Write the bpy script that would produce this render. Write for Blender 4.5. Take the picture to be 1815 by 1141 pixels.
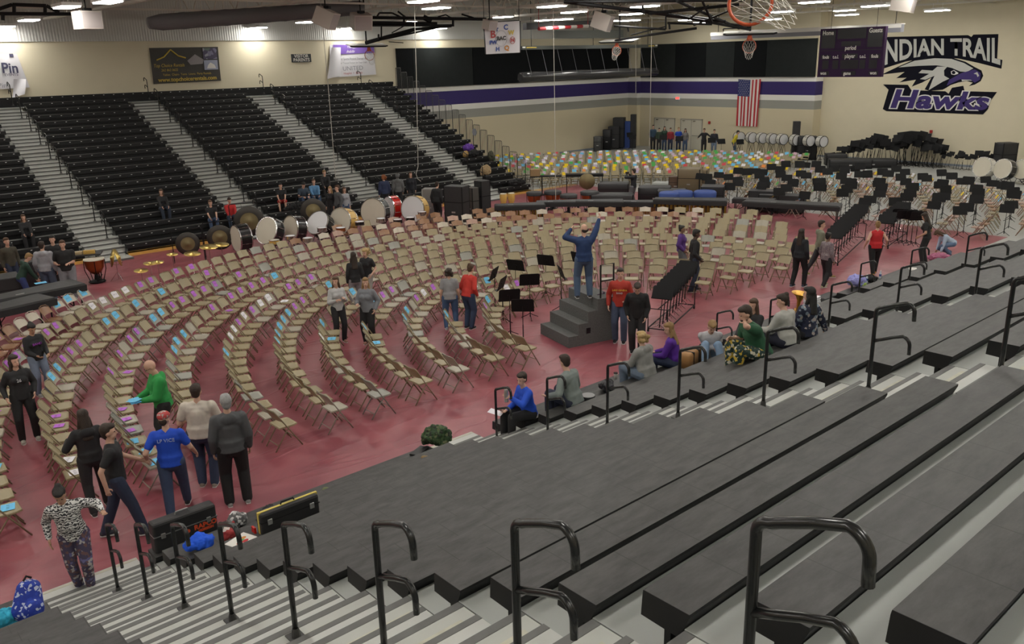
import bpy, bmesh, math, random
from mathutils import Vector, Matrix
for _o in list(bpy.data.objects): bpy.data.objects.remove(_o)
S = bpy.context.scene
COL = S.collection
PI = math.pi
# ---------------------------------------------------------------- camera
H = 6.65
YAW, PITCH, ROLL, FPX = 0.8544, 0.2970, -0.0259, 1515.9
_F = Vector((math.cos(YAW)*math.cos(PITCH), math.sin(YAW)*math.cos(PITCH), -math.sin(PITCH)))
_r = Vector((math.sin(YAW), -math.cos(YAW), 0)); _u = _r.cross(_F)
_R = _r*math.cos(ROLL)+_u*math.sin(ROLL); _U = -_r*math.sin(ROLL)+_u*math.cos(ROLL)
cam = bpy.data.cameras.new('camera'); camo = bpy.data.objects.new('camera', cam); COL.objects.link(camo)
m = Matrix.Identity(4)
for i in range(3):
    m[i][0] = _R[i]; m[i][1] = _U[i]; m[i][2] = -_F[i]
m[0][3] = 0; m[1][3] = 0; m[2][3] = H
camo.matrix_world = m
cam.sensor_width = 36; cam.lens = 36*FPX/1815; cam.clip_start = 0.05; cam.clip_end = 300
S.camera = camo
S.view_settings.view_transform = 'Standard'; S.view_settings.look = 'None'; S.view_settings.gamma = 1
S.view_settings.use_curve_mapping = False
S.view_settings.exposure = -0.36
W = bpy.data.worlds.new('world'); S.world = W; W.use_nodes = True
W.node_tree.nodes['Background'].inputs[0].default_value = (0.5, 0.52, 0.55, 1)
W.node_tree.nodes['Background'].inputs[1].default_value = 0.05
LAMP_STRENGTH = 62.0      # emission of the ceiling fixtures' diffusers, the only light in the hall

def _ray(x, y): return _F*FPX+_R*(x-907.5)-_U*(y-570.5)
def FL(x, y, z=0.0):       # the point of a level plane at height z (metres) seen at a photo pixel
    d = _ray(x, y); t = (z-H)/d.z
    return Vector((d.x*t, d.y*t, z))
def onX(x, y, X): d = _ray(x, y); return Vector((0, 0, H))+d*(X/d.x)
def onY(x, y, Y): d = _ray(x, y); return Vector((0, 0, H))+d*(Y/d.y)
def bearing(p): return math.degrees(math.atan2(p[1], p[0]))

# ---------------------------------------------------------------- materials
MATS = {}
def mat(name, col, rough=0.6, metal=0.0, noise=0.0, scale=8.0, bump=0.0, emit=0.0, spec=0.5, coords='Object'):
    if name in MATS: return MATS[name]
    M = bpy.data.materials.new(name); M.use_nodes = True; nt = M.node_tree; N = nt.nodes; L = nt.links
    b = N['Principled BSDF']
    b.inputs['Base Color'].default_value = (*col, 1); b.inputs['Roughness'].default_value = rough
    b.inputs['Metallic'].default_value = metal; b.inputs['Specular IOR Level'].default_value = spec
    if noise or bump:
        tc = N.new('ShaderNodeTexCoord'); nz = N.new('ShaderNodeTexNoise')
        nz.inputs['Scale'].default_value = scale; nz.inputs['Detail'].default_value = 5
        L.new(tc.outputs[coords], nz.inputs['Vector'])
        if noise:
            mx = N.new('ShaderNodeMix'); mx.data_type = 'RGBA'
            mx.inputs[6].default_value = (*[max(0, c*(1-noise)) for c in col], 1)
            mx.inputs[7].default_value = (*[min(1, c*(1+noise)) for c in col], 1)
            L.new(nz.outputs['Fac'], mx.inputs[0]); L.new(mx.outputs[2], b.inputs['Base Color'])
        if bump:
            bp = N.new('ShaderNodeBump'); bp.inputs['Strength'].default_value = bump; bp.inputs['Distance'].default_value = 0.02
            L.new(nz.outputs['Fac'], bp.inputs['Height']); L.new(bp.outputs['Normal'], b.inputs['Normal'])
    if emit:
        b.inputs['Emission Color'].default_value = (*col, 1); b.inputs['Emission Strength'].default_value = emit
    MATS[name] = M
    return M
def cmat(rgb, rough=0.8, kind='cloth'):
    n = kind+'_%d_%d_%d' % tuple(int(c*255) for c in rgb)
    return mat(n, rgb, rough, noise=0.18 if kind == 'cloth' else 0, scale=14)

# ---------------------------------------------------------------- mesh builder
class MB:
    def __init__(s): s.v = []; s.f = []; s.m = []; s.c = 0
    def _add(s, vs, fs, mi=0):
        o = len(s.v); s.v += [tuple(v) for v in vs]; s.f += [tuple(i+o for i in f) for f in fs]; s.m += [mi]*len(fs); return s
    def box(s, c, d, rz=0.0, mi=0, M=None):
        x, y, z = d[0]/2, d[1]/2, d[2]/2
        vs = [Vector((i*x, j*y, k*z)) for k in (-1, 1) for j in (-1, 1) for i in (-1, 1)]
        R = M if M else Matrix.Rotation(rz, 3, 'Z')
        vs = [R @ v+Vector(c) for v in vs]
        return s._add(vs, [(0, 2, 3, 1), (4, 5, 7, 6), (0, 1, 5, 4), (2, 6, 7, 3), (0, 4, 6, 2), (1, 3, 7, 5)], mi)
    def b2(s, a, b, mi=0):     # box from two corners
        return s.box([(a[i]+b[i])/2 for i in range(3)], [abs(b[i]-a[i]) for i in range(3)], 0, mi)
    def rbox(s, c, d, r=0.03, rz=0.0, mi=0):   # box with bevelled vertical edges and softened top
        x, y, z = d[0]/2, d[1]/2, d[2]/2; R = Matrix.Rotation(rz, 3, 'Z'); vs = []; fs = []
        def ring(zz, ins):
            pts = []
            for (sx, sy, a0) in ((1, 1, 0), (-1, 1, 90), (-1, -1, 180), (1, -1, 270)):
                for k in range(4):
                    a = math.radians(a0+k*30)
                    pts.append((sx*(x-r)+math.cos(a)*(r-ins), sy*(y-r)+math.sin(a)*(r-ins), zz))
            return pts
        for zz, ins in ((-z, 0), (z-r, 0), (z-r*0.3, r*0.3), (z, r)): vs += ring(zz, min(ins, r*0.98))
        for q in range(3):
            for k in range(16): fs.append((q*16+k, q*16+(k+1) % 16, (q+1)*16+(k+1) % 16, (q+1)*16+k))
        fs.append(tuple(range(48, 64))); fs.append(tuple(reversed(range(16))))
        return s._add([R @ Vector(v)+Vector(c) for v in vs], fs, mi)
    def frame(s, p0, p1, side=None):
        d = (Vector(p1)-Vector(p0)); d.normalize()
        a = Vector(side) if side is not None else (Vector((0, 0, 1)) if abs(d.z) < 0.9 else Vector((1, 0, 0)))
        u = (a-d*a.dot(d)); u.normalize(); w = d.cross(u)
        return d, u, w
    def cyl(s, p0, p1, r0, r1=None, n=10, mi=0, caps=True):
        r1 = r0 if r1 is None else r1; d, u, w = s.frame(p0, p1); p0 = Vector(p0); p1 = Vector(p1); vs = []
        for p, r in ((p0, r0), (p1, r1)):
            for k in range(n): a = 2*PI*k/n; vs.append(p+u*(r*math.cos(a))+w*(r*math.sin(a)))
        fs = [(k, (k+1) % n, n+(k+1) % n, n+k) for k in range(n)]
        if caps: fs += [tuple(reversed(range(n))), tuple(range(n, 2*n))]
        return s._add(vs, fs, mi)
    def tube(s, pts, r, n=8, mi=0, closed=False):
        P = [Vector(p) for p in pts]; vs = []; L = len(P); u = None
        for i, p in enumerate(P):
            if closed: t = (P[(i+1) % L]-P[i-1])
            else: t = (P[min(i+1, L-1)]-P[max(i-1, 0)])
            t.normalize()
            if u is None: a = Vector((0, 0, 1)) if abs(t.z) < 0.9 else Vector((1, 0, 0)); u = (a-t*a.dot(t)); u.normalize()
            else: u = (u-t*u.dot(t)); u.normalize()
            w = t.cross(u)
            for k in range(n): a = 2*PI*k/n; vs.append(p+u*(r*math.cos(a))+w*(r*math.sin(a)))
        fs = []
        for i in range(L if closed else L-1):
            j = (i+1) % L
            for k in range(n): fs.append((i*n+k, i*n+(k+1) % n, j*n+(k+1) % n, j*n+k))
        if not closed: fs += [tuple(reversed(range(n))), tuple(range((L-1)*n, L*n))]
        return s._add(vs, fs, mi)
    def lathe(s, prof, n=20, c=(0, 0, 0), ax=(0, 0, 1), mi=0, mis=None):   # prof: (radius, height) along axis
        d, u, w = s.frame((0, 0, 0), ax); c = Vector(c); vs = []
        for r, h in prof:
            for k in range(n): a = 2*PI*k/n; vs.append(c+d*h+u*(r*math.cos(a))+w*(r*math.sin(a)))
        o = len(s.v); s.v += [tuple(v) for v in vs]
        for i in range(len(prof)-1):
            for k in range(n):
                s.f.append(tuple(o+q for q in (i*n+k, i*n+(k+1) % n, (i+1)*n+(k+1) % n, (i+1)*n+k))); s.m.append(mis[i] if mis else mi)
        return s
    def cap(s, p0, p1, a0, b0, a1, b1, side=(1, 0, 0), n=12, mi=0):   # elliptical tapered capsule
        p0 = Vector(p0); p1 = Vector(p1)
        if (p1-p0).length < 1e-5: p1 = p0+Vector((0, 0, 1e-3))
        d, u, w = s.frame(p0, p1, side); vs = []; rings = []
        for k in range(1, 4): t = k/4*PI/2; rings.append((p0-d*(min(a0, b0)*math.cos(t)), a0*math.sin(t), b0*math.sin(t)))
        rings.append((p0, a0, b0)); rings.append((p1, a1, b1))
        for k in range(3, 0, -1): t = k/4*PI/2; rings.append((p1+d*(min(a1, b1)*math.cos(t)), a1*math.sin(t), b1*math.sin(t)))
        for p, a, b in rings:
            for k in range(n): t = 2*PI*k/n; vs.append(p+u*(a*math.cos(t))+w*(b*math.sin(t)))
        m0 = len(vs); vs.append(p0-d*min(a0, b0)); vs.append(p1+d*min(a1, b1)); fs = []
        for i in range(len(rings)-1):
            for k in range(n): fs.append((i*n+k, i*n+(k+1) % n, (i+1)*n+(k+1) % n, (i+1)*n+k))
        e = (len(rings)-1)*n
        for k in range(n): fs.append((m0, (k+1) % n, k)); fs.append((m0+1, e+k, e+(k+1) % n))
        return s._add(vs, fs, mi)
    def slab(s, p0, p1, a0, b0, a1, b1, side, n=20, mi=0):   # elliptical tapered drum with flat ends
        p0 = Vector(p0); p1 = Vector(p1); d, u, w = s.frame(p0, p1, side); vs = []
        for p, a, b in ((p0, a0, b0), (p1, a1, b1)):
            for k in range(n): t = 2*PI*k/n; vs.append(p+u*(a*math.cos(t))+w*(b*math.sin(t)))
        return s._add(vs, [(k, (k+1) % n, n+(k+1) % n, n+k) for k in range(n)]+[tuple(reversed(range(n))), tuple(range(n, 2*n))], mi)
    def ell(s, c, r, n=12, mi=0, R=None):
        vs = []; fs = []; q = 8
        for i in range(1, q):
            t = PI*i/q
            for k in range(n):
                a = 2*PI*k/n; vs.append(Vector((r[0]*math.sin(t)*math.cos(a), r[1]*math.sin(t)*math.sin(a), r[2]*math.cos(t))))
        vs += [Vector((0, 0, r[2])), Vector((0, 0, -r[2]))]
        if R: vs = [R @ v for v in vs]
        vs = [v+Vector(c) for v in vs]
        for i in range(q-2):
            for k in range(n): fs.append((i*n+k, (i+1)*n+k, (i+1)*n+(k+1) % n, i*n+(k+1) % n))
        t = (q-1)*n; e = (q-2)*n
        for k in range(n): fs.append((t, k, (k+1) % n)); fs.append((t+1, e+(k+1) % n, e+k))
        return s._add(vs, fs, mi)
    def prism(s, pts, z0, z1, M=None, mi=0):   # polygon in xy extruded in z
        n = len(pts); vs = [Vector((x, y, z0)) for x, y in pts]+[Vector((x, y, z1)) for x, y in pts]
        if M: vs = [M @ v for v in vs]
        fs = [tuple(reversed(range(n))), tuple(range(n, 2*n))]+[(k, (k+1) % n, n+(k+1) % n, n+k) for k in range(n)]
        return s._add(vs, fs, mi)
    def sheet(s, nx, ny, fn, mi=0):
        vs = [fn(i/nx, j/ny) for j in range(ny+1) for i in range(nx+1)]
        fs = [(j*(nx+1)+i, j*(nx+1)+i+1, (j+1)*(nx+1)+i+1, (j+1)*(nx+1)+i) for j in range(ny) for i in range(nx)]
        return s._add(vs, fs, mi)
    def mesh(s, name, mats, smooth=False):
        me = bpy.data.meshes.new(name); me.from_pydata(s.v, [], s.f)
        for q in (mats if isinstance(mats, (list, tuple)) else [mats]): me.materials.append(q)
        me.polygons.foreach_set('material_index', s.m)
        if smooth: me.polygons.foreach_set('use_smooth', [True]*len(me.polygons))
        me.update(); return me
    def obj(s, name, mats, parent=None, smooth=False):
        o = bpy.data.objects.new(name, s.mesh(name, mats, smooth)); COL.objects.link(o)
        if parent: o.parent = parent
        return o
def weld(o):     # consistent outward normals
    bm = bmesh.new(); bm.from_mesh(o.data); bmesh.ops.recalc_face_normals(bm, faces=bm.faces); bm.to_mesh(o.data); bm.free(); return o
def tag(o, label=None, cat=None, group=None, kind=None):
    if label: o['label'] = label
    if cat: o['category'] = cat
    if group: o['group'] = group
    if kind: o['kind'] = kind
    return o
def thing(name, label, cat, loc=(0, 0, 0), rz=0.0, group=None):
    o = bpy.data.objects.new(name, None); COL.objects.link(o); o.empty_display_size = 0.1
    o.location = loc; o.rotation_euler = (0, 0, rz); return tag(o, label, cat, group)
def kids(o): return KID.get(o.name) or [c for c in COL.objects if c.parent == o]
KID = {}
def dup(root, loc, rz=0.0, label=None, group=None, rot=None, scale=None):
    if root.name not in KID:
        KID[root.name] = [c for c in COL.objects if c.parent == root]
        for c in KID[root.name]: KID[c.name] = [g for g in COL.objects if g.parent == c]
    r = root.copy(); COL.objects.link(r); r.location = loc; r.rotation_euler = rot if rot else (0, 0, rz)
    if scale: r.scale = scale
    if label: r['label'] = label
    if group: r['group'] = group
    for ch in KID[root.name]:
        c = ch.copy(); COL.objects.link(c); c.parent = r
        for g in KID[ch.name]: d = g.copy(); COL.objects.link(d); d.parent = c
    return r
def struct(o): o['kind'] = 'structure'; return o
TMP = bpy.data.scenes.new('workbench')      # scratch scene where modifiers and text are turned into meshes, removed at the end
def bake(data, setup=None):
    t = bpy.data.objects.new('tmp', data); TMP.collection.objects.link(t)
    if setup: setup(t)
    vl = TMP.view_layers[0]; vl.update(); me = bpy.data.meshes.new_from_object(t.evaluated_get(vl.depsgraph)); bpy.data.objects.remove(t); return me
def text_mesh(name, body, size, M, matl, parent=None, thick=0.004, squeeze=1.0, align='CENTER', shear=0.0, bold=0.0, space=1.0):
    cu = bpy.data.curves.new(name, 'FONT'); cu.body = body; cu.size = size; cu.extrude = thick/2; cu.align_x = align; cu.align_y = 'CENTER'
    cu.shear = shear; cu.offset = bold; cu.space_character = space; cu.resolution_u = 3
    me = bake(cu); bpy.data.curves.remove(cu)
    me.transform(Matrix.Diagonal((squeeze, 1, 1, 1))); me.transform(M)
    me.materials.clear(); me.materials.append(matl); me.name = name
    o = bpy.data.objects.new(name, me); COL.objects.link(o)
    if parent: o.parent = parent
    return o
def basis(o, x, y):     # matrix placing local xy plane at o with given axes
    x = Vector(x).normalized(); y = Vector(y).normalized(); z = x.cross(y)
    M = Matrix.Identity(4)
    for i in range(3): M[i][0] = x[i]; M[i][1] = y[i]; M[i][2] = z[i]; M[i][3] = o[i]
    return M
random.seed(7)
def word(n):      # ordinal in words
    O = ['first', 'second', 'third', 'fourth', 'fifth', 'sixth', 'seventh', 'eighth', 'ninth', 'tenth', 'eleventh', 'twelfth', 'thirteenth', 'fourteenth', 'fifteenth', 'sixteenth', 'seventeenth', 'eighteenth', 'nineteenth']
    T = {2: 'twent', 3: 'thirt', 4: 'fort', 5: 'fift', 6: 'sixt', 7: 'sevent', 8: 'eight'}
    if n < 20: return O[n-1]
    return T[n//10]+('ieth' if n % 10 == 0 else 'y-'+O[n % 10-1])
# ================================================================ SETTING
XW, YW, XM = 52.5, 45.5, 53.4       # end wall, side wall, recessed mural wall
Z_CEIL = 10.4
M_CREAM = mat('painted_block_cream', (0.64, 0.58, 0.43), 0.85, noise=0.04, scale=1.5)
def wall_mat():
    M = mat('painted_block_striped', (0.64, 0.58, 0.43), 0.8); nt = M.node_tree; N = nt.nodes; L = nt.links
    tc = N.new('ShaderNodeTexCoord'); sp = N.new('ShaderNodeSeparateXYZ'); L.new(tc.outputs['Object'], sp.inputs[0])
    mr = N.new('ShaderNodeMath'); mr.operation = 'DIVIDE'; mr.inputs[1].default_value = 10.0; L.new(sp.outputs['Z'], mr.inputs[0])
    cr = N.new('ShaderNodeValToRGB'); cr.color_ramp.interpolation = 'CONSTANT'; e = cr.color_ramp.elements
    e[0].position = 0; e[0].color = (0.60, 0.53, 0.37, 1)
    e[1].position = 0.306; e[1].color = (0.30, 0.30, 0.27, 1)
    for p, c in ((0.363, (0.75, 0.74, 0.70)), (0.398, (0.030, 0.018, 0.12)), (0.482, (0.75, 0.74, 0.70)), (0.514, (0.64, 0.58, 0.43)), ):
        q = e.new(p); q.color = (*c, 1)
    L.new(mr.outputs[0], cr.inputs[0]); L.new(cr.outputs[0], N['Principled BSDF'].inputs['Base Color'])
    br = N.new('ShaderNodeTexBrick'); br.inputs['Scale'].default_value = 1.0
    br.inputs['Brick Width'].default_value = 0.4; br.inputs['Row Height'].default_value = 0.2; br.inputs['Mortar Size'].default_value = 0.008
    mp = N.new('ShaderNodeCombineXYZ'); ad = N.new('ShaderNodeMath'); ad.operation = 'ADD'
    L.new(sp.outputs['X'], ad.inputs[0]); L.new(sp.outputs['Y'], ad.inputs[1]); L.new(ad.outputs[0], mp.inputs[0]); L.new(sp.outputs['Z'], mp.inputs[1])
    L.new(mp.outputs[0], br.inputs['Vector'])
    bp = N.new('ShaderNodeBump'); bp.inputs['Strength'].default_value = 0.25; bp.inputs['Distance'].default_value = 0.01; bp.invert = True
    L.new(br.outputs['Fac'], bp.inputs['Height']); L.new(bp.outputs['Normal'], N['Principled BSDF'].inputs['Normal'])
    return M
M_STRIPE = wall_mat()
def siding_mat(name, col, freq, axis, bs=0.6):
    M = mat(name, col, 0.45, 0.3); nt = M.node_tree; N = nt.nodes; L = nt.links
    tc = N.new('ShaderNodeTexCoord'); wv = N.new('ShaderNodeTexWave'); wv.bands_direction = axis; wv.inputs['Scale'].default_value = freq
    L.new(tc.outputs['Object'], wv.inputs['Vector'])
    bp = N.new('ShaderNodeBump'); bp.inputs['Strength'].default_value = bs; bp.inputs['Distance'].default_value = 0.04
    L.new(wv.outputs['Fac'], bp.inputs['Height']); L.new(bp.outputs['Normal'], N['Principled BSDF'].inputs['Normal'])
    return M
M_SIDING = siding_mat('ribbed_metal_siding', (0.52, 0.52, 0.50), 2.4, 'X', 0.22)
M_DECK = siding_mat('ribbed_roof_deck', (0.60, 0.57, 0.52), 1.0, 'Y')
# floor : grey sports floor, strip of bare wood, maroon floor covering
mb = MB(); mb.b2((-14, -4, -0.2), (XM+0.5, YW+0.5, 0)); 
M_FLOOR = mat('grey_rubber_sports_floor', (0.36, 0.365, 0.35), 0.45, noise=0.10, scale=0.8)
struct(mb.obj('floor', M_FLOOR))
def tarp_mat():
    M = mat('maroon_vinyl_floor_cover', (0.30, 0.075, 0.09), 0.38); nt = M.node_tree; N = nt.nodes; L = nt.links
    b = N['Principled BSDF']; tc = N.new('ShaderNodeTexCoord')
    n1 = N.new('ShaderNodeTexNoise'); n1.inputs['Scale'].default_value = 0.7; n1.inputs['Detail'].default_value = 8; n1.inputs['Distortion'].default_value = 1.2
    n2 = N.new('ShaderNodeTexNoise'); n2.inputs['Scale'].default_value = 0.32; n2.inputs['Detail'].default_value = 1.5; n2.inputs['Distortion'].default_value = 1.0
    L.new(tc.outputs['Object'], n1.inputs['Vector'])
    mp = N.new('ShaderNodeMapping'); mp.inputs['Scale'].default_value = (1, 2.6, 1); mp.inputs['Rotation'].default_value = (0, 0, 0.35)
    L.new(tc.outputs['Object'], mp.inputs[0]); L.new(mp.outputs[0], n2.inputs['Vector'])
    mx = N.new('ShaderNodeMix'); mx.data_type = 'RGBA'; mx.inputs[6].default_value = (0.20, 0.042, 0.058, 1); mx.inputs[7].default_value = (0.30, 0.085, 0.10, 1)
    rp = N.new('ShaderNodeMapRange'); rp.inputs[1].default_value = 0.35; rp.inputs[2].default_value = 0.62
    L.new(n1.outputs['Fac'], rp.inputs[0]); L.new(rp.outputs[0], mx.inputs[0]); L.new(mx.outputs[2], b.inputs['Base Color'])
    # sharp creases: ridges of a warped noise
    m1 = N.new('ShaderNodeMath'); m1.operation = 'SUBTRACT'; m1.inputs[1].default_value = 0.5; L.new(n2.outputs['Fac'], m1.inputs[0])
    m2 = N.new('ShaderNodeMath'); m2.operation = 'ABSOLUTE'; L.new(m1.outputs[0], m2.inputs[0])
    m3 = N.new('ShaderNodeMapRange'); m3.inputs[1].default_value = 0.0; m3.inputs[2].default_value = 0.035; m3.inputs[3].default_value = 1; m3.inputs[4].default_value = 0; L.new(m2.outputs[0], m3.inputs[0])
    bp = N.new('ShaderNodeBump'); bp.inputs['Strength'].default_value = 0.3; bp.inputs['Distance'].default_value = 0.02
    L.new(m3.outputs[0], bp.inputs['Height']); L.new(bp.outputs['Normal'], b.inputs['Normal'])
    return M
mb = MB(); mb.b2((-14, 11.2, 0), (33.9, 33.12, 0.006)); t = mb.obj('floor_cover', tarp_mat()); tag(t, 'maroon vinyl sheet spread over the gym floor under the arcs of chairs', 'floor cover')
mb = MB(); mb.b2((30.5, 33.15, 0.0), (33.9, 33.6, 0.004)); struct(mb.obj('trim_1', mat('bare_gym_wood', (0.55, 0.34, 0.12), 0.4)))
# painted court lines on the grey floor
M_LINE = mat('white_court_line', (0.7, 0.7, 0.68), 0.5)
mb = MB()
pts = [(36.5+7.2*math.cos(math.radians(a)), 27.0+7.2*math.sin(math.radians(a)), 0.004) for a in range(0, 361, 6)]
for a, b in zip(pts, pts[1:]):
    d = (Vector(b)-Vector(a)); q = Vector((-d.y, d.x, 0)).normalized()*0.03
    mb._add([Vector(a)-q, Vector(b)-q, Vector(b)+q, Vector(a)+q], [(0, 1, 2, 3)])
mb.b2((34.5, 34.8, 0), (50, 34.86, 0.004)); mb.b2((35.2, 12, 0), (35.26, 34.8, 0.004)); mb.b2((36, 22, 0.), (50, 22.06, 0.004))
struct(mb.obj('trim_2', M_LINE))
# walls
mb = MB(); mb.b2((30.95, YW, 0), (XW+0.3, YW+0.3, Z_CEIL)); struct(mb.obj('wall_side', M_STRIPE))
mb = MB(); mb.b2((-14, YW, 0), (30.95, YW+0.3, 8.0)); struct(mb.obj('wall_behind_bleachers', M_CREAM))
mb = MB(); mb.b2((-14, YW-0.06, 8.0), (XW-0.2, YW+0.3, Z_CEIL)); struct(mb.obj('wall_siding', M_SIDING))
mb = MB(); mb.b2((XW, 29.9, 0), (XM+0.3, YW+0.3, Z_CEIL)); struct(mb.obj('wall_end', M_STRIPE))
mb = MB(); mb.b2((XM, -4, 0), (XM+0.3, 29.9, Z_CEIL)); struct(mb.obj('wall_mural', M_CREAM))
mb = MB(); mb.b2((-14, -4.3, 0), (XM+.3, -4, Z_CEIL)); struct(mb.obj('wall_near', M_CREAM))
mb = MB(); mb.b2((-14.3, -4.3, 0), (-14, YW+0.3, Z_CEIL)); struct(mb.obj('wall_left', M_CREAM))
mb = MB(); mb.b2((-14.3, -4.3, Z_CEIL), (XM+.3, YW+.3, Z_CEIL+0.2)); struct(mb.obj('ceiling', M_DECK))
# corner pilaster, baseboards
mb = MB(); mb.b2((XW-0.35, YW-0.95, 0), (XW, YW, Z_CEIL)); struct(mb.obj('trim_3', M_STRIPE))
M_BASE = mat('grey_blue_baseboard', (0.22, 0.25, 0.30), 0.5)
mb = MB(); mb.b2((31, YW-0.02, 0), (XW-.36, YW, 0.12)); struct(mb.obj('baseboard_side', M_BASE))
mb = MB(); mb.b2((XM-0.02, 8, 0), (XM, 29.9, 0.12)); struct(mb.obj('baseboard_mural', M_BASE))
# black acoustic panels
M_BLK = mat('black_acoustic_panel', (0.009, 0.010, 0.011), 0.95, noise=0.15, scale=3, spec=0.1)
M_BLK2 = mat('charcoal_acoustic_panel', (0.022, 0.025, 0.025), 0.95, noise=0.15, scale=3, spec=0.1)
def panel_wall(side, a, b, i, lab):
    mb = MB(); z0, z1 = 5.14, 7.5
    if side == 'Y': mb.b2((a, YW-0.10, z0), (b, YW-0.002, z1))
    else: mb.b2((XW-0.10, a, z0), (XW-0.002, b, z1))
    tag(mb.obj('acoustic_panel', M_BLK2 if i % 2 == 0 else M_BLK), lab, 'acoustic panel', None)
panel_wall('Y', 30.8, 32.0, 1, 'narrow black wall panel at the cream edge beside the end rails')
panel_wall('Y', 32.03, 36.7, 0, 'charcoal acoustic wall panel above the top bleacher rows')
panel_wall('Y', 36.73, 44.0, 1, 'long black acoustic panel behind the rolled divider curtain')
panel_wall('Y', 44.03, 52.1, 1, 'black acoustic panel on the side wall reaching into the room corner')
ys = [29.95, 33.6, 36.1, 38.5, 41.2, 44.5]
labs = ['charcoal acoustic panel on the end wall nearest the scoreboard', 'black acoustic panel directly above the hanging flag',
        'charcoal acoustic panel on the end wall left of the flag', 'black acoustic panel above the gap between flag and doors', 'charcoal end-wall acoustic panel above the double doors']
for k in range(5): panel_wall('X', ys[k]+0.015, ys[k+1]-0.015, k % 2, labs[k])
# roof trusses (bar joists) across the hall
M_STEEL = mat('painted_joist_steel', (0.62, 0.59, 0.53), 0.5)
mbt = None
for k, X in enumerate([0.6, 6.1, 11.6, 17.1, 22.6, 28.1, 33.6, 39.1, 44.6, 50.1]):
    mb = MB(); z0, z1 = 8.95, 10.2
    for dx in (-0.09, 0.09):
        mb.b2((X+dx-0.045, -4, z0), (X+dx+0.045, YW-0.1, z0+0.09)); mb.b2((X+dx-0.045, -4, z1), (X+dx+0.045, YW-0.1, z1+0.09))
    y = -3.5; up = True
    while y < YW-1.5:
        mb.cyl((X, y, z0 if up else z1), (X, y+1.2, z1 if up else z0), 0.035, n=5)
        if not up: mb.cyl((X, y, z1), (X, y, z0+0.05), 0.03, n=5)
        y += 1.2; up = not up
    struct(mb.obj('ceiling_truss', M_STEEL))
mb = MB()
for Y in (2, 8, 14, 20, 26, 32, 38):
    mb.b2((-14, Y-0.04, 8.98), (XM, Y+0.04, 9.05))
struct(mb.obj('ceiling_bridging', M_STEEL))
# lamps
M_LAMP = mat('lamp_diffuser', (1.0, 0.97, 0.90), 0.5, emit=LAMP_STRENGTH)
M_LAMPB = mat('lamp_housing', (0.7, 0.7, 0.68), 0.4)
L0 = thing('ceiling_light', 'x', 'ceiling light')
mb = MB(); mb.b2((-0.30, -0.62, 0.0), (0.30, 0.62, 0.10)); mb.b2((-0.03, -0.3, 0.1), (0.03, 0.3, 0.14)); mb.cyl((0, -0.25, 0.14), (0, -0.25, 0.36), 0.01, n=5); mb.cyl((0, 0.25, 0.14), (0, 0.25, 0.36), 0.01, n=5)
mb.obj('housing', M_LAMPB, L0)
mb = MB(); mb.prism([(-0.26, -0.56), (0.26, -0.56), (0.26, 0.56), (-0.26, 0.56)], -0.035, -0.003); mb.obj('diffuser', M_LAMP, L0)
lamps = [FL(x, y, 8.62) for x, y in [(118, 12), (51, 35.5), (10, 47), (191, 3), (468, 48), (543, 39), (618, 50), (750, 2), (773, 14), (791, 49.5), (720, 39), (977.6, 11), (1017, 21), (996, 34), (1119.5, 24.6), (1116, 36), (1143, 11), (1443, 3.4), (1552, 10), (1385, 20.5), (1501, 26), (1366, 34), (1236, 40), (1661.5, 18.5)]]
lamps = [Vector((min(v.x, 51), 44.75 if v.y > 43 else v.y, v.z)) for v in lamps]
hidden = [(X, Y) for Y in (-1.5, 4, 9.5, 14.5, 19.5) for X in (-9.5, -3.5, 2.5, 8.9, 14.9, 20.9, 26.6, 32.9, 39.5, 46.5) if not (Y > 19 and X > 30)]
hidden += [(-9, 26), (-9, 34), (-9, 42), (-3, 30), (-3, 38), (-3, 43.5), (3, 26), (3, 34), (3.5, 43.8), (15, 26), (38.5, 40.5), (44.5, 40), (49.5, 38), (46, 22), (40, 17), (47, 14), (33, 38), (50, 27)]  # the far-end entries are extra lamps, added to brighten the end walls
allp = [(v.x, v.y, 8.62, 'v') for v in lamps]+[(x, y, 8.95, 'h') for x, y in hidden]
cnt_ = {}
allp.sort(key=lambda v: math.atan2(-v[1], v[0]))
for n_, (X, Y, Z, q) in enumerate(allp):
    if n_ == 0: L0.location = (X, Y, Z); r = L0
    else: r = dup(L0, (X, Y, Z))
    wh = 'close above the cream far wall' if Y > 42 else 'over the far bleachers and drums' if (Y > 24 and X < 33) else 'among the near and added far ones' if q == 'h' else 'over the chair block at the end wall'
    cnt_[wh] = cnt_.get(wh, 0)+1; r['label'] = '%s white ceiling light from the left %s' % (word(cnt_[wh]), wh); r['group'] = 'ceiling lights '+wh
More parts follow.
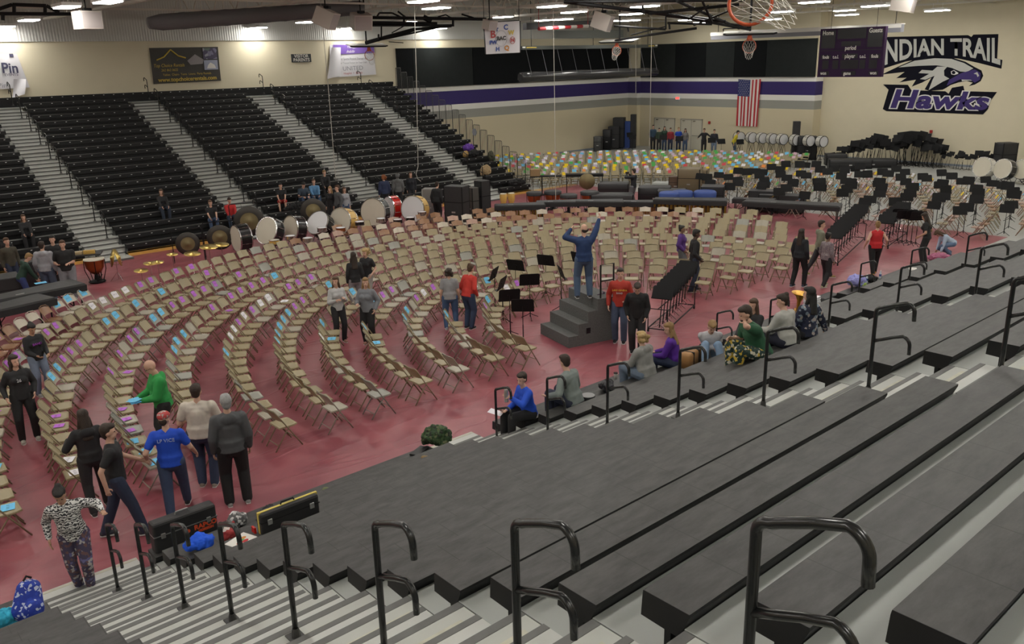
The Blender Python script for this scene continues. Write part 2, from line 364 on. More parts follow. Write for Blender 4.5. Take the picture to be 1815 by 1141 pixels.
# ================================================================ BLEACHERS
RUN, RISE = 0.607, 0.257
NY0, NZ0 = 10.88, 0.50        # near stand: first seat front edge
FY0, FZ0 = 33.0, 0.44         # far stand
def seat_mat(name, c, rough):
    M = mat(name, c, rough); nt = M.node_tree; N = nt.nodes; L = nt.links; b = N['Principled BSDF']
    tc = N.new('ShaderNodeTexCoord'); nz = N.new('ShaderNodeTexNoise'); nz.inputs['Scale'].default_value = 2.2; nz.inputs['Detail'].default_value = 12; nz.inputs['Roughness'].default_value = 0.7
    mp = N.new('ShaderNodeMapping'); mp.inputs['Scale'].default_value = (1.5, 5, 1); L.new(tc.outputs['Object'], mp.inputs[0]); L.new(mp.outputs[0], nz.inputs['Vector'])
    sp = N.new('ShaderNodeSeparateXYZ'); L.new(tc.outputs['Object'], sp.inputs[0])
    md = N.new('ShaderNodeMath'); md.operation = 'PINGPONG'; md.inputs[1].default_value = 0.231; L.new(sp.outputs['X'], md.inputs[0])
    lt = N.new('ShaderNodeMath'); lt.operation = 'LESS_THAN'; lt.inputs[1].default_value = 0.0035; L.new(md.outputs[0], lt.inputs[0])
    mr = N.new('ShaderNodeMapRange'); mr.inputs[1].default_value = .36; mr.inputs[2].default_value = .64; L.new(nz.outputs['Fac'], mr.inputs[0])
    mx = N.new('ShaderNodeMix'); mx.data_type = 'RGBA'; mx.inputs[6].default_value = (*[v*0.5 for v in c], 1); mx.inputs[7].default_value = (*[v*1.55 for v in c], 1)
    L.new(mr.outputs[0], mx.inputs[0])
    m2 = N.new('ShaderNodeMix'); m2.data_type = 'RGBA'; m2.inputs[7].default_value = (*[v*0.35 for v in c], 1); L.new(mx.outputs[2], m2.inputs[6]); L.new(lt.outputs[0], m2.inputs[0])
    L.new(m2.outputs[2], b.inputs['Base Color'])
    bp = N.new('ShaderNodeBump'); bp.inputs['Strength'].default_value = 0.15; bp.inputs['Distance'].default_value = 0.01; L.new(nz.outputs['Fac'], bp.inputs['Height']); L.new(bp.outputs['Normal'], b.inputs['Normal'])
    return M
M_SEAT = seat_mat('black_plastic_bench_top', (0.031, 0.030, 0.029), 0.5)
M_SEATD = mat('black_plastic_bench_side', (0.009, 0.009, 0.010), 0.5, spec=0.3)
M_DECKG = mat('grey_deck_board', (0.33, 0.345, 0.325), 0.5, noise=0.10, scale=2)
M_STEPG = mat('grey_step_tread', (0.42, 0.43, 0.40), 0.5, noise=0.10, scale=3)
M_NOSE = mat('dark_grey_step_nosing', (0.115, 0.115, 0.11), 0.6, noise=0.2, scale=12)
M_GRIP = mat('cream_worn_grip_strip', (0.47, 0.46, 0.37), 0.7, noise=0.3, scale=9)
M_RISER = mat('riser_grey_metal', (0.20, 0.205, 0.20), 0.5)
M_TIP = mat('white_row_number_tab', (0.7, 0.7, 0.7), 0.4)
M_PINE = mat('varnished_pine_board', (0.62, 0.36, 0.09), 0.4, noise=0.15, scale=5)

def bank(x0, x1, rows, near, label, group=None, tabs=False):
    s = 1 if near else -1
    root = thing('bleacher_section', label, 'bleachers', ((x0+x1)/2, NY0 if near else FY0, 0), 0 if near else PI, group)
    w = (x1-x0)/2; z0 = NZ0 if near else FZ0
    # local: +y towards the floor (front), rows climb towards -y
    for i in range(rows):
        yf = -i*RUN; zt = z0+i*RISE; sd = 0.285
        mb = MB()
        # bench: flat top, tapering ends (deeper box at the front, undercut at the back)
        top = [(-w, yf, zt), (w, yf, zt), (w, yf-sd, zt), (-w, yf-sd, zt)]
        lo = [(-w+0.0, yf+0.012, zt-0.15), (w, yf+0.012, zt-0.15), (w, yf-sd+0.06, zt-0.16), (-w, yf-sd+0.06, zt-0.16)]
        md = [(-w, yf+0.004, zt-0.02), (w, yf+0.004, zt-0.02), (w, yf-sd, zt-0.02), (-w, yf-sd, zt-0.02)]
        mb._add(top, [(0, 1, 2, 3)] if False else [(3, 2, 1, 0)], 0)
        mb._add(top+md, [(0, 1, 5, 4), (1, 2, 6, 5), (2, 3, 7, 6), (3, 0, 4, 7)], 1)
        mb._add(md+lo, [(0, 1, 5, 4), (1, 2, 6, 5), (2, 3, 7, 6), (3, 0, 4, 7), (4, 5, 6, 7)], 1)
        mb.b2((-w+0.05, yf-0.10, zt-0.345), (w-0.05, yf-0.14, zt-0.15), 1)
        if tabs:
            for k in range(int(2*w/0.462)): mb.box((-w+0.231+k*0.462, yf+0.013, zt-0.055), (0.055, 0.008, 0.022), mi=2)
        mb.obj('bench', [M_SEAT, M_SEATD, M_TIP], root)

    mb = MB()
    for i in range(rows):      # foot decks, one sheet stepping up
        zd = z0+i*RISE-0.35
        if i == 0: continue
        ya = -(i-1)*RUN-0.26; yb = -i*RUN-0.30
        mb.b2((-w, ya, zd-0.035), (w, yb, zd), 0)
        mb.b2((-w, ya, zd-RISE+0.0), (w, ya-0.02, zd-0.03), 1)
    mb.obj('foot_deck', [M_DECKG, M_RISER], root)
    mb = MB(); zt = z0+(rows-1)*RISE
    for xx in (-w+0.02, w-0.02):     # sloping frame under the section ends
        mb._add([(xx, -0.1, 0), (xx, -0.1, 0.05), (xx, -(rows-1)*RUN, zt-0.5), (xx, -(rows-1)*RUN, 0)], [(0, 1, 2, 3)])
    mb.obj('side_skirt', M_SEATD, root)
    return root
def aisle(x0, x1, rows, near, label, group=None):
    root = thing('aisle_stairs', label, 'stairs', ((x0+x1)/2, NY0 if near else FY0, 0), 0 if near else PI, group)
    w = (x1-x0)/2-0.01; z0 = NZ0 if near else FZ0
    dk = MB(); hf = MB(); ns = MB(); gp = MB()
    for i in range(0, rows):
        zd = z0+i*RISE-0.35; ya = -(i-1)*RUN-0.28 if i else 0.62; yb = -i*RUN-0.30
        if i == 0: zd = 0.07
        dk.b2((-w, ya, zd-0.2), (w, yb, zd)); ns.b2((-w, ya+0.012, zd-0.06), (w, ya-0.05, zd+0.003))
        gp.b2((-w+0.10, ya-0.15, zd), (w-0.10, ya-0.23, zd+0.004)) if near else None
        if i == 0 and near: hf.b2((-w, 0.62, 0.07), (w, 0.0, 0.10)); ns.b2((-w, 0.40, 0.10), (w, 0.32, 0.103)); gp.b2((-w, 0.55, .10), (w, 0.60, .104))
        # half step in front of the next deck
        zh = zd+RISE/2; yh = -i*RUN-0.28
        hf.b2((-w+0.10, yh+0.28, zd), (w-0.10, yh+0.0, zh)); ns.b2((-w+0.10, yh+0.292, zh-0.05), (w-0.10, yh+0.24, zh+0.003))
    dk.obj('deck_step', M_STEPG, root); hf.obj('half_step', mat('light_grey_half_step', (0.47, 0.48, 0.455), 0.5, noise=0.1, scale=4), root)
    ns.obj('nosing', M_NOSE, root)
    if near: gp.obj('grip_strip', M_GRIP, root)
    return root
P4 = 6.1
def short(a, b): return '%s' % a
near_names = ['near black bleacher section left of the handrailed stairs at bottom left',
              'near black bleacher section filling the lower middle of the view',
              'near black bleacher section where the people in green and grey sit',
              'near black bleacher section behind the stack of white programs',
              'near black bleacher section at the far right end of the stand']
for k, (a, b) in enumerate([(-3.2, 1.44), (2.9, 7.52), (8.95, 13.57), (15.0, 19.62), (21.0, 25.7)]):
    bank(a, b, 18, True, near_names[k])
for k, (a, b) in enumerate([(1.44, 2.9), (7.52, 8.95), (13.57, 15.0), (19.62, 21.0)]):
    aisle(a, b, 18, True, ['grey striped aisle stairs beside the instrument case in the near stand', 'grey striped aisle stairs beside the person in blue in the near stand',
                         'grey aisle stairs of the near stand beside the stack of programs', 'farthest grey aisle stairs of the near stand'][k])
far_b = [(-2.4, 2.29), (3.75, 8.42), (9.85, 14.47), (15.95, 20.57), (22.1, 26.75), (28.25, 30.26)]
far_l = ['far black bleacher section at the left edge of the view', 'far black bleacher section behind the people by the keyboard', 'far black bleacher section with the lone seated girl in the middle',
         'far black bleacher section behind the row of bass drums', 'far black bleacher section behind the tall black cases', 'narrow far black bleacher section at the barred end rails']
FARB = [bank(a, b, 20, False, l, tabs=True) for (a, b), l in zip(far_b, far_l)]
for k, (a, b) in enumerate([(2.29, 3.75), (8.42, 9.85), (14.47, 15.95), (20.57, 22.1), (26.75, 28.25)]):
    aisle(a, b, 20, False, ['grey aisle stairs of the far stand under the torn white banner', 'grey aisle stairs of the far stand left of the lone seated girl',
                            'grey aisle stairs of the far stand left of the bass drums', 'grey aisle stairs of the far stand below the white and purple banner',
                            'grey aisle stairs of the far stand nearest the barred end rails'][k])
# continuous top row along the wall
mb = MB(); zt = FZ0+20*RISE; mb.b2((-2.4, FY0+20*RUN, zt-0.16), (30.26, FY0+20*RUN+0.3, zt), 0); mb.b2((-2.4, FY0+20*RUN-0.2, zt-0.47), (30.26, YW-0.01, zt-0.43), 1); mb.b2((-2.4, FY0+20*RUN+0.05, zt-.43), (30.26, FY0+20*RUN+0.1, zt-.16), 0)
r = thing('top_bench', 'continuous black top bench of the far stand along the cream wall', 'bleachers')
for k in range(70): mb.box((-2.2+k*0.462, FY0+20*RUN-0.003, zt-0.055), (0.055, 0.006, 0.022), mi=2)
mb.obj('bench', [M_SEATD, M_DECKG, M_TIP], r)
# pine kick boards under the first far bench
for k, (a, b) in enumerate(far_b):
    mb = MB(); mb.b2((a, FY0+0.02, 0.006), (b, FY0-0.02, 0.16)); mb.b2((a, FY0-0.02, 0.12), (b, FY0+0.1, 0.16))
    mb.v = [(-(v[0]-(a+b)/2), -(v[1]-FY0), v[2]) for v in mb.v]; tag(mb.obj('kick_board', M_PINE, FARB[k]), 'yellow pine kick board')
# handrails
M_RAIL = mat('black_rail_enamel', (0.014, 0.015, 0.016), 0.25)
M_PLATE = mat('worn_steel_foot_plate', (0.07, 0.07, 0.07), 0.45, 0.6, noise=0.4, scale=20)
def arc(c, r, a0, a1, n, f): return [f(c[0]+r*math.cos(math.radians(a0+(a1-a0)*k/n)), c[1]+r*math.sin(math.radians(a0+(a1-a0)*k/n))) for k in range(n+1)]
RAIL = thing('handrail', 'x', 'handrail', (0, 0, 0))
f = lambda y, z: (0, y, z)
mb = MB(); mb.tube([(0, 0, 0.0), (0, 0, 0.3), (0, 0, 0.6), (0, 0, 0.88)]+arc((-0.05, 0.89), 0.05, 0, 93, 4, f)+[(0, -0.08, 0.955), (0, -0.2, 1.005)]+arc((-0.29, 0.95), 0.09, 100, 180, 6, f)+[(0, -0.383, 0.87)], 0.0205, 10)
mb.obj('post', M_RAIL, RAIL, True)
mb = MB(); mb.tube([(0, 0, 0.58), (0, -0.1, 0.62), (0, -0.19, 0.658)]+arc((-0.28, 0.605), 0.09, 100, 180, 6, f)+[(0, -0.372, 0.52)], 0.0185, 10); mb.obj('lower_grip', M_RAIL, RAIL, True)
mb = MB(); mb.b2((-0.055, -0.07, 0.0), (0.055, 0.07, 0.012)); mb.lathe([(0.034, 0.012), (0.030, 0.06), (0.022, 0.085)], 10); mb.obj('foot_plate', M_PLATE, RAIL)
firstr = [True]
def rail(x, y, z, near, label, group=None):
    rz = 0 if near else PI
    if firstr[0]: firstr[0] = False; RAIL.location = (x, y, z); RAIL.rotation_euler = (0, 0, rz); tag(RAIL, label, None, group); return RAIL
    return dup(RAIL, (x, y, z), rz, label, group)
ordn = ['lowest', 'second lowest', 'third from the floor', 'fourth from the floor', 'fifth from the floor', 'sixth from the floor', 'seventh from the floor', 'top']
nn = ['on the bottom-left stairs by the instrument case', 'in the aisle beside the person in blue', 'in the aisle beside the stack of programs', 'in the farthest aisle of the near stand']
for a, x in enumerate((2.22, 8.22, 14.2, 20.2)):
    for q, n in enumerate((2, 4, 6, 8, 10, 12, 14, 16)):
        rail(x, NY0-(n-1)*RUN-0.28-(0.14 if a == 0 else 0.10), NZ0+n*RISE-0.35, True, '%s black handrail %s' % (ordn[q], nn[a]))
fn = ['up the far aisle under the torn banner', 'up the far aisle left of the lone seated girl', 'up the far aisle left of the bass drums', 'up the far aisle below the purple banner', 'up the far aisle nearest the end rails']
for a, x in enumerate((3.05, 9.13, 15.2, 21.33, 27.5)):
    for n in range(2, 21, 2):
        rail(x+0.35, FY0+(n-1)*RUN+0.28+0.08, FZ0+n*RISE-0.35, False, '%s small handrail %s' % (['lowest', 'second', 'third', 'fourth', 'fifth', 'sixth', 'seventh', 'eighth', 'ninth', 'topmost'][n//2-1], fn[a]))
# barred end rails of the far stand
M_BAR = mat('dark_bar_enamel', (0.05, 0.05, 0.05), 0.4)
for i in range(20):
    mb = MB(); ya = FY0+i*RUN-0.02; yb = ya+0.55; zb = FZ0+i*RISE-0.40; zt2 = FZ0+i*RISE+1.05; X = 30.42
    fx = lambda y, z: (X, y, z)
    mb.tube([fx(ya, zb)]+[fx(ya, zt2-0.06)]+arc((ya+0.06, zt2-0.06), 0.06, 180, 90, 3, fx)+arc((yb-0.06, zt2-0.06), 0.06, 90, 0, 3, fx)+[fx(yb, zb)], 0.016, 6)
    for k in range(1, 5): yy = ya+(yb-ya)*k/5; mb.cyl(fx(yy, zb), fx(yy, zt2), 0.011, n=5)
    mb.cyl(fx(ya, zb), fx(yb, zb), 0.014, n=5)
    mb.v = [(-(v[0]-(28.25+30.26)/2), -(v[1]-FY0), v[2]) for v in mb.v]; mb.obj('end_rail', M_BAR, FARB[5])
# ================================================================ FOLDING CHAIRS
SHELL = {'tan': (0.31, 0.26, 0.152), 'beige': (0.36, 0.33, 0.26), 'brown': (0.28, 0.155, 0.085), 'cream': (0.52, 0.47, 0.38), 'grey': (0.29, 0.29, 0.25), 'pink': (0.42, 0.28, 0.22), 'dark': (0.10, 0.07, 0.05), 'mustard': (0.42, 0.29, 0.08)}
ROUND = {'brown', 'cream', 'pink', 'dark'}
def chair_bits(kind, lo=False):
    """list of (part name, MB); local +y is where the sitter faces"""
    rnd = kind in ROUND; w = 0.215; out = []
    # seat pan with rolled front corners
    mb = MB(); c = [(-0.19, -0.16), (0.19, -0.16), (0.205, 0.12), (0.17, 0.205), (-0.17, 0.205), (-0.205, 0.12)]
    if lo: mb.prism(c, 0.425, 0.445)
    else:
        M = Matrix.Translation((0, 0, 0.43)); n = len(c)
        inn = [(x*0.9, y*0.9) for x, y in c]
        vs = [(x, y, -0.02) for x, y in c]+[(x, y, 0.004) for x, y in c]+[(x*0.95, y*0.95, 0.014) for x, y in c]+[(x*0.80, y*0.80, 0.005) for x, y in c]
        fs = [tuple(reversed(range(n)))]+[(q*n+k, q*n+(k+1) % n, (q+1)*n+(k+1) % n, (q+1)*n+k) for q in range(3) for k in range(n)]+[tuple(range(3*n, 4*n))]
        mb._add([M @ Vector(v) for v in vs], fs)
    out.append(('seat', mb))
    # leg line: foot (0.25,0) -> top (-0.235,0.78)
    fy = lambda z: 0.25-0.485*z/0.78
    nx = 2 if lo else 6
    mb = MB(); zl, zh = 0.55, 0.765
    def bk(u, v, off):
        x = (u*2-1)*(w-0.012); z = zl+(zh-zl)*v; cx = (1-(u*2-1)**2)
        if rnd: z = zl+0.03+(zh-zl-0.03)*v*(0.80+0.20*cx**0.5)
        else: z = zl+(zh-zl)*v*(1 if abs(u*2-1) < 0.9 or v < 0.9 else 0.90)
        return Vector((x, fy(z)-0.035*cx-off, z))
    mb.sheet(nx, 2 if lo else 3, lambda u, v: bk(u, v, 0)); 
    if not lo: mb.sheet(nx, 3, lambda u, v: bk(1-u, v, 0.012))
    out.append(('backrest', mb))
    r = 0.0125; n = 4 if lo else 6
    for s in (-1, 1):
        mb = MB()
        top = 0.74 if rnd else 0.755
        pts = [(s*w, fy(0), 0), (s*w, fy(0.42), 0.42), (s*w, fy(top), top)]
        if rnd: pts += [(s*w*0.72, fy(0.79), 0.79), (0, fy(0.805)-0.02, 0.805)]
        else: pts += [(s*(w-0.03), fy(0.778), 0.778), (0, fy(0.782)-0.03, 0.782)]
        if lo: pts = pts[:1]+pts[2:3]
        mb.tube(pts, r if not lo else 0.014, 4 if lo else n); out.append(('leg', mb))
        mb = MB(); mb.tube([(s*(w-0.03), -0.27, 0), (s*(w-0.03), -0.05, 0.30), (s*(w-0.03), 0.05, 0.42)] if not lo else [(s*(w-0.03), -0.27, 0), (s*(w-0.03), 0.05, 0.42)], r if not lo else 0.014, 4 if lo else n); out.append(('leg', mb))
    mb = MB(); mb.cyl((-w, fy(0.17), 0.17), (w, fy(0.17), 0.17), 0.009, n=4 if lo else 6); out.append(('stretcher', mb))
    mb = MB(); mb.cyl((-w+.03, -0.20, 0.10), (w-.03, -0.20, 0.10), 0.009, n=4 if lo else 6); out.append(('stretcher', mb))
    return out
M_SHELL = {}; M_TUBE = {}
for k, c in SHELL.items():
    M_SHELL[k] = mat('%s_enamelled_chair_steel' % k, c, 0.28 if k in ROUND else 0.38, noise=0.05, scale=30, spec=0.5)
    M_TUBE[k] = mat('%s_chair_tube' % k, tuple(v*0.72 for v in c), 0.35)
PROTO = {}
for k in SHELL:
    r = thing('folding_chair', 'x', 'folding chair', (0, 0, -50))
    for nm, mb in chair_bits(k): weld(mb.obj(nm, M_SHELL[k] if nm in ('seat', 'backrest') else M_TUBE[k], r, nm in ('leg', 'stretcher')))
    PROTO[k] = r
used_proto = set()
CX, CY = 16.0, 13.4
R0, DR = 4.0, 1.02
ORD = {}
chairs = []   # (x, y, rot, kind, row, where, angle, R, lab)
random.seed(11)
rowname = ['innermost arc around the podium', 'second arc from the podium', 'third arc from the podium', 'fourth arc from the podium', 'fifth arc from the podium', 'sixth arc from the podium',
           'seventh arc from the podium', 'eighth arc from the podium', 'ninth arc from the podium', 'tenth arc from the podium', 'eleventh arc from the podium', 'outermost arc']
RL = [3.78, 4.72, 5.7, 6.7, 7.68, 8.7, 9.75, 10.9, 12.05, 13.15, 14.25, 15.35]
for k in range(12):
    R = RL[k]; a = 180-math.degrees(0.22/R); i = -1; angs = []
    while a > math.degrees(0.2/R):
        angs.append(a); a -= math.degrees((0.56 if a > 100 else 0.60 if a > 60 else 0.70)/R)
    for i, a in enumerate(angs):
        if k == 0 and 60 < a < 122 and i % 2: pass
        if k == 11 and not (128 < a < 175 or 40 < a < 92): continue
        if k == 10 and a < 22: continue
        if k >= 7 and a < 14: continue
        if k == 9 and a < 18: continue
        rr = R+random.uniform(-0.03, 0.03); ar = math.radians(a)
        x, y = CX+rr*math.cos(ar), CY+rr*math.sin(ar)
        kind = 'tan'
        q = random.random()
        if k >= 9 and 30 < a < (86 if k == 9 else 100): kind = random.choice(['brown', 'brown', 'brown', 'cream', 'pink', 'cream', 'tan'])
        elif k == 11 and a > 128: kind = random.choice(['brown', 'brown', 'cream'])
        elif q < 0.12: kind = 'beige'
        elif q < 0.17: kind = 'grey'
        elif q < 0.172 and k > 3: kind = 'mustard'
        chairs.append([x, y, ar+PI/2+random.uniform(-0.05, 0.05), kind, k, a, 1]); ORD[(round(x, 3), round(y, 3))] = i
# floor places taken by people, stands and instruments
BLOCK = [(FL(x, y).x, FL(x, y).y, r) for x, y, r in [(318, 915, .40), (225, 948, .4), (178, 903, .42), (54, 780, .4), (78, 700, .4), (302, 800, .45), (604, 606, .36), (656, 609, .36), (634, 552, .36), (655, 540, .36), (800, 583, .45), (832, 582, .42),
    (905, 597, .25), (928, 618, .25), (940, 565, .25), (915, 535, .25), (968, 525, .25), (878, 552, .25), (892, 572, .25), (995, 550, .25), (1206, 490, .35), (1229, 516, .38), (1414, 508, .4), (1461, 508, .4), (1449, 492, .5), (371, 860, .4),
    (432, 455, .7), (483, 444, .7), (526, 437, .7), (571, 430, .7), (612, 426, .7), (668, 408, .7), (738, 402, .7), (490, 462, .3), (518, 456, .3), (549, 458, .3), (574, 441, .3), (607, 441, .3), (640, 429, .3), (677, 422, .3), (707, 422, .3), (729, 418, .3), (750, 410, .3), (72, 572, 1.0), (22, 600, 1.0), (110, 560, .6), (1165, 590, .5), (1190, 567, .5), (1215, 545, .5), (1490, 450, .6), (1520, 425, .6)]]
for x0, x1, y in ((885, 1270, 392), (1330, 1490, 394)):
    BLOCK += [(FL(x, y).x, FL(x, y).y, .62) for x in range(x0, x1, 12)]
# second and third ensembles on the grey floor
random.seed(5)
for k in range(12):
    R = 10.2+k*0.96; n = int(math.radians(64)*R/0.56)
    for i in range(n+1):
        a = math.radians(11+64*i/n+random.uniform(-.2, .2)); x, y = 28+R*math.cos(a), 24+R*math.sin(a)
        if x < 31.6 or x > 48.6 or y > 43.6 or y < 26.2: continue
        chairs.append([x, y, a+PI/2+random.uniform(-.08, .08), 'tan' if random.random() < .8 else random.choice(['beige', 'grey', 'brown']), k, a, 2]); ORD[(round(x, 3), round(y, 3))] = i
stands3 = []
for k in range(11):
    R = 4.2+k*1.22; n = max(2, int(math.radians(80)*R/0.86))
    for i in range(n+1):
        a = math.radians(-88+78*i/n); x, y = 31.5+R*math.cos(a), 27+R*math.sin(a)
        if x < 32.6 or x > 43.0 or y < 10.9: continue
        chairs.append([x, y, a+PI/2+random.uniform(-.15, .15), random.choice(['tan', 'tan', 'brown', 'brown', 'pink']), k, a, 3]); ORD[(round(x, 3), round(y, 3))] = i
        if (i+k) % 3 != 0:
            rr = R-0.62; b = a+random.uniform(-.02, .02); stands3.append((31.5+rr*math.cos(b), 27+rr*math.sin(b), math.radians(-60)+random.uniform(-.5, .5), k, i))
BLOCK = globals().get('BLOCK', [])
chairs = [c for c in chairs if not any((c[0]-bx)**2+(c[1]-by)**2 < br*br for bx, by, br in BLOCK)]
def to_px(p):
    d = Vector(p)-Vector((0, 0, H)); w = d.dot(_F)
    if w <= 0.1: return (-999, -999)
    return (907.5+FPX*d.dot(_R)/w, 570.5-FPX*d.dot(_U)/w)
def inframe(c):
    x, y = to_px((c[0], c[1], 0.5)); return -25 < x < 1840 and -10 < y < 1160
chairs = [c for c in chairs if inframe(c)]
chairs.sort(key=lambda c: (c[0]**2+c[1]**2))
NIND = 300
# ---- loose sheets of paper on chairs
P_COL = {'blue': (0.16, 0.55, 0.85), 'purple': (0.50, 0.16, 0.66), 'white': (0.80, 0.79, 0.83), 'yellow': (0.85, 0.62, 0.01), 'green': (0.08, 0.42, 0.09), 'pink': (0.66, 0.45, 0.55), 'red': (0.65, 0.08, 0.10), 'orange': (0.80, 0.28, 0.06), 'lilac': (0.52, 0.45, 0.60)}
M_PAPER = {k: mat('%s_paper' % k, c, 0.8) for k, c in P_COL.items()}
M_INK = mat('marker_ink', (0.05, 0.05, 0.08), 0.7)
def paper_mb(w, h, ink=True):
    mb = MB(); mb.box((0, 0, 0), (w, h, 0.0015))
    if ink:
        for q in (-0.25, 0.02, 0.24): mb.box((w*q, 0, 0.0012), (w*0.05, h*0.22, 0.0006), mi=1)
    return mb
PAPER = {}
for k in P_COL:
    big = k in ('white', 'blue'); w, h = (0.23, 0.19) if big else (0.165, 0.17)
    PAPER[k] = tag(paper_mb(w, h).obj('sheet_of_paper', [M_PAPER[k], M_INK]), 'x', 'paper'); PAPER[k].location = (0, 0, -50)
up = set()
LOC = {}
def ordi(x, y):
    n = ORD.get((round(x, 3), round(y, 3)), 0)+1
    return word(n)
def chair_label(c):
    x, y, rz, kind, k, a, g = c
    col = {'tan': 'tan', 'beige': 'pale beige', 'brown': 'shiny brown round-backed', 'cream': 'cream round-backed', 'grey': 'greyish', 'pink': 'pinkish round-backed', 'dark': 'dark', 'mustard': 'mustard'}[kind]
    return '%s chair, %s from the camera-side left end of the %s' % (col, ordi(x, y), rowname[k]), 'folding chairs of the %s' % rowname[k]
    return '%s folding chair at the %s of the %s' % (col, sec, rowname[k]), 'folding chairs, %s, %s, %s' % (kind, rowname[k], sec)
papers = []
random.seed(3)
for n, c in enumerate(chairs):
    x, y, rz, kind, k, a, g = c
    if g == 1:
        has = None
        if a > 116 and (a < 160 or k >= 8) and k >= 1: has = random.random() < 0.74
        if k in (0, 1, 2) and 100 < a < 158: has = random.random() < 0.6
        if k >= 7 and a > 172: has = random.random() < 0.8
        if has:
            seg = int(a/9)+k*3; rnd = random.Random(seg*7+k); col = rnd.choice(['blue', 'purple', 'purple', 'blue', 'purple', 'white'] if random.random() < .85 else ['blue', 'purple', 'white'])
            papers.append((c, col, 'seat' if (a > 160 or random.random() < 0.05) else 'back'))
    elif g == 2 and random.random() < .88: papers.append((c, random.choice(['yellow', 'yellow', 'yellow', 'blue', 'blue', 'white', 'white', 'green', 'green', 'pink', 'lilac', 'lilac', 'lilac', 'red'] if random.random() < .97 else ['orange']), 'back'))
    elif g == 3 and random.random() < 0.9: papers.append((c, random.choice(['yellow', 'blue', 'green', 'pink', 'blue', 'lilac', 'white', 'orange', 'yellow']), 'back'))
for c in chairs[:NIND]:
    x, y, rz, kind, k, a, g = c; lab, grp = chair_label(c)
    if kind not in used_proto:
        used_proto.add(kind); r = PROTO[kind]
        # make sure the children are known before the prototype is moved
        KID[r.name] = [q for q in COL.objects if q.parent == r]
        for q in KID[r.name]: KID[q.name] = []
        r.location = (x, y, 0.006); r.rotation_euler = (0, 0, rz); r['label'] = lab; r['group'] = grp
    else: dup(PROTO[kind], (x, y, 0.006), rz, lab, grp)
for k, r in PROTO.items():
    if k not in used_proto:
        for q in [q for q in COL.objects if q.parent == r]: bpy.data.objects.remove(q)
        bpy.data.objects.remove(r)
kinds = list(SHELL)
if len(chairs) > NIND:
    mb = MB(); lob = {k: chair_bits(k, True) for k in kinds}
    for x, y, rz, kind, k, a, g in chairs[NIND:]:
        cs, sn = math.cos(rz), math.sin(rz); z0 = 0.006 if g == 1 else 0
        for nm, b in lob[kind]:
            mi = kinds.index(kind)*2+(0 if nm in ('seat', 'backrest') else 1)
            mb._add([(x+v[0]*cs-v[1]*sn, y+v[0]*sn+v[1]*cs, v[2]+z0) for v in b.v], b.f, mi)
    ms = []
    for k in kinds: ms += [M_SHELL[k], M_TUBE[k]]
    tag(mb.obj('folding_chairs', ms), 'hundreds of folding chairs in curved rows at the back of the hall', 'folding chairs', None, 'stuff')
def paper_pose(c, pos):
    x, y, rz, kind, k, a, g = c; R = Matrix.Rotation(rz, 4, 'Z'); z0 = 0.006 if g == 1 else 0
    if pos == 'seat': L = Matrix.Translation((random.uniform(-.04, .04), random.uniform(-.04, .06), 0.4475)) @ Matrix.Rotation(random.uniform(-.6, .6), 4, 'Z')
    else:
        z = 0.69; yy = 0.25-0.485*z/0.78-0.028
        L = Matrix.Translation((random.uniform(-.05, .05), yy+0.008, z+0.012)) @ Matrix.Rotation(math.radians(-58), 4, 'X') @ Matrix.Rotation(random.uniform(-.15, .15), 4, 'Z')
    return Matrix.Translation((x, y, z0)) @ R @ L
papers.sort(key=lambda p: p[0][0]**2+p[0][1]**2)
for c, col, pos in papers[:300]:
    M = paper_pose(c, pos)
    if col in up: o = PAPER[col].copy(); COL.objects.link(o)
    else: o = PAPER[col]; up.add(col)
    o.matrix_world = M
    x, y, rz, kind, k, a, g = c
    if g == 1:
        w = 'lying on a seat' if pos == 'seat' else 'taped on a backrest'; o['label'] = '%s sheet %s, %s chair of the %s' % (col, w.replace('taped ', ''), ordi(x, y), rowname[k]); o['group'] = 'sheets of paper on the '+rowname[k]
    elif g == 2:
        o['label'] = '%s sheet on the %s chair of the %s row near the end wall' % (col, ordi(x, y), word(k+1)); o['group'] = '%s sheets in the block of chairs by the end wall' % col
    else:
        o['label'] = '%s sheet on the %s chair of the %s row among the stands' % (col, ordi(x, y), word(k+1)); o['group'] = '%s sheets among the music stands' % col
for k in list(P_COL):
    if k not in up: bpy.data.objects.remove(PAPER[k])
if len(papers) > 300:
    mb = MB(); pk = list(P_COL)
    for c, col, pos in papers[300:]:
        M = paper_pose(c, pos); b = paper_mb(0.22 if c[6] > 1 else 0.18, 0.17 if c[6] > 1 else .16, False); mb._add([M @ Vector(v) for v in b.v], b.f, pk.index(col))
    tag(mb.obj('sheets_of_paper', [M_PAPER[k] for k in pk]), 'many small yellow, blue, green, white and lilac sheets on the farthest chair backs', 'papers', None, 'stuff')
print('CHAIRS', len(chairs), 'PAPERS', len(papers), 'STANDS', len(stands3))
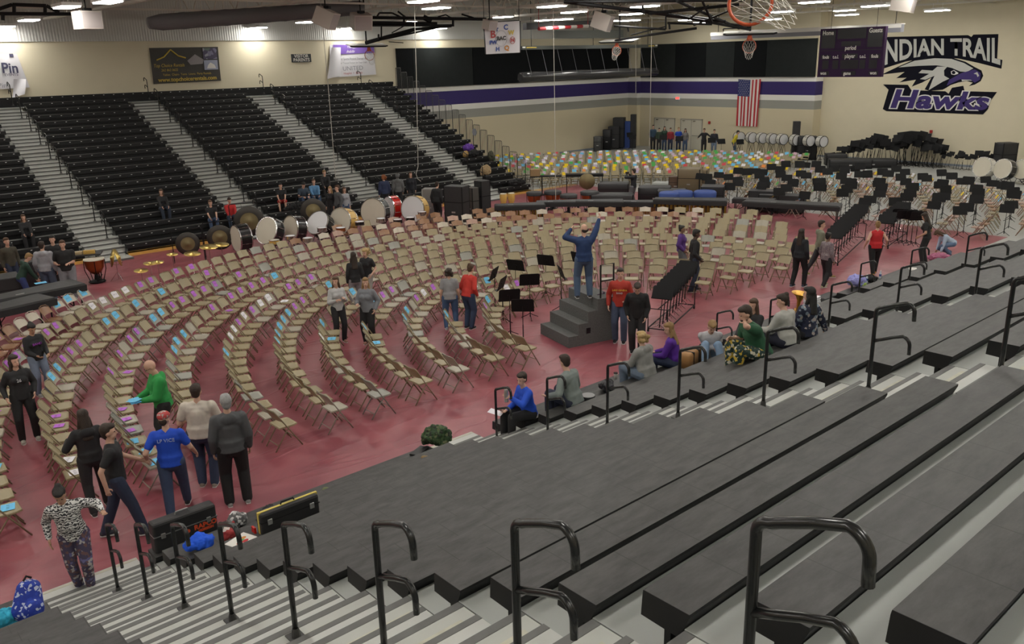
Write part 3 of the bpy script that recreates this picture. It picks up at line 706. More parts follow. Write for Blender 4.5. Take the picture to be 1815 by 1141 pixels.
# ================================================================ MUSIC STANDS
M_STB = mat('matt_black_stand', (0.007, 0.007, 0.008), 0.6, spec=0.25)
M_STC = mat('chrome_stand_foot', (0.55, 0.55, 0.56), 0.25, 0.9)
def stand_bits(hz=1.05, tilt=65, lo=False):
    out = []; t = math.radians(tilt)
    mb = MB(); M = Matrix.Translation((0, 0, hz)) @ Matrix.Rotation(t, 4, 'X')
    if lo:
        mb.box((0, 0, 0), (0.50, 0.33, 0.012)); mb.box((0, -0.165, 0.025), (0.50, 0.006, 0.05))
    else:
        c = [(-0.27, -0.175), (0.27, -0.175), (0.27, 0.14), (0.235, 0.175), (-0.235, 0.175), (-0.27, 0.14)]; mb.prism(c, -0.004, 0.004); mb.box((0, -0.166, 0.03), (0.54, 0.006, 0.055))
        mb.box((0, 0.0, -0.012), (0.10, 0.03, 0.016))
    mb.v = [tuple(M @ Vector(v)) for v in mb.v]; out.append(('desk', mb, M_STB))
    mb = MB(); mb.cyl((0, 0.0, 0.06), (0, 0.0, 0.6), 0.014, n=6); mb.cyl((0, 0, 0.55), (0, 0.012, hz-0.02), 0.009, n=6); out.append(('pole', mb, M_STB))
    mb = MB()
    for k in range(3):
        a = math.radians(90+120*k); mb.tube([(0, 0, 0.16), (0.08*math.cos(a), 0.08*math.sin(a), 0.10), (0.26*math.cos(a), 0.26*math.sin(a), 0.012)], 0.010, 5)
    out.append(('base', mb, M_STB))
    return out
def make_stand(hz, tilt, basem=None):
    r = thing('music_stand', 'x', 'music stand', (0, 0, 0))
    for nm, mb, m_ in stand_bits(hz, tilt): mb.obj(nm, basem if (nm == 'base' and basem) else m_, r)
    return r
STA = make_stand(1.08, 72); STA_used = False
def put_stand(x, y, rz, label, group=None, proto=None, z=0.0):
    global STA_used
    if not STA_used and proto is None: STA_used = True; STA.location = (x, y, z); STA.rotation_euler = (0, 0, rz); tag(STA, label, None, group); return STA
    return dup(proto or STA, (x, y, z), rz, label, group)
# stands by the podium: (px of pole foot), heading of the reader side
near_st = [((905, 597), 240, 'black music stand with a rectangular desk, front left of the podium steps'), ((928, 618), 225, 'small dark music stand nearest the camera, just left of the podium steps'),
           ((940, 565), 235, 'black music stand whose desk faces forward beside the podium, holding nothing'), ((915, 535), 200, 'tall black stand left of the conductor with an upright desk'),
           ((968, 525), 200, 'black music stand highest of those left of the conductor'), ((878, 552), 300, 'black stand with its desk seen edge-on beside the person in the red jacket'),
           ((892, 572), 300, 'low black stand turned sideways behind the two front stands'), ((995, 550), 150, 'black stand tilted flat, touching the podium at its left'), ((1025, 520), 180, 'black stand partly hidden behind the conductor on the podium')]
for (px, hd, lb) in near_st:
    p = FL(*px); put_stand(p.x, p.y, math.radians(hd-90), lb, z=0.006)
rr = 0
for (x, y, rz, k_, i_) in stands3:
    rr += 1
    q_ = put_stand(x, y, rz, '%s black music stand of the %s curved row among the brown chairs' % (word(i_+1), word(k_+1)), 'music stands among the brown chairs', z=0); q_.scale = (.92, .92, random.uniform(.82, 1.05)); q_.rotation_euler[0] = random.uniform(-.08, .05)
# stands in front of the doors and in the percussion row by the end wall
for i, (x, y) in enumerate([(48.6, 41.9), (49.4, 39.7), (49.3, 38.2), (49.5, 35.6), (49.2, 34.6), (49.6, 33.4), (49.8, 43.2)]):
    put_stand(x, y, math.radians(-70+i*9), '%s low black music stand by the end wall doors' % word(i+1), 'music stands by the end wall doors')
# ================================================================ PEOPLE
SKIN = {'light': (0.56, 0.34, 0.25), 'tan': (0.44, 0.26, 0.17), 'brown': (0.20, 0.11, 0.07), 'dark': (0.085, 0.05, 0.035)}
HAIRC = {'black': (0.012, 0.010, 0.009), 'dark': (0.028, 0.017, 0.011), 'brown': (0.075, 0.04, 0.02), 'light': (0.25, 0.15, 0.06), 'blond': (0.38, 0.26, 0.11), 'grey': (0.28, 0.28, 0.28), 'red': (0.22, 0.07, 0.02)}
M_EYE = mat('eye_dark', (0.02, 0.015, 0.012), 0.3); M_LIP = mat('lips', (0.33, 0.11, 0.10), 0.6); M_SOLE = mat('shoe_sole', (0.6, 0.6, 0.58), 0.6)
def remesh(mb, name, m_, voxel, parent, smooth=3, extra=None):
    me = mb.mesh(name, m_)
    def setup(t):
        r = t.modifiers.new('r', 'REMESH'); r.mode = 'VOXEL'; r.voxel_size = voxel
        if smooth: q = t.modifiers.new('s', 'SMOOTH'); q.iterations = smooth; q.factor = 0.5
    nm = bake(me, setup); bpy.data.meshes.remove(me)
    if extra is not None and extra.v:      # add un-remeshed pieces (fingers) to the same mesh
        bm = bmesh.new(); bm.from_mesh(nm); e = extra.mesh('tmp', m_); bm.from_mesh(e); bm.to_mesh(nm); bm.free(); bpy.data.meshes.remove(e)
    nm.polygons.foreach_set('use_smooth', [True]*len(nm.polygons)); nm.name = name
    nm.materials.clear(); nm.materials.append(m_)
    o = bpy.data.objects.new(name, nm); COL.objects.link(o); o.parent = parent; return o
def ik(a, b, l1, l2, hint):
    a = Vector(a); b = Vector(b); d = b-a; L = min(d.length, (l1+l2)*0.998); d.normalize(); b = a+d*L
    x = (l1*l1-l2*l2+L*L)/(2*L); h = math.sqrt(max(l1*l1-x*x, 0)); hv = Vector(hint); hv = hv-d*hv.dot(d)
    if hv.length < 1e-4: hv = Vector((0, 0.1, 0))
    hv.normalize(); return a+d*x+hv*h, b
def person(loc, head, label, h=1.70, feet=((-.10, 0.02, 0), (.10, -.02, 0)), hands=None, hip=None, lean=0, side=0, yaw=0, nod=0, skin='light', hair='brown', style='short', top=(.1, .1, .1), sleeve='long',
           pants=(.05, .05, .06), shoes=(.03, .03, .03), wide=1.0, hood=None, cap=None, lod=0, fit=1.0, skirt=0, curl=0.5, knee=None, fem=False, twist=0, shorts=False, glasses=False, beard=False):
    s = h/1.75; root = thing('person', label, 'person', loc, math.radians(head-90)); V = lambda x, y, z: Vector((x*s, y*s, z*s))
    vx = (0.0125, 0.017, 0.024)[lod]
    hz = (0.95 if hip is None else hip/s); hy = 0 if hip is None else -0.02
    hipc = V(0, hy, hz)
    Rl = Matrix.Rotation(math.radians(twist), 3, 'Z') @ Matrix.Rotation(math.radians(-lean), 3, 'X') @ Matrix.Rotation(math.radians(side), 3, 'Y')
    U = lambda x, y, z: hipc+Rl @ (V(x, y, z-0.95))       # upper body in standing coordinates
    Rp = Matrix.Rotation(math.radians(-lean*0.3), 3, 'X')
    w = wide; sw = (0.150 if fem else 0.172)*(1+(w-1)*0.5)
    neck = U(0, -0.01, 1.47); hd = U(0, 0.02, 1.615)
    Rh = Matrix.Rotation(math.radians(twist+yaw), 3, 'Z') @ Matrix.Rotation(math.radians(-lean*0.75-nod), 3, 'X')
    HD = lambda x, y, z: neck+(hd-neck)*0.35+Rh @ V(x, y, z+0.095)
    side_ax = Rl @ Vector((1, 0, 0))
    shL, shR = U(-sw, -0.01, 1.385), U(sw, -0.01, 1.385)
    la, lf = 0.285*s, 0.255*s
    hands = hands or (None, None); arms = []
    for i, sg in enumerate((-1, 1)):
        sh = shL if sg < 0 else shR; t = hands[i]
        if t is None: tgt = U(sg*(sw+0.06+0.12*(w-1)), 0.05, 0.87)
        elif len(t) == 4: tgt = V(*t[:3])     # absolute
        else: tgt = U(*t)
        hint = Rl @ Vector((sg*0.45, -0.8, -0.45)) if (tgt-sh).z < 0.1*s else Rl @ Vector((sg*1.0, -0.2, -0.6))
        el, wr = ik(sh, tgt, la, lf, hint); arms.append((sg, sh, el, wr))
    legs = []
    for i, sg in enumerate((-1, 1)):
        hp = hipc+V(sg*0.09*w, 0, -0.02); ft = V(feet[i][0], feet[i][1], 0); ft.z = feet[i][2]+0.085*s
        kh = knee[i] if knee else (sg*0.12, 1, 0.3)
        kn, an = ik(hp, ft, 0.435*s, 0.435*s, kh); legs.append((sg, hp, kn, an))
    # body
    bd = MB(); c = lambda *a, **k: bd.cap(*a, **k)
    def torso(mb, e, zl=0.955):
        q = s*w
        mb.cap(U(0, -0.01, zl), U(0, 0, 1.08), 0.155*q+e, 0.115*q+e, 0.135*q+e, 0.098*q+e, side_ax)
        mb.cap(U(0, 0, 1.06), U(0, 0, 1.28), 0.132*q+e, 0.098*q+e, 0.148*s*(1+(w-1)*.7)+e, 0.110*s*(1+(w-1)*.7)+e, side_ax)
        mb.cap(U(-sw*0.55, -0.005, 1.34), U(sw*0.55, -0.005, 1.34), 0.10*s+e, 0.095*s+e, 0.10*s+e, 0.095*s+e, Rl @ Vector((0, 0, 1)))
        for g_ in (-1, 1): mb.cap(U(g_*0.03, -0.015, 1.43), U(g_*sw*0.98, -0.01, 1.372), 0.048*s+e*.5, 0.055*s+e*.5, 0.050*s+e*.8, 0.056*s+e*.8, Rl @ Vector((0, 0, 1)))
        if fem: mb.ell(U(-0.07, 0.085, 1.27), (0.062*s+e, 0.055*s+e, 0.06*s+e)); mb.ell(U(0.07, 0.085, 1.27), (0.062*s+e, 0.055*s+e, 0.06*s+e))
        if w > 1.1: mb.ell(U(0, 0.05, 1.12), (0.12*q+e, 0.085*q+e, 0.11*s+e))
    torso(bd, 0)
    c(U(0, -0.02, 1.40), neck+(hd-neck)*0.3, 0.062*s, 0.062*s, 0.052*s, 0.055*s)
    hr = Rh
    bd.ell(HD(0, -0.01, 0.038), (0.077*s, 0.097*s, 0.102*s), 14, R=hr); bd.ell(HD(0, 0.028, -0.036), (0.056*s, 0.064*s, 0.072*s), R=hr)
    bd.cap(HD(0, 0.082, 0.018), HD(0, 0.102, -0.012), 0.010*s, 0.010*s, 0.014*s, 0.014*s)
    for sg in (-1, 1): bd.ell(HD(sg*0.076, -0.008, 0.005), (0.012*s, 0.020*s, 0.030*s), 8, R=hr)
    fi = MB()
    for sg, sh, el, wr in arms:
        a = 1+(w-1)*0.6
        c(sh, el, 0.050*s*a, 0.052*s*a, 0.040*s*a, 0.040*s*a); c(el, wr, 0.040*s*a, 0.040*s*a, 0.026*s, 0.030*s)
        d = (wr-el).normalized(); lat = (Rl @ Vector((0, 1, 0))); lat = (lat-d*lat.dot(d)).normalized(); nrm = d.cross(lat)*(-sg)
        pc = wr+d*0.045*s; c(wr, wr+d*0.085*s, 0.034*s, 0.017*s, 0.038*s, 0.015*s, lat)
        if nrm.dot(Vector((-sg, 0, 0))) < 0: nrm = -nrm
        for k, (o, L) in enumerate(((0.028, .068), (0.010, .078), (-0.009, .072), (-0.027, .055))):
            b0 = wr+d*0.085*s+lat*o*s; b1 = b0+(d*math.cos(curl*0.6)+nrm*math.sin(curl*0.6))*L*0.5*s; b2 = b1+(d*math.cos(curl*1.6)+nrm*math.sin(curl*1.6))*L*0.5*s
            r_ = 0.0088*s; fi.cap(b0, b1, r_, r_, r_*.95, r_*.95, n=6); fi.cap(b1, b2, r_*.95, r_*.95, r_*.75, r_*.75, n=6)
        b0 = wr+d*0.03*s+lat*0.030*s; b1 = b0+(d*0.6+lat*0.7+nrm*0.3).normalized()*0.035*s; b2 = b1+(d*0.85+nrm*0.45).normalized()*0.032*s
        fi.cap(b0, b1, 0.011*s, 0.011*s, 0.010*s, 0.010*s, n=6); fi.cap(b1, b2, 0.010*s, 0.010*s, 0.008*s, 0.008*s, n=6)
    q = 1+(w-1)*0.8
    for sg, hp, kn, an in legs:
        c(hp, kn, 0.088*s*q, 0.092*s*q, 0.055*s*q, 0.058*s*q); c(kn, an, 0.055*s*q, 0.057*s*q, 0.036*s, 0.040*s)
        c(an-V(0, 0.02, 0.035), an+V(0, 0.10, -0.05), 0.032*s, 0.03*s, 0.035*s, 0.02*s)
    c(legs[0][1], legs[1][1], 0.10*s, 0.10*s, 0.10*s, 0.10*s)
    body = remesh(bd, 'body', mat('skin_'+skin, SKIN[skin], 0.55), vx, root, 2, fi)
    # trousers
    pt = MB(); e = 0.014*s*fit
    pt.cap(legs[0][1]+V(0, 0, .01), legs[1][1]+V(0, 0, .01), 0.112*s*w+e*.4, 0.108*s*w+e*.4, 0.112*s*w+e*.4, 0.108*s*w+e*.4)
    pt.cap(U(0, -0.01, 0.93), U(0, 0, 1.02), 0.152*s*w+e, 0.113*s*w+e, 0.142*s*w+e, 0.104*s*w+e, side_ax)
    for sg, hp, kn, an in legs:
        pt.cap(hp, kn, 0.090*s*q+e, 0.094*s*q+e, 0.060*s*q+e*1.3, 0.063*s*q+e*1.3)
        if not shorts: pt.cap(kn, an+(an-kn)*0.02, 0.060*s*q+e*1.3, 0.063*s*q+e*1.3, 0.042*s+e*1.6, 0.046*s+e*1.6)
    pantm = pants if not isinstance(pants, tuple) else cmat(pants)
    remesh(pt, 'trousers' if not shorts else 'shorts', pantm, vx*1.15, root, 2)
    # top
    tp = MB(); e = 0.020*s*fit
    if isinstance(top, tuple): topm = cmat(top)
    else: topm = top
    torso(tp, e, 1.03)
    tp.slab(U(0, -0.01, 0.885-skirt), U(0, 0, 1.10), 0.158*s*w+e, 0.118*s*w+e, 0.138*s*w+e, 0.102*s*w+e, side_ax)
    for sg, sh, el, wr in arms:
        a = 1+(w-1)*0.6
        if sleeve == 'none': tp.ell(sh+Rl @ V(-sg*0.05, 0, 0.0), (0.05*s, 0.06*s, 0.055*s)); continue
        e2 = e*0.9; tp.cap(sh, el if sleeve == 'long' else sh+(el-sh)*0.62, 0.054*s*a+e2, 0.056*s*a+e2, 0.044*s*a+e2, 0.044*s*a+e2)
        if sleeve == 'long': tp.cap(el, el+(wr-el)*0.93, 0.043*s*a+e2, 0.043*s*a+e2, 0.030*s+e2*.7, 0.032*s+e2*.7)
    if hood: 
        hb = U(0, -0.10, 1.40); tp.cap(U(-0.09, -0.07, 1.43), U(0.09, -0.07, 1.43), 0.05*s, 0.05*s, 0.05*s, 0.05*s); tp.ell(hb, (0.12*s, 0.06*s, 0.09*s))
        if hood == 'up': tp.ell(HD(0, -0.03, 0.02), (0.105*s, 0.115*s, 0.135*s), R=hr)
    remesh(tp, 'shirt' if sleeve != 'long' else 'jacket' if not isinstance(top, tuple) or hood is None else 'hooded_sweatshirt', topm, vx*1.15, root, 3)
    # shoes
    sm = cmat(shoes)
    for sg, hp, kn, an in legs:
        sh_ = MB(); toe = Vector((sg*0.025, 1, 0)).normalized(); b = an-V(0, 0, 0.045)
        if (kn-an).normalized().z < 0.55: toe = (toe*0.6+Vector((0, 0, -0.8))).normalized()
        sh_.cap(b-toe*0.045*s, b+toe*0.13*s, 0.042*s, 0.046*s, 0.040*s, 0.030*s); sh_.cap(b+V(0, 0, .02), b+V(0, 0, .045), 0.042*s, 0.045*s, 0.04*s, 0.04*s)
        o = sh_.obj('shoe', sm, root, True); so = MB(); z = b.z-0.036*s
        so.prism([((b+toe*a_+Vector((toe.y, -toe.x, 0))*q_).x, (b+toe*a_+Vector((toe.y, -toe.x, 0))*q_).y) for a_, q_ in ((-.08*s, -.03*s), (-.08*s, .03*s), (.0, .04*s), (.10*s, .045*s), (.165*s, .02*s), (.165*s, -.02*s), (.10*s, -.045*s), (0, -.04*s))], z-0.004, z+0.012); so.obj('sole', M_SOLE, o)
    # hair and face
    if style != 'bald':
        hm = mat('hair_'+hair, HAIRC[hair], 0.65, noise=0.35, scale=60, bump=0.4); hb = MB()
        if not cap: hb.ell(HD(0, -0.030, 0.060), (0.087*s, 0.094*s, 0.096*s), 14, R=hr); hb.ell(HD(0, 0.018, 0.102), (0.073*s, 0.078*s, 0.046*s), R=hr)
        hb.ell(HD(0, -0.055, 0.0), (0.070*s, 0.055*s, 0.075*s), R=hr)
        if style in ('long', 'curly', 'pony'):
            hb.ell(HD(-0.062, -0.01, 0.0), (0.024*s, 0.045*s, 0.09*s), R=hr); hb.ell(HD(0.062, -0.01, 0.0), (0.024*s, 0.045*s, 0.09*s), R=hr)
        if style == 'long':
            hb.cap(HD(0, -0.07, 0.0), U(0, -0.12, 1.30), 0.080*s, 0.045*s, 0.085*s, 0.030*s, side_ax)
            for sg in (-1, 1): hb.cap(HD(sg*0.07, -0.02, -0.03), U(sg*0.10, 0.0, 1.36), 0.028*s, 0.035*s, 0.03*s, 0.028*s)
        if style == 'curly':
            for k in range(14):
                a = k*0.9; hb.ell(HD(0.085*math.cos(a), -0.055+0.05*math.sin(a*1.7), -0.06+0.012*k), (0.045*s, 0.045*s, 0.045*s), 8)
        if style == 'pony': hb.cap(HD(0, -0.11, 0.06), U(0, -0.16, 1.36), 0.030*s, 0.03*s, 0.022*s, 0.022*s)
        if style == 'bun': hb.ell(HD(0, -0.08, 0.13), (0.045*s, 0.045*s, 0.04*s))
        if style == 'ring': hb = MB(); hb.ell(HD(0, -0.045, -0.005), (0.083*s, 0.062*s, 0.055*s), 14, R=hr)
        remesh(hb, 'hair', hm, vx*0.9, root, 1 if style != 'curly' else 0)
    if beard: b_ = MB(); b_.ell(HD(0, 0.035, -0.062), (0.056*s, 0.058*s, 0.048*s), R=hr); b_.obj('beard', mat('hair_'+hair, HAIRC[hair], 0.7), root, True)
    if lod < 2:
        for sg in (-1, 1):
            o = MB(); o.ell(HD(sg*0.030, 0.080, 0.022), (0.012*s, 0.008*s, 0.007*s), 8, R=hr); o.obj('eye', M_EYE, root, True)
        o = MB(); o.ell(HD(0, 0.088, -0.052), (0.022*s, 0.008*s, 0.007*s), 8, R=hr); o.obj('mouth', M_LIP, root, True)
        if glasses:
            o = MB()
            for sg in (-1, 1): o.tube([HD(sg*0.032+0.022*math.cos(a*PI/4), 0.098, 0.02+0.017*math.sin(a*PI/4)) for a in range(8)], 0.0025, 4, closed=True); o.cyl(HD(sg*.054, .098, .022), HD(sg*.078, 0, .015), .0025, n=4)
            o.obj('glasses', M_STB, root)
    if cap:
        hb = MB(); hb.ell(HD(0, -0.012, 0.075), (0.092*s, 0.105*s, 0.072*s), 14, R=hr); hb.cap(HD(-0.03, 0.09, 0.06), HD(0.03, 0.09, 0.06), 0.05*s, 0.008*s, 0.05*s, 0.008*s, Rh @ Vector((0, 1, 0))); remesh(hb, 'cap', cap, vx*0.8, root, 1)
    PP[label] = (root, arms, U, HD, s)
    return root, arms, U, HD, s
PP = {}
def world(root, v): return Matrix.Translation(root.location) @ Matrix.Rotation(root.rotation_euler[2], 4, 'Z') @ Vector(v)
def ph(px, a, z=0.006): p = FL(px[0], px[1], z); return (p.x, p.y, z), bearing(p)+a
def stand_at(px, a, label, z=0.006, **k):
    l, hd = ph(px, a, z); return person(l, hd, label, **k)
BLACK = (0.014, 0.014, 0.016); DENIM = (0.045, 0.075, 0.14); NAVY = (0.018, 0.025, 0.055); GREY = (0.24, 0.24, 0.25); SUEDE = (0.16, 0.10, 0.05); WHITE = (0.62, 0.60, 0.56)
def stripes_mat(name, c1, c2, sc, dist=4):
    if name in MATS: return MATS[name]
    M = mat(name, c1, 0.75); nt = M.node_tree; N = nt.nodes; L = nt.links; tc = N.new('ShaderNodeTexCoord'); wv = N.new('ShaderNodeTexWave'); wv.inputs['Scale'].default_value = sc; wv.inputs['Distortion'].default_value = dist; wv.inputs['Detail'].default_value = 1; wv.inputs['Detail Scale'].default_value = 3
    wv.bands_direction = 'Z'; cr = N.new('ShaderNodeValToRGB'); cr.color_ramp.interpolation = 'CONSTANT'; cr.color_ramp.elements[0].color = (*c1, 1); cr.color_ramp.elements[1].position = 0.5; cr.color_ramp.elements[1].color = (*c2, 1)
    L.new(tc.outputs['Object'], wv.inputs['Vector']); L.new(wv.outputs['Fac'], cr.inputs[0]); L.new(cr.outputs[0], N['Principled BSDF'].inputs['Base Color']); return M
def blotch_mat(name, cols, sc):
    if name in MATS: return MATS[name]
    M = mat(name, cols[0], 0.75); nt = M.node_tree; N = nt.nodes; L = nt.links; tc = N.new('ShaderNodeTexCoord'); vo = N.new('ShaderNodeTexVoronoi'); vo.inputs['Scale'].default_value = sc
    cr = N.new('ShaderNodeValToRGB'); cr.color_ramp.interpolation = 'CONSTANT'; e = cr.color_ramp.elements; e[0].color = (*cols[0], 1); e[1].position = 0.55; e[1].color = (*cols[1], 1)
    for k, cc in enumerate(cols[2:]): q = e.new(0.72+0.13*k); q.color = (*cc, 1)
    sp = N.new('ShaderNodeSeparateColor'); L.new(tc.outputs['Object'], vo.inputs['Vector']); L.new(vo.outputs['Color'], sp.inputs[0]); L.new(sp.outputs[0], cr.inputs[0]); L.new(cr.outputs[0], N['Principled BSDF'].inputs['Base Color']); return M
ZEBRA = stripes_mat('zebra_print', (0.03, 0.03, 0.035), (0.62, 0.62, 0.60), 9, 7)
# ================================================================ THINGS ON THE WALLS AND UNDER THE ROOF
def at(x, y, dist): d = _ray(x, y); d.normalize(); return Vector((0, 0, H))+d*dist
def plate(pts, off, X=None, Y=None):      # polygon on a wall plane -> thin slab; pts are (horizontal, z) on that wall
    mb = MB(); t = 0.004
    if X is not None: v = [Vector((X-off, h, z)) for h, z in pts]; n = Vector((-t, 0, 0))
    else: v = [Vector((h, Y-off, z)) for h, z in pts]; n = Vector((0, -t, 0))
    k = len(v); mb._add(v+[p+n for p in v], [tuple(range(k)), tuple(reversed(range(k, 2*k)))]+[(i, k+i, k+(i+1) % k, (i+1) % k) for i in range(k)]); return mb
def mu(x, y): p = onX(1420+x/4.225, 30+y/4.225, XM); return (p.y, p.z)
M_MB = mat('mural_black', (0.008, 0.008, 0.014), 0.85, spec=.1); M_MG = mat('mural_light_grey', (0.50, 0.50, 0.47), 0.7); M_MP = mat('mural_purple', (0.035, 0.018, 0.13), 0.7); M_MW = mat('mural_white', (0.70, 0.69, 0.66), 0.7)
mur = thing('school_mural', 'painted hawk head emblem with the words INDIAN TRAIL Hawks on the cream wall', 'mural', (0, 0, 0))
def mpoly(name, pts, off, m_): return plate([mu(*p) for p in pts], off, X=XM).obj(name, m_, mur)
bn = mpoly('banner_shape', [(600, 150), (640, 150), (1250, 136), (1275, 150), (1290, 132), (1478, 128), (1468, 312), (1508, 322), (1500, 388), (1330, 345), (1180, 312), (1060, 303), (930, 308), (780, 335), (600, 392)], 0.002, M_MB)
def warp_text(name, body, X0, X1, yt, yb, off, m_, shear=0.0, bold=0.0, parent=None):
    cu = bpy.data.curves.new(name, 'FONT'); cu.body = body; cu.size = 1; cu.shear = shear; cu.offset = bold; cu.resolution_u = 4; cu.extrude = 0.0; cu.space_character = 1.04
    me = bake(cu)
    xs = [v.co.x for v in me.vertices]; ys = [v.co.y for v in me.vertices]; a, b = X0, X1; cu2 = warp_text.ref.setdefault(body, (min(xs), max(xs), min(ys), max(ys))); x0, x1, y0, y1 = cu2
    for v in me.vertices:
        u = (v.co.x-x0)/(x1-x0); w = (v.co.y-y0)/(y1-y0); px = a+(b-a)*u; py = yb(px)+(yt(px)-yb(px))*w; h, z = mu(px, py); v.co = (XM-off, h, z)
    me.materials.clear(); me.materials.append(m_); me.name = name; o = bpy.data.objects.new(name, me); COL.objects.link(o); o.parent = parent; return o
warp_text.ref = {}
tb_ = lambda x: 160-0.015*(x-630); bb_ = lambda x: 286+0.00040*(x-1060)**2
warp_text('lettering', 'INDIAN TRAIL', 590, 1492, lambda x: tb_(x)+8, bb_, 0.008, M_MG, 0, 0.03, mur)
mpoly('hawk_outline', [(600, 432), (730, 370), (850, 318), (1000, 300), (1130, 305), (1230, 335), (1300, 375), (1350, 400), (1364, 440), (1345, 480), (1300, 507), (1255, 518), (1285, 492), (1240, 480), (1180, 490), (1120, 510), (1085, 532), (1060, 545), (960, 554), (925, 542), (975, 455), (905, 492), (828, 522), (860, 470), (735, 490), (790, 455), (712, 458), (775, 412)], 0.002, M_MB)
for nm, pts in (('hawk_crown', [(728, 378), (850, 328), (1000, 309), (1125, 314), (1220, 345), (1290, 385), (1240, 412), (1190, 408), (1130, 382), (1085, 372), (1010, 362), (880, 366)]),
                ('hawk_cheek', [(985, 402), (1020, 372), (1095, 372), (1070, 400), (1072, 440), (1110, 462), (1060, 485), (1010, 515), (955, 548), (985, 470), (1000, 440), (930, 470), (890, 465), (960, 425), (880, 420), (905, 396)]),
                ('hawk_beak_light', [(1200, 462), (1275, 462), (1292, 480), (1262, 476), (1205, 482)])):
    mpoly(nm, pts, 0.007, M_MG)
mpoly('hawk_feather', [(800, 382), (1010, 368), (920, 392), (850, 412), (790, 420)], 0.0075, M_MB); mpoly('hawk_beak', [(1110, 470), (1200, 420), (1300, 392), (1345, 420), (1340, 470), (1300, 492), (1270, 470), (1190, 468), (1090, 515)], 0.012, M_MP)
mpoly('hawk_eye_ring', [(1122, 408), (1145, 398), (1178, 418), (1176, 426), (1150, 434), (1126, 430)], 0.017, M_MW); mpoly('hawk_eye', [(1128, 412), (1142, 402), (1158, 412), (1152, 428), (1134, 428)], 0.022, M_MB)
mpoly('nostril', [(1292, 425), (1320, 412), (1334, 440), (1322, 450), (1314, 430)], 0.017, M_MG)
mpoly('word_backing', [(615, 505), (800, 508), (826, 548), (1080, 556), (1105, 575), (1130, 530), (1215, 515), (1225, 556), (1468, 562), (1418, 630), (1400, 690), (1362, 730), (1080, 720), (640, 705), (612, 690), (655, 545)], 0.012, M_MB)
ht = lambda x: 530+0.035*(x-640); hb_ = lambda x: 690+0.022*(x-640)
for nm, bo, off, m_ in (('word_edge', 0.075, 0.017, M_MW), ('word_inner_edge', 0.050, 0.022, M_MB), ('word_fill', 0.035, 0.027, M_MP)):
    if nm != 'word_inner_edge': warp_text.ref.setdefault('Hawks', None) if False else None; warp_text(nm, 'Hawks', 655, 1425, ht, hb_, off, m_, 0.25, bo, mur)
# flag, hung upright on the end wall
fy0, fy1, fz0, fz1 = onX(1310, 141, XW).y, onX(1350, 141, XW).y, onX(1310, 223, XW).z, onX(1312, 140, XW).z
M_FR = mat('flag_red', (0.42, 0.02, 0.03), 0.7); M_FW = mat('flag_white', (0.68, 0.66, 0.62), 0.7); M_FB = mat('flag_blue', (0.02, 0.03, 0.13), 0.7)
mb = MB(); FN = 26
fpt = lambda u, v: Vector((XW-0.08-0.03*math.sin(u*19+v*2)*(0.4+v), fy0+(fy1-fy0)*(u*(1-0.05*v)+0.01*v), fz1+(fz0-fz1)*v-0.05*math.sin(u*PI)*(1-v)))
for j in range(14):
    for i in range(FN):
        q = [fpt(i/FN, j/14), fpt((i+1)/FN, j/14), fpt((i+1)/FN, (j+1)/14), fpt(i/FN, (j+1)/14)]
        st = i//2; mi = 2 if (st < 7 and j < 5) else (0 if st % 2 == 0 else 1); mb._add(q, [(0, 1, 2, 3)], mi)
fl = mb.obj('flag', [M_FR, M_FW, M_FB], None, True); tag(fl, 'large striped flag with a starred blue corner hanging upright on the end wall', 'flag')
mb = MB()
for j in range(9):
    for i in range(6 if j % 2 == 0 else 5):
        p = fpt((i+0.7+(0.5 if j % 2 else 0))/6.4*7/13, (j+0.6)/9.4*5/14)+Vector((-0.012, 0, 0)); pts = []
        for k in range(10): a = PI/2+k*PI/5; r_ = 0.033 if k % 2 == 0 else 0.013; pts.append(p+Vector((0, -r_*math.cos(a), r_*math.sin(a))))
        mb._add(pts, [tuple(range(10))])
mb.obj('stars', M_FW, fl)['kind'] = 'stuff'
# exit sign, fire bells, doors
p = onX(1202, 174, XW); mb = MB(); mb.box((XW-0.04, p.y, p.z), (0.07, 0.34, 0.22)); e = mb.obj('exit_sign', mat('exit_sign_white', (0.7, 0.7, 0.7), .5)); tag(e, 'small lit red EXIT sign above the end wall doors', 'exit sign')
text_mesh('lettering', 'EXIT', 0.17, basis((XW-0.078, p.y, p.z), (0, -1, 0), (0, 0, 1)), mat('exit_red_light', (1.0, 0.05, 0.04), 0.5, emit=3), e, 0.004, 0.9, bold=0.01)
for (px, lb) in (((1258, 217), 'small red alarm box on the end wall right of the doors'), ((1651, 233), 'small red alarm box low on the mural wall')):
    p = onX(px[0], px[1], XW if px[0] < 1500 else XM); mb = MB(); mb.rbox((0, 0, 0), (0.10, 0.16, 0.18), 0.02); b = mb.obj('alarm_box', mat('alarm_red', (0.35, 0.02, 0.02), 0.4)); b.location = (p.x-0.055, p.y, p.z); tag(b, lb, 'alarm')
M_DOOR = mat('beige_painted_door', (0.56, 0.53, 0.43), 0.55); M_FRAME = mat('door_frame_grey', (0.33, 0.31, 0.26), 0.5)
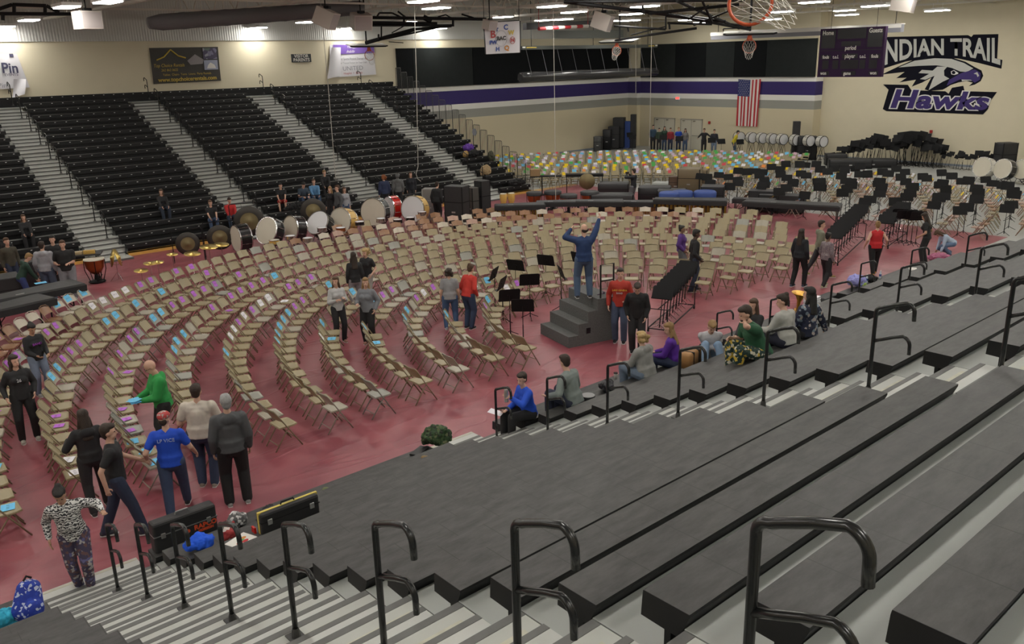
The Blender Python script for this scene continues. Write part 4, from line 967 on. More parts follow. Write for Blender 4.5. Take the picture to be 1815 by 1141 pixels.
for k, (a, b) in enumerate(((43.1, 41.1), (40.6, 38.6))):
    mb = MB()
    mb.b2((XW-0.05, a, 0), (XW-0.001, a-0.07, 2.2)); mb.b2((XW-0.05, b, 0), (XW-0.001, b+0.07, 2.2)); mb.b2((XW-0.05, a, 2.12), (XW-0.001, b, 2.2)); mb.b2((XW-0.045, (a+b)/2-0.02, 0), (XW-0.001, (a+b)/2+0.02, 2.12))
    f_ = struct(mb.obj('door_%d' % (k+1), M_FRAME))
    for c0, c1 in ((a-0.07, (a+b)/2+0.02), ((a+b)/2-0.02, b+0.07)):
        mb = MB(); mb.b2((XW-0.03, c0, 0.02), (XW-0.002, c1, 2.12)); lf = mb.obj('door_leaf', M_DOOR, f_)
        mb = MB(); mb.cyl((XW-0.09, c0-0.1, 1.0), (XW-0.09, c1+0.1, 1.0), 0.018, n=6); mb.obj('push_bar', M_STC, lf)
        mb = MB(); mb.b2((XW-0.10, c0-0.35, 2.02), (XW-0.032, c0-0.15, 2.08)); mb.obj('closer', M_STC, lf)
# wall banners on the side wall
def wbanner(name, quad, label, m_, sag=0.02):
    P = [onY(x, y, YW-0.06) for x, y in quad]; mb = MB()
    f = lambda u, v: (P[0]*(1-u)+P[1]*u)*(1-v)+(P[3]*(1-u)+P[2]*u)*v+Vector((0, -sag*math.sin(u*9+v*3), 0))
    mb.sheet(14, 6, f); o = mb.obj(name, m_, None, True); tag(o, label, 'banner'); return o, P, f
def btext(o, f, u, v, body, size, m_, sq=1.0, shear=0.0, bold=0.0, align='CENTER'):
    p = f(u, v)+Vector((0, -0.035, 0)); x = (f(min(u+.2, 1), v)-f(max(u-.2, 0), v)); x.y = 0; return text_mesh('lettering', body, size, basis(p, x, (x.cross(Vector((0, 1, 0))))*-1 if False else (-x.z, 0, x.x)), m_, o, 0.003, sq, align, shear, bold)
M_VW = mat('white_vinyl_banner', (0.62, 0.61, 0.64), 0.5); M_VB = mat('black_vinyl_banner', (0.03, 0.027, 0.022), 0.5); M_GO = mat('banner_gold', (0.50, 0.36, 0.05), 0.5); M_TX = mat('banner_dark_text', (0.05, 0.05, 0.10), 0.6); M_PU = mat('banner_purple', (0.15, 0.08, 0.34), 0.5); M_RD = mat('banner_red', (0.40, 0.05, 0.05), 0.6)
M_TG = mat('banner_grey_text', (0.25, 0.25, 0.28), 0.6)
o, P, f = wbanner('hanging_banner', [(-26, 94), (30, 96), (53, 155), (-30, 160)], 'torn white vinyl banner with dark lettering at the far left of the side wall', M_VW)
btext(o, f, 0.66, 0.42, 'Pin', 0.62, M_TX, 0.9, bold=.015); btext(o, f, 0.66, 0.60, 'EVENTS', 0.16, M_TX); btext(o, f, 0.45, 0.9, 'Pinn', 0.3, M_TG)
mb = MB(); mb.sheet(5, 8, lambda u, v: onY(24+u*22-10*v*v*(0.2), 140+v*33-6*u*v, YW-0.30+0.14*math.sin(u*3+v*2))); mb.obj('torn_corner', M_VW, o, True)
mb = MB(); a_ = onY(20, 98, YW-.1); mb.box(a_, (0.16, 0.01, 0.14)); mb.obj('blue_square', M_TX, o)
o, P, f = wbanner('hanging_banner', [(264, 85), (386, 83), (392, 143), (272, 149)], 'black vinyl banner with gold lettering and tent photographs on the cream wall', M_VB)
btext(o, f, 0.25, 0.50, 'Top Choice Rentals', 0.23, M_GO, 0.85, 0.25); btext(o, f, 0.25, 0.63, '262-862-0627' if False else '262 862 0622', 0.17, M_GO, 0.9, .2); btext(o, f, 0.5, 0.76, 'Tables  Chairs  Tents  Linens  Party Rentals', 0.15, M_GO, 0.95); btext(o, f, 0.5, 0.90, 'www.topchoicerentals.com', 0.27, M_GO, 1.02, bold=.008)
mb = MB(); r1 = f(0.08, 0.34); r2 = f(0.29, 0.06); r3 = f(0.50, 0.30)
for a, b in ((r1, r2), (r2, r3)):
    m_ = (a+b)/2+Vector((0, 0, -0.10)); mb.tube([a+Vector((0, -.04, 0)), m_+Vector((0, -.04, 0)), b+Vector((0, -.04, 0))], 0.035, 5)
mb.obj('roof_logo', M_GO, o)
mb = MB(); mb.sheet(1, 1, lambda u, v: f(0.76+u*0.21, 0.03+v*0.32)+Vector((0, -.032, 0))); mb.obj('photo_print', blotch_mat('printed_photo_dark', ((0.08, 0.07, 0.12), (0.2, 0.19, 0.28), (0.12, 0.16, 0.14), (0.3, 0.3, 0.35)), 6), o) if 'blotch_mat' in globals() else None
mb = MB(); mb.sheet(1, 1, lambda u, v: f(0.76+u*0.21, 0.38+v*0.28)+Vector((0, -.032, 0))); mb.obj('photo_print', mat('printed_photo_sky', (0.30, 0.32, 0.42), 0.6), o)
mb = MB(); q = [f(0.80, 0.62), f(0.82, 0.52), f(0.86, 0.45), f(0.92, 0.52), f(0.94, 0.62)]; mb._add([p+Vector((0, -.036, 0)) for p in q], [(0, 1, 2, 3, 4)]); mb.obj('printed_tent', M_FW, o)
mb = MB(); q = [f(0.52, 0.38), f(0.64, 0.20), f(0.76, 0.36), f(0.74, 0.48), f(0.56, 0.50)]; mb._add([p+Vector((0, -.036, 0)) for p in q], [(0, 1, 2, 3, 4)]); mb.obj('printed_tent', mat('printed_tent_grey', (0.25, 0.23, 0.24), 0.6), o)
a_ = onY(534, 103, YW-.04); mb = MB(); mb.box(a_, (1.22, 0.03, 0.44)); o = mb.obj('wall_sign', mat('sign_black', (0.03, 0.035, 0.04), 0.6)); tag(o, 'black wall sign reading VISITOR PARENTS in white', 'sign')
for dz, t_ in ((0.105, 'VISITOR'), (-0.105, 'PARENTS')): text_mesh('lettering', t_, 0.245, basis((a_.x, a_.y-0.018, a_.z+dz), (1, 0, 0), (0, 0, 1)), M_FW, o, 0.003, 1.0, bold=.004)
o, P, f = wbanner('hanging_banner', [(585, 79), (662, 80), (667, 132), (582, 138)], 'white banner with a purple top stripe and UNITED lettering on the cream wall', M_VW)
mb = MB(); mb.sheet(8, 2, lambda u, v: f(0.06+u*0.94, 0.0+v*(0.30-0.04*u))+Vector((0, -.03, 0))); mb.obj('purple_stripe', M_PU, o)
btext(o, f, 0.42, 0.07, 'Physical Therapy and', 0.20, M_FW, 0.9, .2); btext(o, f, 0.5, 0.21, 'Rehabilitation', 0.23, M_FW, 0.9, .2); btext(o, f, 0.52, 0.44, 'and Sports Physical Therapy and', 0.17, M_TG, 0.85); btext(o, f, 0.5, 0.57, 'Your Trusted Partner for Your Child', 0.15, M_TG, 0.85); btext(o, f, 0.5, 0.75, 'UNITED', 0.34, M_TG, 1.15); btext(o, f, 0.5, 0.90, 'Hospital  +  System', 0.16, M_RD, 1.0)
mb = MB(); mb.sheet(5, 8, lambda u, v: onY(588+u*16-8*v*(1-u), 84+v*(56-6*u), YW-0.12-0.14*math.sin(u*PI))); mb.obj('loose_fold', M_VW, o, True)
# scoreboard
SX = 46.0; c4 = [onX(x, y, SX) for x, y in ((1453, 51), (1568, 47), (1564, 136), (1450, 137))]
y0 = (c4[0].y+c4[3].y)/2; y1 = (c4[1].y+c4[2].y)/2; z1 = (c4[0].z+c4[1].z)/2; z0 = (c4[2].z+c4[3].z)/2
M_SP = mat('scoreboard_purple', (0.030, 0.010, 0.045), 0.5, spec=.2); M_SK = mat('scoreboard_black', (0.008, 0.007, 0.010), 0.3); M_SW = mat('scoreboard_lettering', (0.72, 0.70, 0.66), 0.5)
sb = thing('scoreboard', 'hanging purple and black scoreboard with Home and Guests panels, unlit', 'scoreboard', (SX, (y0+y1)/2, z0)); Wd = y0-y1; Hh = z1-z0
mb = MB(); mb.b2((0, -Wd/2, 0), (0.25, Wd/2, Hh)); mb.obj('case', M_SP, sb)
def sbp(u, v, w, h): mb = MB(); mb.b2((-0.012, Wd/2-u*Wd-w*Wd/2, (1-v)*Hh-h*Hh/2), (-0.001, Wd/2-u*Wd+w*Wd/2, (1-v)*Hh+h*Hh/2)); mb.obj('display', M_SK, sb)
for a in ((.14, .12, .22, .16), (.86, .12, .22, .16), (.14, .30, .22, .2), (.86, .30, .22, .2), (.5, .12, .44, .2), (.5, .32, .3, .10), (.5, .45, .94, .012), (.12, .74, .10, .18), (.28, .74, .09, .18), (.5, .74, .28, .18), (.70, .74, .09, .18), (.86, .74, .12, .18), (.12, .92, .14, .08), (.5, .92, .22, .08), (.88, .92, .14, .08), (.5, .57, .24, .09), (.12, .585, .16, .09), (.88, .585, .16, .09)): sbp(*a)
for u, v, t_, sz in ((.13, .09, 'Home', .26), (.86, .075, 'Guests', .26), (.5, .41, 'period', .24), (.12, .585, 'fouls', .20), (.28, .585, 't.o.l.', .20), (.5, .575, 'player', .24), (.70, .585, 't.o.l.', .20), (.88, .585, 'fouls', .20), (.10, .92, 'won', .20), (.48, .925, 'game', .20), (.88, .92, 'won', .20)):
    text_mesh('lettering', t_, sz*1.25, basis((-0.018, Wd/2-u*Wd, (1-v)*Hh), (0, -1, 0), (0, 0, 1)), M_SW, sb, 0.003, 0.8, bold=.006)
mb = MB(); [mb.cyl((0.12, s_*Wd*0.35, Hh), (0.12, s_*Wd*0.35, 10.38-z0), 0.012, n=5) for s_ in (-1, 1)]; mb.obj('cable', M_STB, sb)
# projection screen housing behind the scoreboard
a = onX(1262, 60, 48.0); b = onX(1598, 50, 48.0); zz = (a.z+b.z)/2
mb = MB(); mb.b2((47.9, b.y, zz-0.28), (48.3, a.y, zz+0.12)); o = mb.obj('screen_housing', mat('grey_screen_housing', (0.22, 0.22, 0.25), 0.5)); tag(o, 'long grey projection screen housing hanging behind the scoreboard', 'projection screen housing')
mb = MB(); mb.b2((47.86, b.y-0.02, zz+0.12), (48.34, a.y+.02, zz+0.17)); mb.b2((47.86, b.y-0.02, zz-.05), (47.9, a.y+.02, zz+0.17)); mb.obj('painted_lit_top', M_FW, o)  # white band paints in the light falling on the housing's top
mb = MB(); mb.cyl((48.1, b.y+.4, zz+.17), (48.1, b.y+.4, 10.4), .02, n=5); mb.cyl((48.1, a.y-.4, zz+.17), (48.1, a.y-.4, 10.4), .02, n=5); mb.obj('hanger', M_STB, o)
# rolled divider curtain
a = onY(922, 138, 41.5); b = onY(1163, 126, 41.5); zc = (a.z+b.z)/2
M_VIN = mat('shiny_black_vinyl', (0.045, 0.045, 0.048), 0.2, bump=0.2, scale=3)
r = thing('rolled_curtain', 'shiny black rolled divider curtain hanging level along the side wall', 'curtain', (a.x, 41.5, zc)); Lc = b.x-a.x
mb = MB(); n_ = 12; mb.lathe([(0.0, 0), (0.22, 0.0), (0.30, 0.02)]+[(0.30+0.02*math.sin(k*1.7), Lc*k/n_) for k in range(1, n_)]+[(0.27, Lc), (0, Lc)], 20, (0, 0, 0), (1, 0, 0)); mb.obj('roll', M_VIN, r, True)
tz = onY(1040, 83, 41.5).z-zc
mb = MB(); mb.b2((0.1, -0.15, tz-0.12), (Lc-.1, 0.15, tz+0.10)); mb.obj('hoist_beam', mat('hoist_beam_dark_green', (0.05, 0.055, 0.05), 0.5), r)
mb = MB(); mb.b2((0.1, -0.16, tz-0.02), (0.35, -0.15, tz+0.06)); mb.b2((Lc-.35, -0.16, tz-0.02), (Lc-.12, -0.15, tz+0.06)); mb.obj('sticker', M_FW, r)
mb = MB(); mb.b2((0.45, -0.16, tz-0.03), (1.3, -0.15, tz+0.03)); mb.b2((Lc-1.1, -0.16, tz-0.03), (Lc-.45, -0.15, tz+0.03)); mb.obj('sticker', M_GO, r)
for k in range(10):
    mb = MB(); x = 0.5+k*(Lc-1)/9; mb.cyl((x, -0.05, tz-0.12), (x+0.25, -0.28, 0.1), 0.012, n=4); mb.obj('strap', M_TG, r)
mb = MB(); [mb.cyl((x, 0, tz+.1), (x, 0, 10.4-zc), 0.02, n=5) for x in (1, Lc/2, Lc-1)]; mb.obj('hanger', M_STB, r)
# loudspeakers
M_SPK = mat('off_white_loudspeaker', (0.52, 0.48, 0.44), 0.6)
for i, (px, Z, rz, tl, w) in enumerate([((155, 36), 8.25, 10, 0, .85), ((578, 32), 8.4, 40, 25, .9), ((640, 38), 8.35, -15, 15, .8), ((868, 44), 8.3, 5, 15, .5), ((1068, 38), 8.35, 30, 20, .85), ((1602, 4), 8.35, 15, 10, .9)]):
    p = FL(px[0], px[1], Z); p = at(px[0], px[1], min((p-Vector((0, 0, H))).length, 40)); k_ = (p-Vector((0, 0, H))).length/40
    r = thing('loudspeaker', ['off-white loudspeaker box under the roof at the far left', 'white loudspeaker box turned cornerwise above the middle aisle', 'beige loudspeaker box beside the left hoop frame', 'beige loudspeaker box in front of the hanging league banner', 'white loudspeaker box left of the big hoop, beside the lamps', 'beige loudspeaker box above the scoreboard at the top edge'][i], 'loudspeaker', p, math.radians(rz))
    w *= k_; mb = MB(); R = Matrix.Rotation(math.radians(tl), 3, 'X'); mb.box((0, 0, 0), (w, w*.9, w*.8), M=R); mb.obj('cabinet', M_SPK, r)
    mb = MB(); mb.box(R @ Vector((0, -w*.452, 0)), (w*.9, 0.01, w*.7), M=R); mb.obj('grille', mat('pinkish_speaker_grille', (0.38, 0.34, 0.33), 0.8), r)
    mb = MB(); mb.cyl((0, 0, w*.35), (0, 0, 10.38-p.z), 0.025, n=6); mb.box((0, -w*.1, w*.48), (w*.35, w*.25, w*.12)); mb.obj('bracket', M_STB, r)
# league banner hung from a joist
P = [at(858, 41, 40), at(920, 37, 40.6), at(921, 93, 40.6), at(861, 96, 40)]; mb = MB(); f = lambda u, v: (P[0]*(1-u)+P[1]*u)*(1-v)+(P[3]*(1-u)+P[2]*u)*v+Vector((0, -.03*math.sin(u*7+v*2), 0))
mb.sheet(12, 6, f); o = mb.obj('league_banner', M_VW, None, True); tag(o, 'white banner with dark borders and a ring of small school logos hanging under the roof', 'banner')
mb = MB(); mb.sheet(1, 6, lambda u, v: f(-.035+u*.035, v)); mb.sheet(1, 6, lambda u, v: f(1+u*.035, v)); mb.sheet(12, 1, lambda u, v: f(u, 1+v*.02)); mb.sheet(12, 1, lambda u, v: f(u, -.03+v*.03)); mb.obj('dark_border', M_SK, o); mb = MB(); [mb.cyl(q_, (q_.x, q_.y, 10.38), .012, n=5) for q_ in (P[0], P[1])]; mb.obj('cord', M_STB, o)
xb = (P[1]-P[0]).normalized(); yb = Vector((0, 0, 1))
def circ(u, v, r_, w): c = f(u, v)+Vector((-.03, -.04, 0)); mb = MB(); mb.tube([c+xb*(r_*math.cos(a*PI/8))+yb*(r_*1.25*math.sin(a*PI/8)) for a in range(16)], w, 4, closed=True); return mb
circ(.48, .52, .27, .008).obj('logo_ring', M_TG, o); circ(.79, .60, .12, .012).obj('logo_ring', M_RD, o)
M_LB = mat('logo_blue', (0.03, 0.07, 0.28), .6); M_LO = mat('logo_orange', (0.5, 0.2, 0.03), .6)
for u, v, t_, sz, m_ in ((.48, .52, 'RAC', .22, M_SK), (.22, .38, 'B', .45, M_RD), (.35, .24, 'T', .2, M_LB), (.62, .18, 'C', .3, M_LB), (.76, .36, 'W', .26, M_GO), (.79, .60, 'N', .2, M_RD), (.22, .64, 'PW', .22, M_LB), (.36, .86, 'H', .24, M_LB), (.62, .84, 'Q', .28, M_LO)):
    text_mesh('logo_letter', t_, sz, basis(f(u, v)+Vector((-.03, -.05, 0)), xb, yb), m_, o, 0.003, 1.0, bold=.012)
# rectangular beam, black duct, red and white pole
def bar(name, a, b, w, h, m_, label, cat):
    d = (b-a); L = d.length; o = MB(); o.box((0, 0, 0), (L, w, h)); q = o.obj(name, m_); q.location = (a+b)/2; q.rotation_euler = (0, -math.asin(d.z/L), math.atan2(d.y, d.x)); return tag(q, label, cat)
bar('grey_beam', at(982, 61, 52), at(1102, 60, 55), .3, .42, mat('green_grey_beam', (0.10, 0.11, 0.10), .6), 'flat grey-green beam above the rolled curtain', 'beam')
bar('black_box_beam', at(930, 47, 50), at(1050, 42, 54), .3, .35, M_SK, 'black box beam left of the white loudspeaker', 'beam')
a, b = at(955, 51, 47), at(1042, 46, 50); mb = MB()
for k in range(8): mb.cyl(a+(b-a)*k/8, a+(b-a)*(k+1)/8, 0.09, n=8, mi=k % 2)
mb.cyl(a, (a.x, a.y, 10.38), .015, n=5); mb.cyl(b, (b.x, b.y, 10.38), .015, n=5); tag(mb.obj('striped_pole', [M_FR, M_FW]), 'red and white striped pole lying under the roof beam', 'pole')
mb = MB(); a, b = onY(262, 41, 33.5), onY(640, 14, 33.5); n_ = 16
mb.lathe([(0, 0), (0.20, 0.02)]+[(0.29, 0.5)]+[(0.29+(0.015 if k % 4 == 0 else 0), 0.5+k*((b-a).length-.8)/40) for k in range(1, 41)]+[(0.29, (b-a).length), (0, (b-a).length)], 14, a, (b-a)); tag(mb.obj('air_duct', mat('grey_fabric_duct', (0.12, 0.12, 0.125), .7), None, True), 'large dark round air duct under the roof above the cream wall', 'duct')
# ropes hanging from the roof
for (x0, y0_, x1, y1_, d, lb) in ((567, -10, 595, 318, 37, 'white rope slanting down in front of the black benches'), (734, -8, 741, 295, 36, 'white rope hanging in front of the far bleacher aisle'), (980, -10, 985, 365, 38, 'thin pale rope hanging before the rolled curtain'), (1156, -10, 1151, 262, 46, 'pale rope hanging at the room corner'), (1126, -8, 1127, 165, 50, 'thin rope left of the one at the room corner')):
    a = at(x0, y0_, d); b = at(x1, y1_, d); mb = MB(); mb.tube([a, (a+b)/2+Vector((.02, 0, -.02)), b], 0.014, 5); o = mb.obj('rope', mat('pale_rope', (0.45, 0.43, 0.38), .8)); tag(o, lb, 'rope')
a = at(741, 295, 36); mb = MB(); mb.tube([a, a+Vector((-.12, 0, -.3)), a+Vector((-.05, 0, -.5)), a+Vector((.1, 0, -.62))], .014, 5); tag(mb.obj('rope', MATS['pale_rope']), 'bent lower end of the rope before the far aisle', 'rope')
# basketball hoops folded up under the roof
M_RIM = mat('orange_rim', (0.50, 0.075, 0.02), .4); M_NET = mat('white_net_cord', (0.55, 0.53, 0.48), .8); M_BB = mat('backboard_glass_white', (0.55, 0.55, 0.52), .3)
def hoop(c, head, label, board=True, tilt=0, full_net=True, net_dir=(0, -1, -.4)):
    r = thing('basketball_hoop', label, 'basketball hoop', c, math.radians(head)); R = Matrix.Rotation(math.radians(tilt), 3, 'X')
    mb = MB(); mb.tube([R @ Vector((.23*math.cos(a*PI/12), 0, .23*math.sin(a*PI/12))) for a in range(24)], .02 if not board else .014, 8, closed=True); mb.obj('rim', M_RIM, r, True)
    mb = MB(); nd = Vector(net_dir).normalized(); N = 12
    ring = lambda k, i: R @ Vector((.225*(1-.12*k)*math.cos((i+.5*(k % 2))*2*PI/N), 0, .225*(1-.12*k)*math.sin((i+.5*(k % 2))*2*PI/N)))+nd*(.10*k)+Vector((0, 0, -.012*k*k))
    for k in range(4):
        for i in range(N): mb.tube([ring(k, i), ring(k+1, i)], .004, 4); mb.tube([ring(k, i), ring(k+1, i-1 if k % 2 == 0 else i+1)], .004, 4)
    mb.obj('net', M_NET, r)
    if board:
        mb = MB(); mb.box((0, 0.05, .30), (.14, .06, .24)); mb.tube([(-.09, 0, .21), (-.05, .03, .36)], .02, 6); mb.tube([(.09, 0, .21), (.05, .03, .36)], .02, 6); mb.obj('bracket', M_RIM, r)
        mb = MB(); mb.box((0, 0.45, .50), (1.83, 1.05, .04), M=Matrix.Rotation(math.radians(6), 3, 'X')); mb.obj('backboard', M_BB, r)
        mb = MB(); mb.cyl((0, .45, .52), (0, .45, 10.38-c[2]), .04, n=6); mb.obj('hanger', M_STB, r)
        mb = MB(); mb.tube([(-.92, -.06, .43), (-.8, -.08, .40), (.8, -.08, .40), (.92, -.06, .43)], .03, 6); mb.obj('bottom_pad', M_STB, r)
    return r
def arms(r, segs, rad=.05):
    mb = MB(); inv = (Matrix.Translation(r.location) @ Matrix.Rotation(r.rotation_euler[2], 4, 'Z')).inverted()
    for a, b, *q in segs: mb.tube([inv @ a, inv @ b], q[0] if q else rad, 6)
    mb.obj('folding_frame', M_STB, r)
B = lambda px: bearing(_ray(*px))
r = hoop(at(1328, 82, 33), B((1328, 82))-90, 'small orange hoop with white net folded up before the end wall panels')
arms(r, [(at(1328, 52, 33.2), at(1165, 22, 30)), (at(1310, 50, 33.2), at(1200, 2, 29)), (at(1330, 47, 33), at(1180, 28, 31), .035), (at(1285, 38, 32), at(1000, 3, 30), .06), (at(1150, 24, 30), at(1310, 8, 30), .05), (at(1000, 3, 30), at(1320, 0, 29), .05), (at(1235, -20, 30), at(1262, 40, 31), .04), (at(1290, 20, 30), at(1230, 45, 32), .03), (at(1139, 10, 30), at(1141, 25, 30), .04), (at(1255, 10, 29), at(1220, 35, 31), .03), (at(1282, 55, 33), at(1282, 51, 33), .02), (at(1282, 51, 33), at(1330, 49, 33), .02)])
r = hoop(at(1093, 90, 45), B((1093, 90))-90-18, 'far orange hoop with tangled net in front of the curtain beam', tilt=5)
arms(r, [(at(1090, 72, 45), at(1150, 62, 44)), (at(1150, 62, 44), at(1235, 50, 44), .06), (at(1088, 46, 44), at(1180, 52, 44), .05), (at(1118, 62, 44), at(1180, 47, 44), .03), (at(1112, 46, 44), at(1114, 56, 44), .04), (at(1183, 41, 44), at(1262, 43, 44), .05), (at(1186, 41, 44), at(1187, 52, 44), .05), (at(1180, 52, 44), at(1180, 20, 44), .04)])
r = hoop(at(655, 98, 44), B((655, 98))-90+14, 'pale orange hoop without a net visible in front of the white and purple banner')
arms(r, [(at(648, 76, 44), at(735, 52, 43), .09), (at(735, 52, 43), at(800, 46, 42), .06), (at(668, 72, 44), at(800, 44, 42), .04), (at(655, 31, 42), at(862, 34, 42), .07), (at(655, 40, 42), at(775, 42, 42), .07), (at(655, 45, 42), at(805, 45, 42), .05), (at(803, 33, 42), at(803, 46, 42), .06), (at(668, 30, 42), at(672, 23, 42), .04), (at(672, 23, 42), at(695, 23, 42), .04), (at(695, 23, 42), at(716, 33, 42), .04), (at(705, 20, 42), at(722, 33, 42), .04), (at(716, 33, 42), at(716, 46, 42), .05), (at(716, 46, 42), at(695, 58, 43), .03), (at(776, 30, 42), at(790, 26, 42), .03), (at(790, 26, 42), at(800, 32, 42), .03), (at(818, 25, 42), at(840, 32, 42), .04), (at(676, 45, 43), at(676, 66, 43), .04), (at(671, 62, 43), at(671, 72, 44), .05), (at(715, 76, 44), at(689, 74, 44), .02), (at(750, 30, 42), at(765, 38, 42), .12)])
r = hoop(at(1330, 6, 10.4), B((1330, 6))-90, 'large orange rim with a loose white net hanging into the top of the view', board=False, tilt=-14, net_dir=(1.0, -.35, .02))
mb = MB(); mb.box((0, .02, .26), (.14, .06, .10)); mb.tube([(0, .05, .28), (0, .4, .8), (0, .6, 1.4)], .05, 8); mb.obj('bracket', M_RIM, r)
# frame at the far left under the roof
r = thing('hoop_frame', 'black steel hoop frame under the roof at the top left corner', 'hoop frame', (0, 0, 0))
mb = MB()
for a, b in (((-20, 22), (22, 8)), ((22, 8), (82, 10)), ((82, 10), (105, 22)), ((-20, 24), (135, 25)), ((25, 9), (25, 22)), ((80, 10), (80, 24)), ((5, 24), (5, 36))): mb.tube([at(*a, 36), at(*b, 36)], .06, 6)
mb.obj('tubes', M_STB, r)
# ================================================================ PERCUSSION, STAGE AND BELONGINGS
M_CHR = mat('chrome', (0.62, 0.62, 0.63), 0.2, 1.0); M_HEADC = mat('calf_drumhead', (0.58, 0.54, 0.44), 0.6, noise=.06, scale=3); M_HEADW = mat('white_drumhead', (0.66, 0.66, 0.67), 0.5)
M_BSH = mat('glossy_black_shell', (0.012, 0.012, 0.013), 0.2); M_MSH = mat('maple_shell', (0.60, 0.38, 0.10), 0.3, noise=.1, scale=5); M_RSH = mat('red_shell', (0.45, 0.015, 0.01), 0.25); M_WSH = mat('pearl_white_shell', (0.62, 0.60, 0.54), 0.3)
M_BRZ = mat('bronze_cymbal', (0.55, 0.40, 0.12), 0.3, 0.9, noise=.1, scale=6); M_GONG = mat('gong_bronze', (0.20, 0.16, 0.08), 0.5, 0.5, noise=.2, scale=6); M_GRIMD = mat('gong_dark_rim', (0.05, 0.045, 0.04), 0.5, 0.5)
M_COP = mat('copper_bowl', (0.40, 0.12, 0.04), 0.3, 0.8); M_COVER = mat('black_padded_cover', (0.018, 0.018, 0.020), 0.55, bump=.35, scale=5); M_BLU = mat('blue_drum_cover', (0.025, 0.06, 0.24), 0.6); M_RES = mat('gold_resonators', (0.30, 0.20, 0.04), 0.35, 0.8)
M_ROAD = mat('black_road_case', (0.02, 0.02, 0.022), 0.5, noise=.2, scale=4); M_ALU = mat('aluminium_edge', (0.5, 0.5, 0.5), 0.35, 0.9)
def drum(label, loc, head, R, D, shell, hd_m, tilt=0, zc=None, cat='bass drum', name='bass_drum', nl=10, hoopm=None, group=None, stand=True):
    """head = world angle the front head faces; tilt = degrees it looks up"""
    r = thing(name, label, cat, loc, math.radians(head-90), group); T = Matrix.Rotation(math.radians(tilt), 3, 'X'); zc = zc or R+0.22; c = Vector((0, 0, zc)); ax = T @ Vector((0, 1, 0))
    mb = MB(); mb.lathe([(R, -D/2), (R, D/2)], 28, c, ax); mb.obj('shell', shell, r, True)
    for s in (1, -1):
        mb = MB(); mb.lathe([(0, s*(D/2+.004)), (R*.6, s*(D/2+.004)), (R*.99, s*(D/2))], 28, c, ax); mb.obj('drumhead', hd_m, r, True)
        mb = MB(); mb.lathe([(R-.012, s*(D/2-.02)), (R+.016, s*(D/2-.02)), (R+.016, s*(D/2+.02)), (R-.012, s*(D/2+.02)), (R-.012, s*(D/2-.02))], 28, c, ax); mb.obj('hoop', hoopm or M_CHR, r)
    d, u, w = mb.frame((0, 0, 0), ax)
    for k in range(nl):
        a = 2*PI*k/nl; q = c+u*(R+.018)*math.cos(a)+w*(R+.018)*math.sin(a); mb = MB(); mb.cyl(q-d*(D/2), q+d*(D/2), .006, n=5); mb.cyl(q-d*.05, q+d*.05, .016, n=6); mb.obj('tension_rod', M_CHR, r)
    if stand:
        mb = MB()
        for s in (-1, 1):
            mb.tube([(s*R*.5, -D*.7, .0), (s*R*.62, 0, zc-R*.80), (s*R*.5, D*.7, .0)], .014, 6); mb.tube([(-s*R*.5, s*D*.5, 0.02), (s*R*.9, s*D*.3, zc-R*.35)], .014, 6)
        mb.cyl((-R*.5, 0, .12), (R*.5, 0, .12), .014, n=6); mb.obj('stand', M_STB, r)
    return r
def P2(px, z=0.006): return tuple(FL(px[0], px[1], z))
def dp(px, a): p = FL(*px, 0.006); return tuple(p), bearing(p)+a
bd = [((432, 455), 112, .50, .42, M_BSH, M_HEADC, 0, 'black bass drum at the left end of the row, cream head seen at a slant'), ((483, 444), 135, .52, .42, M_BSH, M_HEADC, 22, 'black bass drum tilted up, second in the front row, cloth on its rim'),
      ((526, 437), 125, .50, .42, M_BSH, M_HEADC, 10, 'black bass drum with a black cloth hanging over its cream head'), ((571, 430), 140, .50, .42, M_BSH, M_HEADW, 35, 'black bass drum with a white head tilted upward'),
      ((612, 426), 140, .54, .45, M_MSH, M_HEADC, 12, 'tan maple bass drum right of the white-headed black one'), ((668, 408), 152, .58, .45, M_BSH, M_HEADC, 5, 'large black bass drum with a marked cream head, beside the red drum'),
      ((698, 396), 120, .50, .38, M_RSH, M_HEADW, 0, 'bright red marching drum standing behind the large black bass drum'), ((738, 402), 150, .56, .45, M_MSH, M_HEADW, 8, 'yellow maple bass drum at the right end of the row')]
for px, a, R, D, sh, hm, tl, lb in bd:
    l, hd = dp(px, a); drum(lb, l, hd, R*.97, D, sh, hm, tl)
for px, lb in (((483, 400), 'black drape'), ((521, 396), 'black drape')):
    pass
